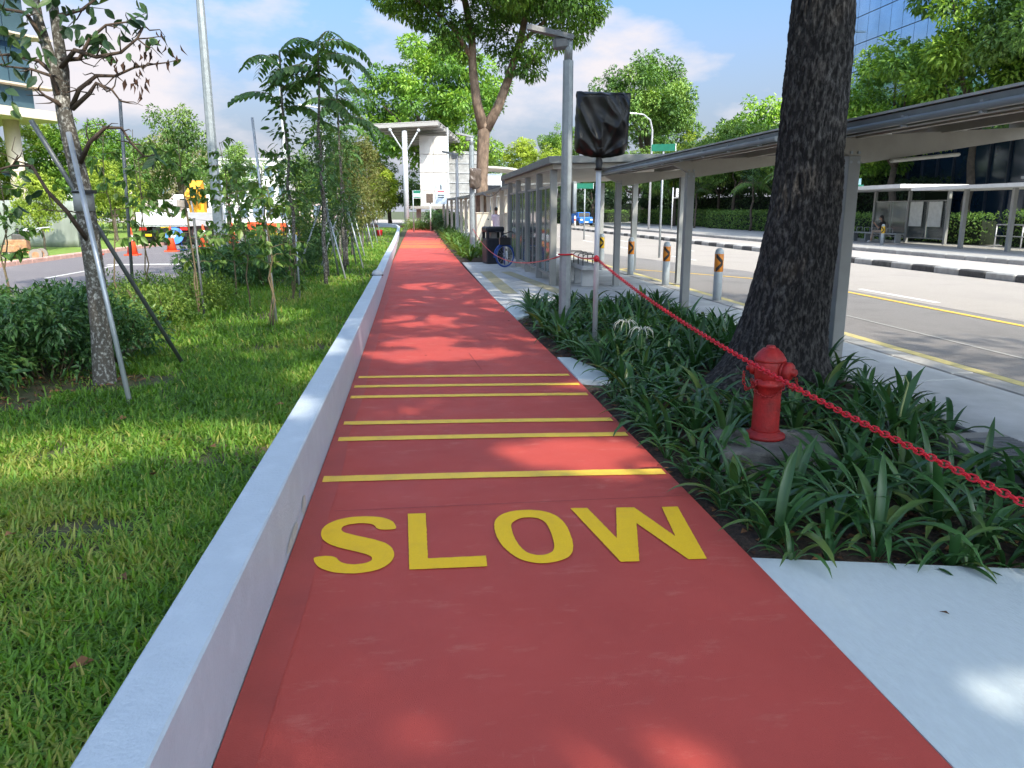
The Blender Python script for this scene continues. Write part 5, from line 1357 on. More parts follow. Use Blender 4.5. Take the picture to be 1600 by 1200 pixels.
# ---- young trees and saplings
def sapling(loc, h, stems, leafm, nleaf, z0, spread, ln, wd, label, seed, name="sapling", rad=.014, stem_m=None, droopz=.55, group=None, lean=0.1, clump=0):
    rng = np.random.default_rng(seed)
    t = thing(name, label, "sapling" if name == "sapling" else "tree", loc, 0, group)
    ends = []; 
    for k in range(stems):
        a = rng.uniform(0, 6.28); tip = (lean * math.cos(a) * (1 if stems > 1 else .3), lean * math.sin(a) * (1 if stems > 1 else .3), h * (1 - .12 * k))
        pts = wob((0.03 * math.cos(a) * (stems > 1), .03 * math.sin(a) * (stems > 1), -.05), tip, 8, .012, rng); ends.append(pts)
        part("stem", MB().tube(pts, [rad * (1 - .65 * i / 8) for i in range(9)], 8), stem_m or M_stem, t)
    P = []; D = []; tw = MB()
    nb = max(8, nleaf // 14)
    for k in range(nb):
        pts = ends[k % stems]; f = z0 / h + (1 - z0 / h) * ((k + rng.random()) / nb); i = min(7, int(f * 8)); q = np.array(pts[i]) + (np.array(pts[i + 1]) - np.array(pts[i])) * (f * 8 - i)
        a = k * 2.4 + rng.normal() * .4; prof = math.sin(PI * min(1, max(.12, (f - z0 / h) / (1 - z0 / h) * .85 + .12))) ** .6
        Lb = spread * prof * rng.uniform(.6, 1.15)
        e = q + np.array([math.cos(a) * Lb, math.sin(a) * Lb, Lb * rng.uniform(-.1, .55)])
        br = wob(q, e, 4, .05, rng, bow=(0, 0, .06 * Lb)); tw.tube(br, [rad * .4, rad * .32, rad * .25, rad * .18, rad * .1], 5, cap=False)
        m_ = max(3, nleaf // nb)
        for j in range(m_):
            s = rng.uniform(.15, 1.02); ii = min(3, int(s * 4)); p = np.array(br[ii]) + (np.array(br[ii + 1]) - np.array(br[ii])) * (s * 4 - ii)
            if clump: p = p + rng.normal(size=3) * clump
            P.append(p); dd = np.array([math.cos(a), math.sin(a), 0]) * .5 + rng.normal(size=3) * .6; dd[2] -= droopz; D.append(dd)
    part("twig", tw, stem_m or M_stem, t, kind="stuff")
    P = np.array(P); D = np.array(D); n = len(P); NN = rng.normal(size=(n, 3)) * .55 + np.array([0, 0, 1.])
    V, F, Rn = leaf_arrays(P, D, NN, ln * rng.uniform(.6, 1.25, n), wd * rng.uniform(.7, 1.2, n), rnd=np.clip(rng.normal(.42, .25, n), 0, 1), rng=rng, droop=.2, fine=True)
    link("leaves", np_mesh("leaves", V, F, Rn), leafm, t, kind="stuff")
    return t
SG = "broad-leaved saplings on the lawn"
sapling((-3.26, 12.0, .03), 2.55, 2, M_lf_sap, 230, .8, .7, .135, .065, "broad-leaved sapling with two thin stems in front of the tall lamp pole", 1, group=SG)
sapling((-2.02, 10.8, .03), 2.15, 2, M_lf_sap, 260, .85, .5, .13, .06, "sapling forking low on the lawn beside a leaning silver stake", 2, group=SG)
sapling((-2.19, 13.9, .03), 1.25, 3, M_lf_sap, 130, .3, .32, .12, .055, "short bushy sapling right of the forked sapling on the lawn", 3, group=SG)
sapling((-4.25, 11.6, .03), 2.6, 1, M_lf_sap, 150, 1.05, .65, .13, .062, "broad-leaved sapling left of the two-stemmed one, before the lorry", 4, group=SG)
sapling((-4.7, 14.2, .03), 2.9, 2, M_lf_sap, 170, .9, .75, .135, .065, "broad-leaved sapling beside the tall thin upright stake", 5, group=SG)
sapling((-3.3, 14.6, .03), 2.75, 2, M_lf_sap, 360, .6, .75, .13, .065, "broad-leaved sapling just right of the tall lamp pole", 6, group=SG)
sapling((-2.75, 13.0, .03), 2.3, 1, M_lf_sap, 300, .8, .6, .13, .06, "slim sapling between the lamp pole and the leaning silver stake", 7, group=SG)
sapling((-4.9, 9.9, .03), 2.2, 2, M_lf_sap, 150, 1.0, .55, .12, .06, "sapling behind the lichen-barked tree near the road edge", 9, group=SG)
sapling((-3.0, 18.2, .03), 3.3, 2, M_lf_sap, 520, .6, .8, .13, .06, "taller broad-leaved sapling behind the leaning silver stake", 10, group=SG)
stake((-1.97, 10.95, .03), (-2.11, 10.95, 2.80), .018, M_pipe_s, "tall thin stake leaning beside the low-forked sapling")
stake((-3.20, 11.95, .03), (-3.24, 12.0, 1.5), .018, M_pipe_d, "short upright stake tied to the two-stemmed sapling")
stake((-5.25, 15.0, 0), (-5.12, 15.0, 3.52), .030, M_pipe_d, "tall thin upright stake at the road edge left of the lamp pole")
stake((-4.7, 20.2, 0), (-4.73, 20.2, 2.4), .025, M_pipe_s, "upright stake between saplings right of the lamp pole")
stake((-2.10, 14.05, 0), (-2.1, 14.0, 1.2), .016, M_pipe_s, "short stake beside the short bushy sapling")

# pinnate fronds for the tall slender trees
def frond(L_, rng, nl=11, ll=.27, lw=.125):
    P = []; D = []; N_ = []; LL = []; pts = []
    x = z = 0.0; a = R(34)
    for i in range(nl + 1):
        t = i / nl; pts.append((x, 0, z)); ang = a - R(95) * t; x += math.cos(ang) * L_ / nl; z += math.sin(ang) * L_ / nl
        if i > 0:
            for s in (-1, 1):
                P.append(pts[-1]); D.append((.28, s * .75, -.62 + rng.normal() * .1)); N_.append((.1, s * .5, 1)); LL.append(ll * (1 - .35 * abs(t - .5) * 2) * rng.uniform(.85, 1.1))
    LL = np.array(LL)
    return pts, leaf_arrays(np.array(P), np.array(D), np.array(N_), LL, LL * lw / ll, rnd=np.clip(rng.normal(.4, .2, len(P)), 0, 1), rng=rng, droop=.12, fold=.15, fine=True)
def pinnate_tree(loc, h, label, seed, nf=9, L_=1.0, leafm=None, extra=120, rad=.045, tilt=0.0):
    rng = np.random.default_rng(seed); t = thing("slender_tree", label, "tree", loc, 0, "slender young trees with feathery tops")
    pts = wob((0, 0, -.05), (tilt, 0, h), 9, .006, rng); part("trunk", MB().tube(pts, [rad * (1 - .55 * i / 9) for i in range(10)], 10), M_bark2, t)
    for k in range(nf):
        f, arr = frond(L_ * rng.uniform(.8, 1.15), rng); V, F, Rn = arr
        zz = h - 1.15 * rng.random() ** 1.3; a = k * 2.4 + rng.normal() * .25
        o = link("frond", np_mesh("frond", V, F, Rn), leafm or M_lf_slen, t, loc=(tilt * zz / h, 0, zz), rot=(0, rng.normal() * .22, a), kind=None)
        part("midrib", MB().tube(f, [.010 * (1 - .8 * i / (len(f) - 1)) for i in range(len(f))], 5), M_stem, o)
    # scattered leaves down the stem
    n = extra; zz = rng.uniform(h * .35, h * .93, n); aa = rng.uniform(0, 6.28, n); rr_ = rng.uniform(.03, .34, n)
    P = np.stack([tilt * zz / h + rr_ * np.cos(aa), rr_ * np.sin(aa), zz], 1); D = np.stack([np.cos(aa), np.sin(aa), rng.normal(-.4, .3, n)], 1)
    V, F, Rn = leaf_arrays(P, D, rng.normal(size=(n, 3)) * .4 + np.array([0, 0, 1]), rng.uniform(.12, .21, n), rng.uniform(.055, .09, n), rnd=rng.random(n) * .7, fine=True)
    link("leaves", np_mesh("leaves", V, F, Rn), leafm or M_lf_slen, t, kind="stuff")
    return t
pinnate_tree((-1.95, 16.8, .03), 4.85, "tall slender tree with arching feathery fronds, tallest on the lawn", 31, nf=12, L_=1.15, extra=170, tilt=.08)
pinnate_tree((-2.65, 17.3, .03), 4.75, "slender tree with feathery fronds left of the tallest one", 32, nf=11, L_=1.1, extra=260, tilt=-.05)
pinnate_tree((-1.9, 20.6, .03), 4.7, "slender tree with reddish feathery fronds before the big green crown", 33, nf=12, L_=1.1, leafm=M_lf_slen, extra=170)
pinnate_tree((-2.6, 27.0, .03), 4.3, "farther slender tree with drooping fronds near the stair tower roof", 34, nf=12, L_=1.2, leafm=M_lf_sap, extra=150)
# bushy columns of small dark leaves, then lighter olive ones beyond
DG = "bushy young trees in a row along the lawn"
def column_tree(loc, h, r, leafm, label, seed, n=2600, ln=.10):
    rng = np.random.default_rng(seed); t = thing("young_tree", label, "tree", loc, 0, DG)
    pts = wob((0, 0, -.05), (rng.normal() * .1, rng.normal() * .1, h * .97), 8, .008, rng); part("trunk", MB().tube(pts, [.05 * (1 - .75 * i / 8) for i in range(9)], 9), M_bark2, t)
    pf = []
    for k in range(46):
        f = (k + rng.random()) / 46; z = h * (.24 + .76 * f); rr_ = r * math.sin(PI * (.15 + .80 * f)) ** .8 * rng.uniform(.3, 1.0); a = rng.uniform(0, 6.28)
        pf.append((np.array([rr_ * math.cos(a), rr_ * math.sin(a), z]), .26 * rng.uniform(.6, 1.2)))
    V, F, Rn = puff_leaves(pf, n / 46, ln, ln * .45, rng, flat=1.0, tone=.3, hang=.35)
    link("crown", np_mesh("crown", V, F, Rn), leafm, t, kind="stuff")
    mb = MB()
    for c, q in pf[::2]: mb.tube(wob((0, 0, max(.3, c[2] - .35)), c, 3, .04, rng), [.012, .009, .006, .003], 5, cap=False)
    part("branch", mb, M_twig, t, kind="stuff")
    return t
column_tree((-2.15, 18.9, .03), 3.55, .62, M_lf_dark, "bushy dark young tree just behind the tallest slender tree", 51, 2600, .085)
column_tree((-2.0, 22.6, .03), 3.7, .75, M_lf_dark, "bushy dark young tree with a tripod of stakes, second of the row", 52, 3000, .09)
column_tree((-2.3, 28, .03), 3.8, .8, M_lf_olive, "olive green young tree, third of the row, staked", 53, 2600, .11)
column_tree((-2.35, 34, .03), 4.4, .95, M_lf_olive, "olive green young tree, fourth of the row, bushy", 54, 2800, .13)
column_tree((-2.5, 41, .03), 4.9, 1.1, M_lf_olive, "olive green young tree, fifth of the row", 55, 2800, .15)
column_tree((-2.75, 50, .03), 5.2, 1.35, M_lf_olive, "olive green young tree with pale trunk by the red bucket, farthest staked one", 56, 3000, .18)
column_tree((-3.6, 24.5, .03), 3.2, .8, M_lf_sap, "light green young tree standing deeper in the lawn behind the second bushy tree", 57, 2400, .11)
column_tree((-4.2, 31, .03), 3.6, 1.0, M_lf_sap, "light green young tree near the side road before the white building", 58, 2400, .13)
k = 0
for (x, y), ht in (((-2.0, 22.6), 1.9), ((-2.3, 28), 2.0), ((-2.35, 34), 2.1), ((-2.5, 41), 2.2), ((-2.75, 50), 2.4), ((-2.15, 18.9), 1.8)):
    for a, side in ((R(-50), "right front"), (R(75), "right rear"), (R(190), "left")):
        k += 1
        f = Vector((x + .75 * math.cos(a), y + .75 * math.sin(a), .02))
        stake(f, (x + .05 * math.cos(a), y + .05 * math.sin(a), ht), .022, M_pipe_s, "%s stake of the tripod holding the %s" % (side, {22.6: "second bushy dark tree", 28: "third tree of the row", 34: "fourth tree of the row", 41: "fifth tree of the row", 50: "tree by the red bucket", 18.9: "bushy tree behind the tallest slender tree"}[y]))
bu = thing("red_bucket", "small red bucket standing at the foot of the far staked tree", "bucket", (-2.35, 50.2, .04))
part("body", MB().lathe([(.15, 0), (.19, .38), (.20, .40), (.17, .40)], 14), M_chain, bu)
part("handle", MB().tube([(.19 * math.cos(t), 0, .40 + .1 * math.sin(t)) for t in [PI * i / 10 for i in range(11)]], .008, 5), M_galv, bu)

# ---- shrubs
def bush_mesh(seed, rx, ry, h, npf, per, ln, wd, flat=.8):
    rng = np.random.default_rng(seed); pf = puffs((0, 0, h * .42), (rx, ry, h * .52), npf, .20, rng, shell=.4, low=-.5)
    return np_mesh("foliage", *puff_leaves(pf, per, ln, wd, rng, flat=flat, tone=.3, hang=.2))
b1 = [bush_mesh(70 + k, .60, .55, .85, 40, 70, .085, .032) for k in range(3)]
b2 = [bush_mesh(80 + k, .65, .6, .5, 34, 70, .06, .026) for k in range(2)]
def bush(me, m, loc, label, rz=0, s=1.0, grp=None):
    t = thing("shrub", label, "shrub", loc, rz, grp)
    o = link("foliage", me, None, t, scale=s, kind="stuff")
    if len(me.materials) == 0: me.materials.append(m)
    mb = MB(); rng = np.random.default_rng(int(abs(loc[0] * 100 + loc[1])))
    for k in range(7): a = rng.uniform(0, 6.28); mb.tube(wob((.1 * math.cos(a), .1 * math.sin(a), -.05), (.35 * math.cos(a), .35 * math.sin(a), .5), 3, .04, rng), [.010, .008, .006, .003], 5, cap=False)
    part("stem", mb, M_stem, t, kind="stuff")
    return t
SHG = "dark shrubs at the left edge"
for i, (x, y, s) in enumerate(((-3.55, 7.75, 1.0), (-4.05, 7.1, 1.08), (-4.5, 7.8, 1.0), (-3.75, 8.7, .95), (-4.7, 8.9, 1.05), (-3.25, 8.6, .8), (-4.15, 9.5, .9), (-5.05, 7.3, 1.0))):
    bush(b1[i % 3], M_lf_shrub, (x, y, .03), ["dark shrub directly behind the lichen-barked trunk", "dark shrub at the left frame edge, nearest the viewer", "dark shrub with raised tips left of the trunk, second row", "dark shrub right behind the trunk, beside the crossing dark stake", "dark shrub farthest left against the side road", "small dark shrub at the foot of the dark stake", "dark shrub of the back row behind the trunk", "dark shrub at the very left edge above the nearest one"][i], i * 1.3, s, SHG)
# low shoots in front of the dark shrubs
for i, (x, y, s) in enumerate(((-3.7, 11.4, 1.0), (-4.3, 12.3, 1.1), (-3.5, 12.9, 1.0), (-4.6, 13.6, 1.1), (-3.9, 14.4, 1.0), (-4.9, 11.2, 1.0), (-4.0, 10.5, .8))):
    bush(b2[i % 2], M_lf_low, (x, y, .03), ["low bright green shrub left of the two-stemmed sapling", "low bright shrub behind the first, by the road", "low bright shrub behind the two-stemmed sapling", "low bright shrub at the road edge under the lamp pole", "low bright shrub at the foot of the lamp pole side saplings", "low bright shrub left of the others at the road edge", "small low bright shrub near the dark stake foot"][i], i * 1.7, s, "low bright shrubs along the side road")
for i, (x, y, s) in enumerate(((-3.1, 16.6, 1.0), (-3.9, 17.4, 1.1), (-4.7, 18.4, 1.1), (-3.0, 19.6, 1.0), (-3.8, 20.8, 1.1), (-4.8, 21.8, 1.1), (-3.0, 23.0, .9), (-3.6, 26.5, 1.0), (-4.8, 25.5, 1.1), (-3.2, 31, 1.0), (-4.4, 35, 1.2), (-4.9, 29, 1.1))):
    bush(b1[i % 3], M_lf_shrub, (x, y, .03), "dark shrub in the planted strip behind the saplings", i * 2.1, s, "dark shrubs behind the saplings")

# ---- street lamps of the side road
def street_lamp(loc, h, label, arm=1.0, r=.115):
    t = thing("street_lamp", label, "street lamp", loc, 0, "street lamps of the side road")
    part("pole", MB().tube([(0, 0, -.1), (0, 0, 1.2), (0, 0, h)], [r * 1.12, r, r * .6], 8, smooth=False), M_silver if loc[1] > 30 else M_galv, t)
    part("arm", MB().tube([(0, 0, h - .12), (-arm, 0, h)], [.05, .04], 8), M_silver, t)
    vs = [(-arm + .2, -.14, h - .03), (-arm - .62, -.10, h + .05), (-arm - .62, .10, h + .05), (-arm + .2, .14, h - .03), (-arm + .2, -.12, h + .10), (-arm - .6, -.08, h + .14), (-arm - .6, .08, h + .14), (-arm + .2, .12, h + .10)]
    part("luminaire", MB().add(vs, [(0, 1, 2, 3), (7, 6, 5, 4), (0, 4, 5, 1), (2, 6, 7, 3), (1, 5, 6, 2), (0, 3, 7, 4)]), mat("white_lamp_head", (.75, .76, .78), rough=.4), t)
    part("base_plate", MB().box((0, 0, .03), (.45, .45, .06)), M_oldconc, t)
street_lamp((-5.54, 22.92, 0), 9.6, "tall grey octagonal lamp pole rising out of the frame at the left", r=.145)
street_lamp((-6.3, 40, 0), 8.5, "street lamp whose white head shows left of the feathery fronds", arm=.75)
street_lamp((-6.2, 56, 0), 8.5, "farthest street lamp, its white head beside the tallest slender tree", arm=.9)

# ---- traffic cones
M_cone = mat("orange_cone", (.72, .075, .018), rough=.5, var=.06)
def cone(loc, label, s=1.15, first=None):
    t = thing("traffic_cone", label, "traffic cone", loc, 0, "orange traffic cones on the side road"); t.scale = (s, s, s)
    bevel(part("base", MB().box((0, 0, .025), (.42, .42, .05)), M_cone, t), .01)
    part("cone_body", MB().lathe([(.17, .05), (.10, .45), (.035, .85), (.03, .90)], 18), M_cone, t)
    part("white_collar", MB().lathe([(.097, .48), (.066, .66)], 18), M_line_w, t)
    return t
cone((-10.67, 30.9, -.03), "orange cone left of the lorry, behind the thin upright stake")
cone((-10.05, 33.6, -.03), "orange cone in front of the blue round sign")
cone((-12.1, 31.1, -.03), "orange cone half hidden behind the lichen-barked trunk")
cone((-9.9, 38, -.03), "orange cone at the right rear of the lorry")
cone((-9.6, 42.5, -.03), "orange cone just left of the tall lamp pole")
cone((-9.3, 49.5, -.03), "farthest orange cone near the orange barrier")
bs = thing("round_road_sign", "blue round road sign on a low stand leaning behind an orange cone", "sign", (-10.2, 34.3, -.03))
part("disc", MB().lathe([(.36, 0), (.36, .02)], 24, c=(.1, 0, .62), axis=(0.1, -1, .35)), mat("blue_sign_face", (.02, .16, .55), rough=.4), bs)
part("white_arrow", MB().box((.1, -.03, .63), (.10, .008, .42), ry=R(35), rx=R(-18)), M_line_w, bs)
part("stand", MB().tube([(-.2, .1, 0), (-.1, .02, .9)], .02, 6).tube([(.35, .1, 0), (.3, .02, .9)], .02, 6).box((.1, .35, .03), (.6, .5, .05)), M_blue, bs)

# ---- orange plastic barriers
for i, (x, y) in enumerate(((-9.4, 50.5), (-7.9, 51.0), (-11.2, 57))):
    br_ = thing("plastic_barrier", ["orange plastic barrier by the farthest cone", "orange plastic barrier with yellow base right of the first", "orange plastic barrier farther up the side road"][i], "barrier", (x, y, -.03), R(10 - 12 * i), "orange barriers on the side road")
    bevel(part("panel", MB().box((0, 0, .62), (1.35, .10, .55)), M_cone, br_), .03)
    part("base_bar", MB().box((0, 0, .22), (1.5, .14, .16)), M_chev_y, br_)
    for s in (-.55, .55): part("foot", MB().box((s, 0, .06), (.16, .5, .12)), M_black, br_)

# ---- lorry with a yellow crane
lo = thing("lorry", "white flatbed lorry with a yellow crane parked on the side road, seen from behind", "lorry", (-12.15, 39.6, -.03))
M_lw = mat("lorry_white_paint", (.70, .71, .72), rough=.4, var=.05, scale=3, stain=(.5, .5, .48), stain_scale=3, stain_amt=.4)
part("flatbed", MB().box((0, 2.6, .98), (2.35, 5.2, .14)), M_lw, lo)
part("tailgate", MB().box((0, -.02, 1.28), (2.35, .07, .60)), M_lw, lo)
for s in (-1, 1): part("side_board", MB().box((s * 1.15, 2.6, 1.28), (.06, 5.2, .58)), M_lw, lo)
part("chassis", MB().box((0, 3.4, .72), (.9, 7.2, .26)), M_black, lo)
part("rear_bumper", MB().box((0, .05, .50), (2.1, .12, .16)), M_black, lo)
for x in (-.7, .0, .7): part("bumper_stripe", MB().box((x, -.02, .50), (.30, .02, .12)), M_chev_y, lo)
for s in (-1, 1): part("tail_light", MB().box((s * .95, .0, .80), (.34, .06, .14)), mat("tail_light_red", (.5, .02, .015), rough=.3), lo)
part("number_plate", MB().box((.1, -.01, .80), (.42, .03, .16)), M_chev_y, lo)
for y in (1.3, 6.2):
    for s in (-1, 1):
        w = part("wheel", MB().tube([(-.14, 0, 0), (.14, 0, 0)], .46, 20), M_black, lo, loc=(s * .95, y, .46)); part("rim", MB().tube([(-.15, 0, 0), (.15, 0, 0)], .22, 14), M_silver, w)
for s in (-1, 1): part("mud_flap", MB().box((s * .9, .55, .45), (.5, .03, .55)), M_black, lo)
cabp = bevel(part("cab", MB().box((0, 6.6, 1.65), (2.25, 1.7, 1.75)), M_lw, lo), .10, 3)
part("rear_window", MB().box((0, 5.73, 2.05), (1.5, .03, .5)), M_black, cabp)
cr_ = part("crane", MB().box((.75, 3.6, 1.85), (.75, .6, 1.6)).box((.75, 3.3, 2.7), (.55, 1.5, .42), rx=R(24)).box((.55, 3.0, 2.25), (.3, .9, .26), rx=R(-30)).tube([(.9, 3.4, 1.6), (.9, 2.9, 2.7)], .07, 8), mat("crane_yellow", (.74, .36, .02), rough=.4, var=.08), lo)
part("hydraulic_ram", MB().tube([(.62, 3.2, 1.4), (.62, 2.8, 2.3)], .05, 8), M_galv, lo)
part("load", MB().box((-.5, 3.4, 1.75), (.9, 1.4, .9)).box((-.6, 1.7, 1.55), (.7, .9, .5)), mat("load_grey", (.45, .44, .42), var=.3, scale=3), lo, kind="stuff")
part("hose_coil", MB().tube([(.45 + .16 * math.cos(t), -.08, .62 + .22 * math.sin(t)) for t in [2 * PI * i / 20 for i in range(21)]], .025, 6), mat("hose_tan", (.4, .3, .15)), lo)

# ---- walk-behind machine
mc = thing("trenching_machine", "muddy orange walk-behind machine with handlebars on the side road edge", "machine", (-12.95, 27.6, .0), R(8))
M_mud = mat("muddy_orange", (.38, .20, .10), rough=.9, var=.35, scale=9, stain=(.30, .25, .20), stain_scale=5, stain_amt=.7)
bevel(part("engine_block", MB().box((-.15, 0, .52), (.62, .42, .34)).box((-.35, 0, .40), (.45, .5, .24)), M_mud, mc), .03)
bevel(part("engine_cover", MB().box((-.05, 0, .76), (.44, .34, .20)), mat("dark_engine", (.08, .075, .07), var=.3, scale=9), mc), .03)
part("air_filter", MB().lathe([(.09, 0), (.09, .16), (.05, .19)], 14, c=(.12, .05, .86)), M_silver, mc)
part("exhaust", MB().tube([(-.15, .1, .8), (-.15, .1, 1.05)], .035, 8), M_black, mc)
for y, r_, x in ((-.28, .20, .42), (.28, .20, .42), (-.25, .15, -.42), (.25, .15, -.42)):
    w = part("wheel", MB().tube([(0, -.05, 0), (0, .05, 0)], r_, 18), mat("dusty_tyre", (.25, .22, .19), rough=.95), mc, loc=(x, y, r_ - .01)); part("rim", MB().tube([(0, -.055, 0), (0, .055, 0)], r_ * .55, 12), M_mud, w)
part("chassis_rail", MB().box((0, -.16, .27), (1.0, .06, .07)).box((0, .16, .27), (1.0, .06, .07)), M_mud, mc, kind="stuff")
part("handlebar", MB().tube([(.15, -.2, .75), (.55, -.22, 1.05), (.80, -.22, 1.08)], .018, 7).tube([(.15, .2, .75), (.55, .22, 1.05), (.80, .22, 1.08)], .018, 7).tube([(.55, -.22, 1.05), (.55, .22, 1.05)], .016, 7), M_silver, mc)

# ---- hoarding of grey sheet on the verge
ho = thing("sheet_hoarding", "grey-green sheet hoarding behind the muddy machine on the verge", "hoarding", (-19.5, 36.2, .06))
M_hoard = mat("grey_green_sheet", (.23, .255, .225), rough=.75, var=.14, scale=2, stretch=(2.5, 1, .5))
n = 60; vs = []; fs = []
for i in range(n + 1):
    x = -5.2 + 10.0 * i / n
    for j in range(7): z = 2.0 * j / 6; vs.append((x, .05 * math.sin(x * 4.5) + .05 * mnoise.noise(Vector((x * 1.5, z, 0))) - .03 * math.sin(PI * z / 2), z - .03 * (j == 6) * math.sin(x * 3) ** 2))
for i in range(n):
    for j in range(6): a = i * 7 + j; fs.append((a, a + 7, a + 8, a + 1))
o = part("sheet", MB().add(vs, fs, True), M_hoard, ho); sm_ = o.modifiers.new("s", 'SOLIDIFY'); sm_.thickness = .01
pm2 = MB().tube([(0, .12, -.05), (0, .12, 2.1)], .04, 8).mesh("post")
for k in range(5): link("post", pm2, M_galv, ho, loc=(-5 + k * 2.45, 0, 0))

# ============================================================ BACKGROUND TREES, BUILDINGS, FAR SIDE OF THE ROAD
M_lf_br = leafmat("bright_crown_leaf", (0.052, 0.131, 0.021), (0.149, 0.289, 0.038), (0.350, 0.507, 0.079), transl=.32, rough=.5)
M_lf_md = leafmat("mid_crown_leaf", (0.049, 0.108, 0.028), (0.114, 0.219, 0.045), (0.263, 0.376, 0.088), transl=.3, rough=.5)
M_lf_yl = leafmat("yellow_crown_leaf", (0.098, 0.154, 0.021), (0.238, 0.322, 0.042), (0.448, 0.518, 0.084), transl=.4, rough=.5)
M_lf_dk = leafmat("deep_crown_leaf", (0.016, 0.042, 0.016), (0.032, 0.074, 0.026), (0.080, 0.144, 0.040), transl=.2, rough=.5)
M_lf_fk = leafmat("forked_tree_leaf", (0.035, 0.088, 0.019), (0.088, 0.192, 0.029), (0.208, 0.336, 0.048), transl=.4, rough=.45)
M_lf_pk = leafmat("pale_sparse_leaf", (0.144, 0.156, 0.072), (0.240, 0.240, 0.132), (0.384, 0.348, 0.240), transl=.4, rough=.6)
M_bark3 = mat("tan_bark", (.10, .068, .048), rough=.95, col2=(.25, .175, .125), scale=5, thr=(.38, .7), stretch=(1, 1, .5), bump=.5, bscale=14)
M_bark4 = mat("far_bark", (.10, .08, .06), rough=.95, var=.3, scale=4)

# ---- forked tree behind the cabinets
fk = thing("forked_tree", "tan forked tree rising behind the cream cabinets with a dark green crown overhead", "tree", (3.55, 43, 0))
tk = MB()
tk.tube([(0, 0, -.2), (0, 0, .4), (.0, 0, 2.2), (.05, 0, 4.2), (.12, 0, 5.6), (.19, 0, 6.1), (.22, 0, 6.45)], [.46, .36, .33, .32, .33, .30, .12], 16)
tk.tube([(.12, 0, 5.9), (-.22, 0, 7.2), (-.42, 0, 8.8), (-.45, 0, 10.4), (-.75, 0, 12), (-1.2, .2, 14)], [.31, .25, .22, .19, .17, .12], 12)
tk.tube([(.25, 0, 5.9), (.9, 0, 7.0), (1.45, 0, 8.4), (2.05, 0, 10.2), (2.5, 0, 12), (2.9, .2, 14)], [.31, .25, .22, .19, .16, .10], 12)
tk.tube([(1.55, 0, 8.6), (2.3, -.2, 9.1), (2.9, -.4, 9.4)], [.1, .07, .04], 8); tk.tube([(-.45, 0, 9.4), (-1.3, -.4, 10.6), (-2.4, -.6, 11.6), (-3.6, -1, 12)], [.14, .11, .08, .05], 8)
tk.tube([(2.0, 0, 10.1), (3.4, -.5, 11.3), (4.8, -.8, 11.9)], [.13, .09, .05], 8)
part("trunk", tk, M_bark3, fk)
rng = np.random.default_rng(90)
pf = [(np.array(c), r) for c, r in (((1.9, -.4, 9.15), 1.0), ((2.7, 0, 8.9), .8), ((2.6, -.6, 9.9), 1.2), ((3.9, -.2, 10.5), 1.1), ((4.8, .2, 10.9), 1.2), ((5.4, -.3, 11.6), 1.1), ((5.9, 0, 12.1), 1.0), ((1.2, .6, 10.3), 1.1), ((.3, -.5, 11.2), 1.3), ((-1.2, 0, 10.6), 1.1), ((-2.2, -.5, 11.2), 1.1), ((-3.0, .3, 11.6), 1.1), ((-3.9, 0, 11.8), 1.0), ((-4.6, -.2, 12.1), .9), ((-2.0, -.3, 10.0), .7), ((-.6, .9, 9.7), .6))]
pf += [(c, r) for c, r in puffs((.8, 0, 13.3), (6.6, 5.2, 2.6), 60, 1.25, rng, shell=.3, low=-.8)]
V, F, Rn = puff_leaves(pf, 620, .26, .115, rng, flat=.7, tone=.3, hang=.55)
link("crown", np_mesh("crown", V, F, Rn), M_lf_fk, fk, kind="stuff")

# ---- crowns used for trees in the distance
def crown_mesh(seed, rad, npf, pr, per, ln, wd=.5, shell=.55, low=-.7, flat=.75, tone=.35):
    rng = np.random.default_rng(seed); pf = puffs((0, 0, 0), rad, npf, pr, rng, shell=shell, low=low)
    return pf, np_mesh("crown", *puff_leaves(pf, per, ln, ln * wd, rng, flat=flat, tone=tone, hang=.25))
CW = [crown_mesh(100, (8.6, 7, 8.8), 120, 1.35, 210, .50), crown_mesh(101, (9.6, 8, 7.2), 130, 1.3, 190, .48), crown_mesh(102, (5, 5, 4.2), 60, 1.1, 200, .40), crown_mesh(103, (4.2, 4.2, 5.0), 60, .95, 190, .34, low=-.9), crown_mesh(104, (3.2, 3.2, 3.6), 46, .7, 150, .26, shell=.4)]
CMAT = {}
def far_tree(k, m, loc, zc, s, label, trunk_r=.35, tz=None, rz=0, grp="trees in the background", name="background_tree", spread=5):
    t = thing(name, label, "tree", loc, 0, grp)
    key = (k, m.name)
    if key not in CMAT:
        me = CW[k][1] if not any(a == k for a, _ in CMAT) else CW[k][1].copy(); me.materials.clear(); me.materials.append(m); CMAT[key] = me
    link("crown", CMAT[key], None, t, loc=(0, 0, zc), rot=(0, 0, rz), scale=s, kind="stuff")
    rng = np.random.default_rng(int(abs(loc[0] * 7 + loc[1] * 3)) + k); sv = s if hasattr(s, '__len__') else (s,) * 3
    mb = MB(); top = np.array([0, 0, zc * .55]); mb.tube(wob((0, 0, -.3), top, 5, .012, rng), [trunk_r * (1.25 - .5 * i / 5) for i in range(6)], 10)
    for j in range(spread):
        c = CW[k][0][rng.integers(len(CW[k][0]))][0] * np.array(sv); cr, sr = math.cos(rz), math.sin(rz); e = np.array([c[0] * cr - c[1] * sr, c[0] * sr + c[1] * cr, c[2]]) * .8 + np.array([0, 0, zc])
        mb.tube(wob(top, e, 5, .03, rng), [trunk_r * .6 * (1 - .8 * i / 5) for i in range(6)], 7)
    part("trunk", mb, M_bark4, t)
    return t
far_tree(0, M_lf_br, (3.0, 95, 0), 12.6, 1.0, "big bright green tree with a cauliflower crown behind the white stair tower", .6)
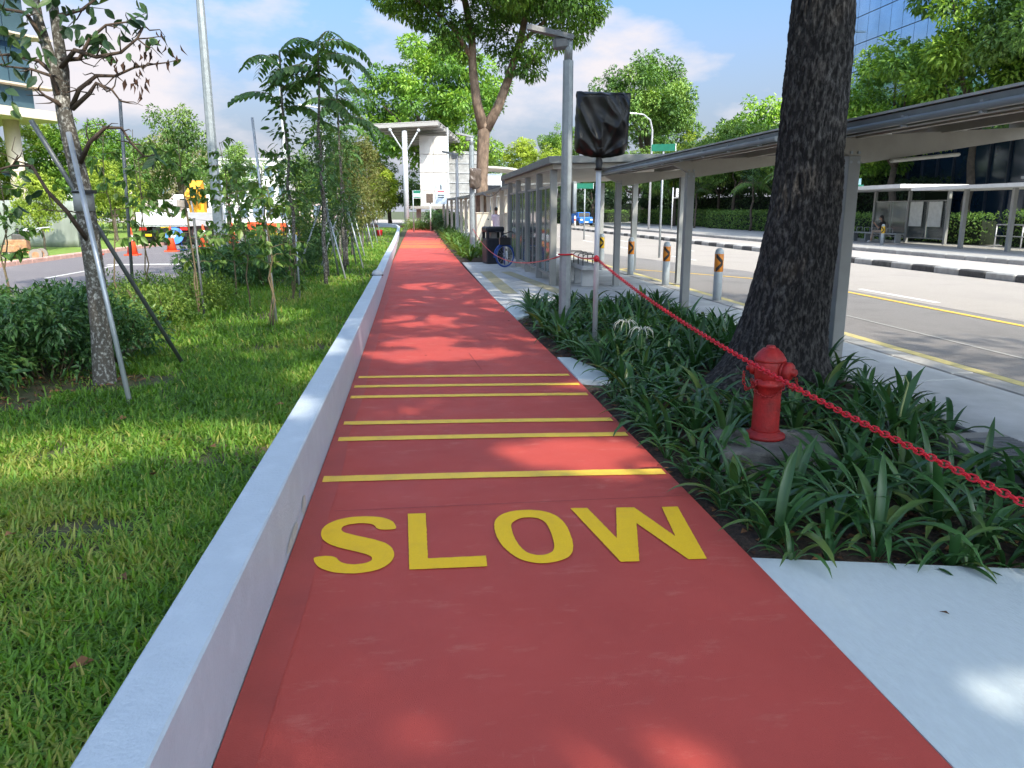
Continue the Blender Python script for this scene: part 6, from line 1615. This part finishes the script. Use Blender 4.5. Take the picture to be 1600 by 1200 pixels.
far_tree(1, M_lf_md, (33.2, 112, 0), 15.4, (1.08, .95, 1.05), "big round grey-green tree behind the black wrapped sign", .6, rz=1)
far_tree(2, M_lf_yl, (13.4, 92, 0), 7.6, (.62, .62, .55), "small yellow-green tree just left of the grey lamp post", .2, rz=.5)
far_tree(2, M_lf_br, (21.5, 118, 0), 11.0, (.62, .6, .75), "green tree directly behind the grey lamp post", .3, rz=2)
far_tree(2, M_lf_br, (41.5, 92, 0), 10.0, (1.2, 1.1, 1.15), "rounded green tree left of the dark trunk in the distance", .35, rz=1.1)
far_tree(2, M_lf_yl, (29.5, 84, 0), 6.6, (.85, .8, .75), "yellowish tree below the big round one", .3, rz=2.2)
far_tree(2, M_lf_md, (34.0, 80, 0), 6.9, (.85, .8, .8), "olive tree right of the yellowish one above the walkway roof", .3, rz=3.1)
far_tree(2, M_lf_md, (26.0, 92, 0), 6.2, (.8, .8, .7), "dark olive tree over the far corner of the road", .3, rz=4)
far_tree(2, M_lf_yl, (37.5, 70, 0), 6.6, (.8, .8, .75), "pale olive tree next to the dark trunk above the walkway roof", .3, rz=5)
far_tree(2, M_lf_br, (45.5, 84, 0), 8.2, (1.1, 1, 1.05), "bright green tree just left of the dark trunk in the distance", .3, rz=2.6)
far_tree(2, M_lf_md, (31.0, 74, 0), 6.6, (.8, .8, .85), "olive green tree above the middle walkway roof", .3, rz=.6)
far_tree(2, M_lf_dk, (23.5, 104, 0), 4.6, (.9, .8, .8), "deep green tree at the far road bend", .25, rz=.3)
far_tree(2, M_lf_dk, (31.5, 97, 0), 4.2, (1.1, .8, .75), "deep green tree behind the far pavement", .25, rz=1.3)
far_tree(2, M_lf_md, (8.5, 108, 0), 6.0, (.9, .8, .8), "green tree low behind the pale arched canopy", .25, rz=2.3)
far_tree(2, M_lf_md, (-3.5, 104, 0), 4.6, (1.1, .9, .85), "green tree low behind the stair tower's left side", .25, rz=.9)
far_tree(2, M_lf_yl, (-6.0, 92, 0), 3.8, (.8, .8, .7), "yellow-green tree beyond the end of the red path", .25, rz=2.9)
far_tree(2, M_lf_md, (-10.5, 100, 0), 5.0, (.9, .9, .9), "green tree beyond the far street lamp", .25, rz=2.0)
# left side beyond the side road
far_tree(3, M_lf_yl, (-27.5, 62, 0), 4.2, (1.05, 1, .80), "yellow-green tree under the glass building's slab at the left edge", .25, rz=.2)
far_tree(3, M_lf_br, (-22.5, 58, 0), 4.4, (.8, .8, .75), "bright green tree seen just left of the lichen-barked trunk", .25, rz=1.2)
far_tree(3, M_lf_md, (-25.5, 76, 0), 4.4, (.9, .9, .75), "green tree behind the lichen-barked trunk", .25, rz=2.2)
far_tree(4, M_lf_pk, (-20.5, 72, 0), 5.2, (1.0, 1, .95), "pale sparse tree between the trunk and the thin stake", .14, rz=.7)
far_tree(4, M_lf_md, (-17.3, 61, 0), 5.6, (.85, .85, 1.05), "tall sparse green tree behind the lorry", .14, rz=1.9)
far_tree(4, M_lf_md, (-15.0, 66, 0), 4.0, (.9, .9, .9), "sparse green tree right behind the lorry's crane", .14, rz=2.7)
far_tree(3, M_lf_br, (-31, 52, 0), 3.5, (.8, .8, .7), "bright low tree at the left frame edge behind the hoarding", .2, rz=3.3)
far_tree(4, M_lf_yl, (-15.9, 44, .06), 2.2, (.5, .5, .6), "small light green tree on the verge behind the machine", .07, rz=.3)
far_tree(4, M_lf_yl, (-14.9, 33.5, .06), 1.7, (.36, .36, .42), "thin light green sapling on the verge beside the machine", .04, rz=1.3)
# right side in front of the glass building
far_tree(3, M_lf_br, (27.4, 43.0, .05), 7.3, (.78, .85, .80), "leafy tree in front of the glass building, nearest the dark trunk", .22, rz=.4)
far_tree(3, M_lf_br, (28.6, 38.3, .05), 9.4, (.95, .95, 1.0), "leafy tree with a mottled trunk in front of the glass building", .22, rz=1.4)
far_tree(3, M_lf_md, (29.0, 33.2, .05), 9.2, (.9, .9, .9), "leafy tree in front of the glass building at the right frame edge", .22, rz=2.4)
far_tree(3, M_lf_md, (28.5, 50, .05), 6.2, (.75, .8, .65), "lower leafy tree deeper along the glass building", .2, rz=3.4)
# belt under the walkway roofs: dark trees with trunks, palms, hedges
for i, (x, y) in enumerate(((27.5, 82), (30.0, 76), (28.7, 69), (31.5, 63), (29.3, 57.5), (30.6, 52.5))):
    far_tree(2, M_lf_dk if i % 2 else M_lf_md, (x, y, .05), 5.2 + .5 * (i % 3), (.72, .72, .7), ["dark tree behind the far pavement, farthest", "green tree behind the far pavement, second farthest", "dark tree behind the white bus stop plate", "green tree behind the far hedge, middle of the belt", "dark tree behind the far hedge beside the palm", "green tree at the near end of the belt left of the dark trunk"][i], .16, rz=i * 1.1, grp="belt of trees behind the far pavement")
def palm(loc, h, label, s=1.0, seed=0):
    rng = np.random.default_rng(seed); t = thing("palm_tree", label, "palm", loc, 0, "palms behind the far pavement")
    part("trunk", MB().tube(wob((0, 0, -.1), (.1, 0, h), 6, .008, rng), [.12, .10, .09, .085, .08, .08, .09], 10), M_bark4, t)
    for k in range(12):
        f, (V, F, Rn) = frond(2.2 * s * rng.uniform(.8, 1.1), rng, nl=18, ll=.55 * s, lw=.06)
        o = link("frond", np_mesh("frond", V, F, Rn), M_lf_md, t, loc=(.1, 0, h), rot=(0, rng.uniform(-.5, .35), k * 2.4))
        part("midrib", MB().tube(f, .014, 4, cap=False), M_stem, o)
palm((26.4, 60, .05), 3.6, "palm with drooping fronds left of the near walkway column", seed=3)
palm((26.6, 54, .05), 3.9, "palm left of the dark trunk behind the road", seed=4)
palm((25.8, 71, .05), 3.3, "palm beside the white bus stop plate", .9, seed=5)

# ---- hedges
def hedge(loc, L_, w, h, label, seed, m=None, n=7000, ln=.13, rz=0):
    rng = np.random.default_rng(seed); t = thing("hedge", label, "hedge", loc, rz, "hedges along the far pavement")
    k = n; P = np.stack([rng.uniform(-w / 2, w / 2, k), rng.uniform(0, L_, k), rng.uniform(.05, h, k)], 1)
    f = rng.integers(0, 4, k); P[f == 0, 0] = -w / 2; P[f == 1, 2] = h; P[f == 2, 0] = w / 2 * rng.uniform(-1, 1, (f == 2).sum()); P += rng.normal(size=(k, 3)) * .07
    out = np.stack([np.where(f == 0, -1, rng.normal(0, .4, k)), rng.normal(0, .4, k), np.where(f == 1, 1, .2)], 1)
    V, F, Rn = leaf_arrays(P, rng.normal(size=(k, 3)) + np.array([0, 0, -.2]), out + rng.normal(size=(k, 3)) * .5, rng.uniform(.7, 1.3, k) * ln, rng.uniform(.7, 1.2, k) * ln * .5, rnd=np.clip(rng.normal(.45, .25, k), 0, 1))
    link("foliage", np_mesh("foliage", V, F, Rn), m or M_lf_md, t, kind="stuff")
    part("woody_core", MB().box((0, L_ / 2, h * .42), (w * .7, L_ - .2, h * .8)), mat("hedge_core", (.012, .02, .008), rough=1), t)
hedge((26.2, 19, .06), 13, 1.0, 1.5, "clipped hedge behind the railing right of the far shelter", 1)
hedge((26.0, 33, .06), 15, 1.0, 1.35, "clipped hedge behind the far glass shelter", 2)
hedge((27.6, 49, .06), 22, 1.4, 1.5, "hedge behind the far pavement beneath the palms", 3, n=9000, ln=.18)
hedge((29.2, 73, .06), 26, 1.6, 1.6, "farthest hedge at the road bend", 4, n=8000, ln=.22)
hedge((7.5, 101, -.05), 24, 1.6, 1.7, "hedge across the end of the road", 5, n=8000, ln=.22, rz=R(-68))
hedge((31.0, 44, .05), 30, 2.2, 3.4, "tall dark thicket behind the near part of the belt of trees", 6, m=M_lf_dk, n=9000, ln=.26)
hedge((32.5, 74, .05), 30, 2.4, 3.6, "tall dark thicket behind the far part of the belt of trees", 7, m=M_lf_dk, n=9000, ln=.30)
hedge((14.5, 112, -.05), 22, 2.2, 3.4, "tall dark thicket across the far end of the road", 8, m=M_lf_dk, n=8000, ln=.30, rz=R(-80))
# shrubs closing the end of the red path
for i, (x, y, s) in enumerate(((-.3, 69, 1.5), (.6, 68.2, 1.4), (1.7, 67.2, 1.7), (2.5, 65.5, 1.6), (3.0, 63, 1.3))):
    bush((b1 if i > 1 else b2)[i % 2], M_lf_shrub if i > 1 else M_lf_low, (x, y, 0), ["low bright shrub left of the path end", "bright rounded shrub at the path end", "dark rounded shrub at the path end beneath the notice", "dark shrub right of the path end", "dark shrub before the white lamp post"][i], i, s * 1.2, "shrubs at the end of the red path")

# ---- blue glass building on the right
gb = thing("glass_building", "tall blue glass office building behind the trees on the right", "building", (32.6, 20, 0))
def glasswall(name, c, rough=.08, dark=.5):
    m = mat(name, c, rough=rough, var=.12, scale=.5, spec=1.0); m.node_tree.nodes['Principled BSDF'].inputs['Metallic'].default_value = dark; return m
M_gl1 = glasswall("blue_facade_glass", (.34, .50, .66), .05, .8)
M_gl2 = glasswall("dark_blue_glass", (.018, .045, .085), .12, .2)
M_mull = mat("dark_mullion", (.03, .045, .07), rough=.4)
part("core", MB().box((6.2, 22.9, 13), (12, 45.8, 26)), M_mull, gb)
pn = MB().box((0, 0, 0), (.06, 1.36, 1.84)).mesh("window_pane")
for i in range(33):
    for j in range(8):
        y = .70 + i * 1.40
        if y < 16: continue
        link("window_pane", pn, M_gl1, gb, loc=(.16, y, 7.0 + j * 1.90))
part("lower_glazing", MB().box((.17, 22.9, 3.0), (.06, 45.6, 5.6)), M_gl2, gb)  # dark blue glass with the shade of the trees put into its colour
fin = MB().box((0, 0, 3.0), (.16, .10, 5.7)).mesh("fin")
for i in range(30): link("fin", fin, M_mull, gb, loc=(.08, .9 + i * 1.52, 0))
part("spandrel_band", MB().box((.12, 22.9, 5.92), (.12, 45.7, .24)), M_mull, gb)
part("upper_pane_field", MB().box((.15, 8, 14), (.05, 15.6, 15)), M_gl1, gb)
part("inner_lamp", MB().box((.10, 17.5, 3.85), (.04, .5, .10)), mat("warm_inner_lamp", (.8, .6, .3), emis=(1, .72, .4, 1.2)), gb)
part("inner_lamp", MB().box((.10, 14.7, 3.85), (.04, .5, .10)), mat("warm_inner_lamp", (.8, .6, .3)), gb)

# ---- far bus shelter
fsn = thing("bus_shelter", "bus shelter across the road with white roof, glass panes and a seated person", "bus shelter", (22.0, 33.0, .06))
M_wroof = mat("white_roof_sheet", (.62, .61, .58), rough=.5, var=.05)
part("roof", MB().prism([(-.6, .0), (2.7, .0), (2.7, 8.0), (-.6, 8.0)], 2.55, 2.72), M_wroof, fsn)
for k in range(3):
    bevel(part("column", MB().box((2.05, .3 + k * 2.9, 1.3), (.14, .14, 2.55)), M_colgrey, fsn), .01)
    if k < 2:
        for q in (0, 1):
            part("screen_frame", MB().box((2.05, .3 + k * 2.9 + .72 + q * 1.45, .28), (.05, 1.42, .05)).box((2.05, .3 + k * 2.9 + .72 + q * 1.45, 2.02), (.05, 1.42, .05)).box((2.05, .3 + k * 2.9 + 1.45 * q + 1.45, 1.15), (.05, .05, 1.75)), M_colgrey, fsn)
            part("glass_pane", MB().box((2.05, .3 + k * 2.9 + .72 + q * 1.45, 1.15), (.012, 1.36, 1.70)), M_glass, fsn)
M_post = mat("poster_sheet", (.50, .52, .50), rough=.4, var=.12, scale=5)
for y, s in ((1.1, 1.0), (2.5, 1.0)): part("poster", MB().box((1.98, y, 1.40), (.03, .95, 1.15)), M_post, fsn)
w2 = thing("covered_walkway", "white-edged walkway roof across the road at the right frame edge", "walkway roof", (22.6, 18, .06))
part("roof", MB().prism([(-.8, 0), (2.2, 0), (2.2, 14.8), (-.8, 14.8)], 2.42, 2.56), M_wroof, w2)
part("upper_fascia", MB().box((1.4, 6, 2.85), (.2, 10, .10)), M_roofgrey, w2)
for y in (2.2, 6.0, 9.9, 12.6): bevel(part("column", MB().box((.25, y, 1.2), (.16, .16, 2.45)), M_colgrey, w2), .01)
rl_ = thing("railing", "pale steel railing in front of the hedge across the road", "railing", (24.9, 26.6, .06))
part("rail", MB().tube([(0, 0, .98), (0, 4.6, .98)], .028, 8), M_silver, rl_); part("rail", MB().tube([(0, 0, .5), (0, 4.6, .5)], .022, 8), M_silver, rl_)
for y in (0, 1.5, 3.1, 4.6): part("post", MB().tube([(0, y, -.02), (0, y, .98)], .028, 8), M_silver, rl_)
fb = thing("bench", "slim bench with arm hoops in the shelter across the road", "bench", (23.3, 37.6, .06))
part("seat", MB().box((0, 0, .45), (.40, 4.2, .06)), M_galv, fb)
for y in (-1.9, -.6, .7, 1.9): part("leg", MB().box((0, y, .21), (.30, .08, .43)), M_galv, fb)
for y in (-1.2, .1, .8, 1.5): part("hoop", MB().tube([(-.15, y, .47), (-.15, y, .72), (.15, y, .72), (.15, y, .47)], .015, 6), M_silver, fb)
bollard((21.55, 34.2, .06), "grey bollard with bright yellow chevron in front of the seated person", M_chev_y, R(-32), "chevron bollards across the road")
bollard((21.3, 36.4, .06), "grey bollard with orange chevron left of the seated person", M_chev_o, R(-32), "chevron bollards across the road")
bp_ = thing("bus_stop_pole", "thin bus stop pole with a pale plate left of the far shelter", "bus stop pole", (21.9, 37.8, .06))
part("pole", MB().tube([(0, 0, 0), (0, 0, 2.9)], .045, 8), M_galv, bp_); part("plate", MB().box((.02, -.06, 1.75), (.32, .04, .85)), M_signw, bp_); part("flag", MB().box((.3, -.02, 2.7), (.6, .04, .28)), M_signg, bp_); part("head", MB().box((.2, 0, 3.0), (.5, .05, .3)), mat("teal_sign", (.25, .42, .46)), bp_)
# seated person with a phone
ps = thing("person", "seated person with dark tied hair and dark top looking at a phone, across the road", "person", (23.25, 37.0, .06))
body = MB(); head(ps, (-.10, .0, 1.22), (-.75, .62, -.25), True, body)
body.tube([(0, 0, .98), (-.05, .0, 1.14)], [.05, .045], 10); body.ell((.03, 0, .55), (.16, .16, .12)); body.ell((.0, 0, .8), (.10, .14, .24))
fwd = Vector((-.82, .57, 0)); sid = Vector((.57, .82, 0))
for s in (-1, 1):
    hip = Vector((.02, 0, .52)) + sid * .09 * s; kn = hip + fwd * .42 + Vector((0, 0, .02)); an = kn + fwd * .06 - Vector((0, 0, .44))
    limb(body, [hip, kn, an], [.075, .052, .036])
    shd = Vector((0, 0, .96)) + sid * .16 * s; el = shd + fwd * .16 - Vector((0, 0, .25)); wr = Vector((-.30, .2, .93)) + sid * .04 * s
    limb(body, [shd, el, wr], [.042, .035, .026]); hand(body, wr, fwd * .5 + Vector((0, 0, .5)))
    part("shoe", MB().ell(an + fwd * .07 - Vector((0, 0, .05)), (.10, .08, .045), 10, 8), M_line_w, ps)
remesh(part("body", body, M_skin, ps))
tp2 = MB(); tp2.tube([(.03, 0, .52), (.02, 0, .68), (0, 0, .85), (0, 0, .97), (-.02, 0, 1.03)], [.15, .135, .155, .14, .06], 12)
for s in (-1, 1):
    shd = Vector((0, 0, .96)) + sid * .15 * s; limb(tp2, [shd, shd + fwd * .10 - Vector((0, 0, .16))], [.06, .052])
remesh(part("top", tp2, mat("dark_top", (.02, .018, .022), rough=.8), ps))
tr2 = MB(); tr2.ell((.03, 0, .53), (.17, .17, .11))
for s in (-1, 1):
    hip = Vector((.02, 0, .53)) + sid * .09 * s; kn = hip + fwd * .42 + Vector((0, 0, .02)); limb(tr2, [hip, kn, kn + fwd * .05 - Vector((0, 0, .30))], [.088, .066, .055])
remesh(part("trousers", tr2, mat("beige_trousers", (.42, .33, .26), rough=.8), ps))
tag(part("mobile_phone", MB().box((0, 0, 0), (.015, .075, .15), bev=.004), M_black, loc=(23.25 - .37, 37.0 + .27, .06 + 1.07), rot=(0, R(-30), R(-35))), "dark phone held up by the seated person across the road", "phone")

# ---- lamp, sign and vehicles along the far kerb
fl_ = thing("street_lamp", "slim white street lamp with a curved arm across the road", "street lamp", (19.9, 66, .06), 0, "street lamps across the road")
part("pole", MB().tube([(0, 0, -.1), (0, 0, 6), (0, 0, 8.2), (-.25, -.1, 9.0), (-.9, -.3, 9.4), (-1.6, -.5, 9.45)], [.10, .085, .075, .07, .06, .05], 10), M_silver, fl_)
part("luminaire", MB().box((-1.9, -.6, 9.45), (.7, .22, .10), rz=R(18)), mat("white_lamp_head", (.75, .76, .78)), fl_)
fl2 = thing("street_lamp", "white lamp head poking out left of the dark trunk high up", "street lamp", (32.2, 62, .05), 0, "street lamps across the road")
part("pole", MB().tube([(0, 0, -.1), (0, 0, 15.2)], [.14, .08], 10), M_silver, fl2); part("arm", MB().tube([(0, 0, 15.1), (-1.6, -.2, 15.4)], .05, 8), M_silver, fl2); part("luminaire", MB().box((-2.0, -.2, 15.42), (.9, .3, .10)), mat("white_lamp_head", (.75, .76, .78)), fl2)
bpl = thing("bus_stop_plate", "white square plate on a pole at the far kerb, under the walkway roof", "sign", (20.6, 62, .06))
part("pole", MB().tube([(0, 0, 0), (0, 0, 3.4)], .05, 8), M_silver, bpl); part("plate", MB().box((.55, -.04, 3.0), (.62, .04, .66)), M_signw, bpl); part("bracket", MB().box((.3, 0, 2.6), (.6, .04, .05)), M_silver, bpl)
for z in (2.85, 3.0): part("text_line", MB().box((.55, -.065, z), (.45, .006, .05)), mat("grey_ink", (.3, .3, .32)), bpl)
car = thing("blue_van", "small blue vehicle at the far road bend behind the lamp post", "van", (19.4, 92, -.06), R(10))
bevel(part("body", MB().box((0, 0, .62), (1.7, 3.4, .75)).box((0, .2, 1.22), (1.55, 2.4, .62)), M_blue if False else mat("bright_blue_car", (.03, .17, .60), rough=.3), car), .12, 3)
part("windscreen", MB().box((0, -1.02, 1.25), (1.35, .05, .45), rx=R(-14)), M_black, car)
for s in (-1, 1):
    part("headlight", MB().box((s * .62, -1.72, .68), (.30, .05, .18)), M_line_w, car)
    for y in (-1.1, 1.1): part("wheel", MB().tube([(s * .86 - .09, y, .30), (s * .86 + .09, y, .30)], .30, 16), M_black, car)
part("number_plate", MB().box((0, -1.73, .42), (.5, .03, .12)), M_line_w, car)
for i, (x, y) in enumerate(((17.2, 74.5), (13.0, 96))):
    t = thing("marker_post", ["white marker post at the end of the black and white median", "white marker post on the far side of the road bend"][i], "marker post", (x - 2.4 * (i == 0), y - 1.6 * (i == 0), -.06 + .16 * (i == 0)))
    part("post", MB().lathe([(.09, 0), (.09, 1.0), (.05, 1.08)], 10), M_line_w, t); part("red_band", MB().lathe([(.095, .62), (.095, .8)], 10), M_cone, t)
for i, (x, y) in enumerate(((25.6, 50.2), (25.9, 49.4), (25.5, 47.5), (26.1, 46.2))): cone((x, y, .06), ["small cone across the road, leftmost of the pair by the hedge", "small cone across the road, right one of the pair by the hedge", "single small cone left of the dark trunk across the road", "small cone nearest the dark trunk across the road"][i], .75)
cn_ = None

# ---- glass building at the left edge
lb = thing("glass_building", "glass fronted building with a cream overhanging slab at the upper left corner", "building", (-21.6, 50.5, 0), R(-27) + PI)
M_cr = mat("cream_slab", (.60, .50, .40), rough=.7, var=.06)
part("slab", MB().prism([(-.9, -.9), (16, -.9), (16, 12), (-.9, 12)], 6.75, 7.25), M_cr, lb)
part("core", MB().box((8.2, 5.9, 15), (15.6, 11.4, 15.4)), M_gl2, lb)
pn2 = MB().box((0, 0, 0), (1.30, .06, 3.2)).mesh("window_pane"); pn3 = MB().box((0, 0, 0), (.06, 1.3, 3.2)).mesh("window_pane")
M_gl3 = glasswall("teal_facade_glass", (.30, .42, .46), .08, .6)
M_gl4 = glasswall('dark_teal_glass', (.10, .17, .20), .08, .5)  # darker teal glass for every third pane in a row
for i in range(8):
    for j in range(3):
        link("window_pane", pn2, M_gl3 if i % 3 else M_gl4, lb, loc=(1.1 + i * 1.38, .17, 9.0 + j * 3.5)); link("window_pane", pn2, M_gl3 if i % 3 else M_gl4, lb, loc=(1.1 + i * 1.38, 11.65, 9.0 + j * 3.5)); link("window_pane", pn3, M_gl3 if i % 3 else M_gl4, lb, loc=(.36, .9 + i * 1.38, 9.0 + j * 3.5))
M_cr2 = None
fn = MB().box((8, 0, 0), (17, .9, .10)).mesh("sun_fin"); fn2 = MB().box((0, 6, 0), (.9, 13, .10)).mesh("sun_fin")
for j in range(4): link("sun_fin", fn, M_cr, lb, loc=(0, -.1, 8.6 + j * 2.7)); link("sun_fin", fn2, M_cr, lb, loc=(.1, -.4, 8.6 + j * 2.7)); link("sun_fin", fn, M_cr, lb, loc=(0, 11.9, 8.6 + j * 2.7))
for x, y in ((1.2, 1.2), (1.2, 10), (9, 1.2), (9, 10)): part("column", MB().tube([(x, y, 0), (x, y, 6.8)], .42, 14), M_cr, lb)

# ---- pale blocks far behind the saplings and towers on the horizon
def block(loc, w, d, h, m, label, rows, cols, grp):
    t = thing("far_building", label, "building", loc, 0, grp); part("wall", MB().box((0, 0, h / 2), (w, d, h)), m, t)
    part("roof_edge", MB().box((0, 0, h + .1), (w + .4, d + .4, .25)), m, t)
    wm = MB().box((0, 0, 0), (w / cols * .62, .12, h / rows * .48)).mesh("window")
    for i in range(cols):
        for j in range(rows): link("window", wm, mat("far_window", (.14, .19, .25), rough=.2), t, loc=(-w / 2 + w / cols * (i + .5), -d / 2 - .05, h / rows * (j + .5)))
M_fw = mat("far_white_wall", (.66, .65, .66), rough=.8, var=.04); M_fp = mat("far_pinkish_wall", (.62, .50, .47), rough=.8, var=.05)
block((-24, 118, 0), 13, 8, 8.5, M_fw, "low white building behind the saplings", 3, 7, "far buildings")
block((-38, 128, 0), 12, 8, 9, M_fp, "pinkish low building behind the lorry", 3, 6, "far buildings")
block((-14.5, 122, 0), 5, 8, 6.5, M_fp, "narrow pinkish building right of the white one", 2, 3, "far buildings")
block((-60, 140, 0), 18, 8, 10, M_fw, "white building behind the yellow-green trees at the left", 3, 8, "far buildings")
M_tw = mat("hazy_tower", (.36, .46, .58), rough=.7, var=.05)  # distance haze is put into the bluish wall colour
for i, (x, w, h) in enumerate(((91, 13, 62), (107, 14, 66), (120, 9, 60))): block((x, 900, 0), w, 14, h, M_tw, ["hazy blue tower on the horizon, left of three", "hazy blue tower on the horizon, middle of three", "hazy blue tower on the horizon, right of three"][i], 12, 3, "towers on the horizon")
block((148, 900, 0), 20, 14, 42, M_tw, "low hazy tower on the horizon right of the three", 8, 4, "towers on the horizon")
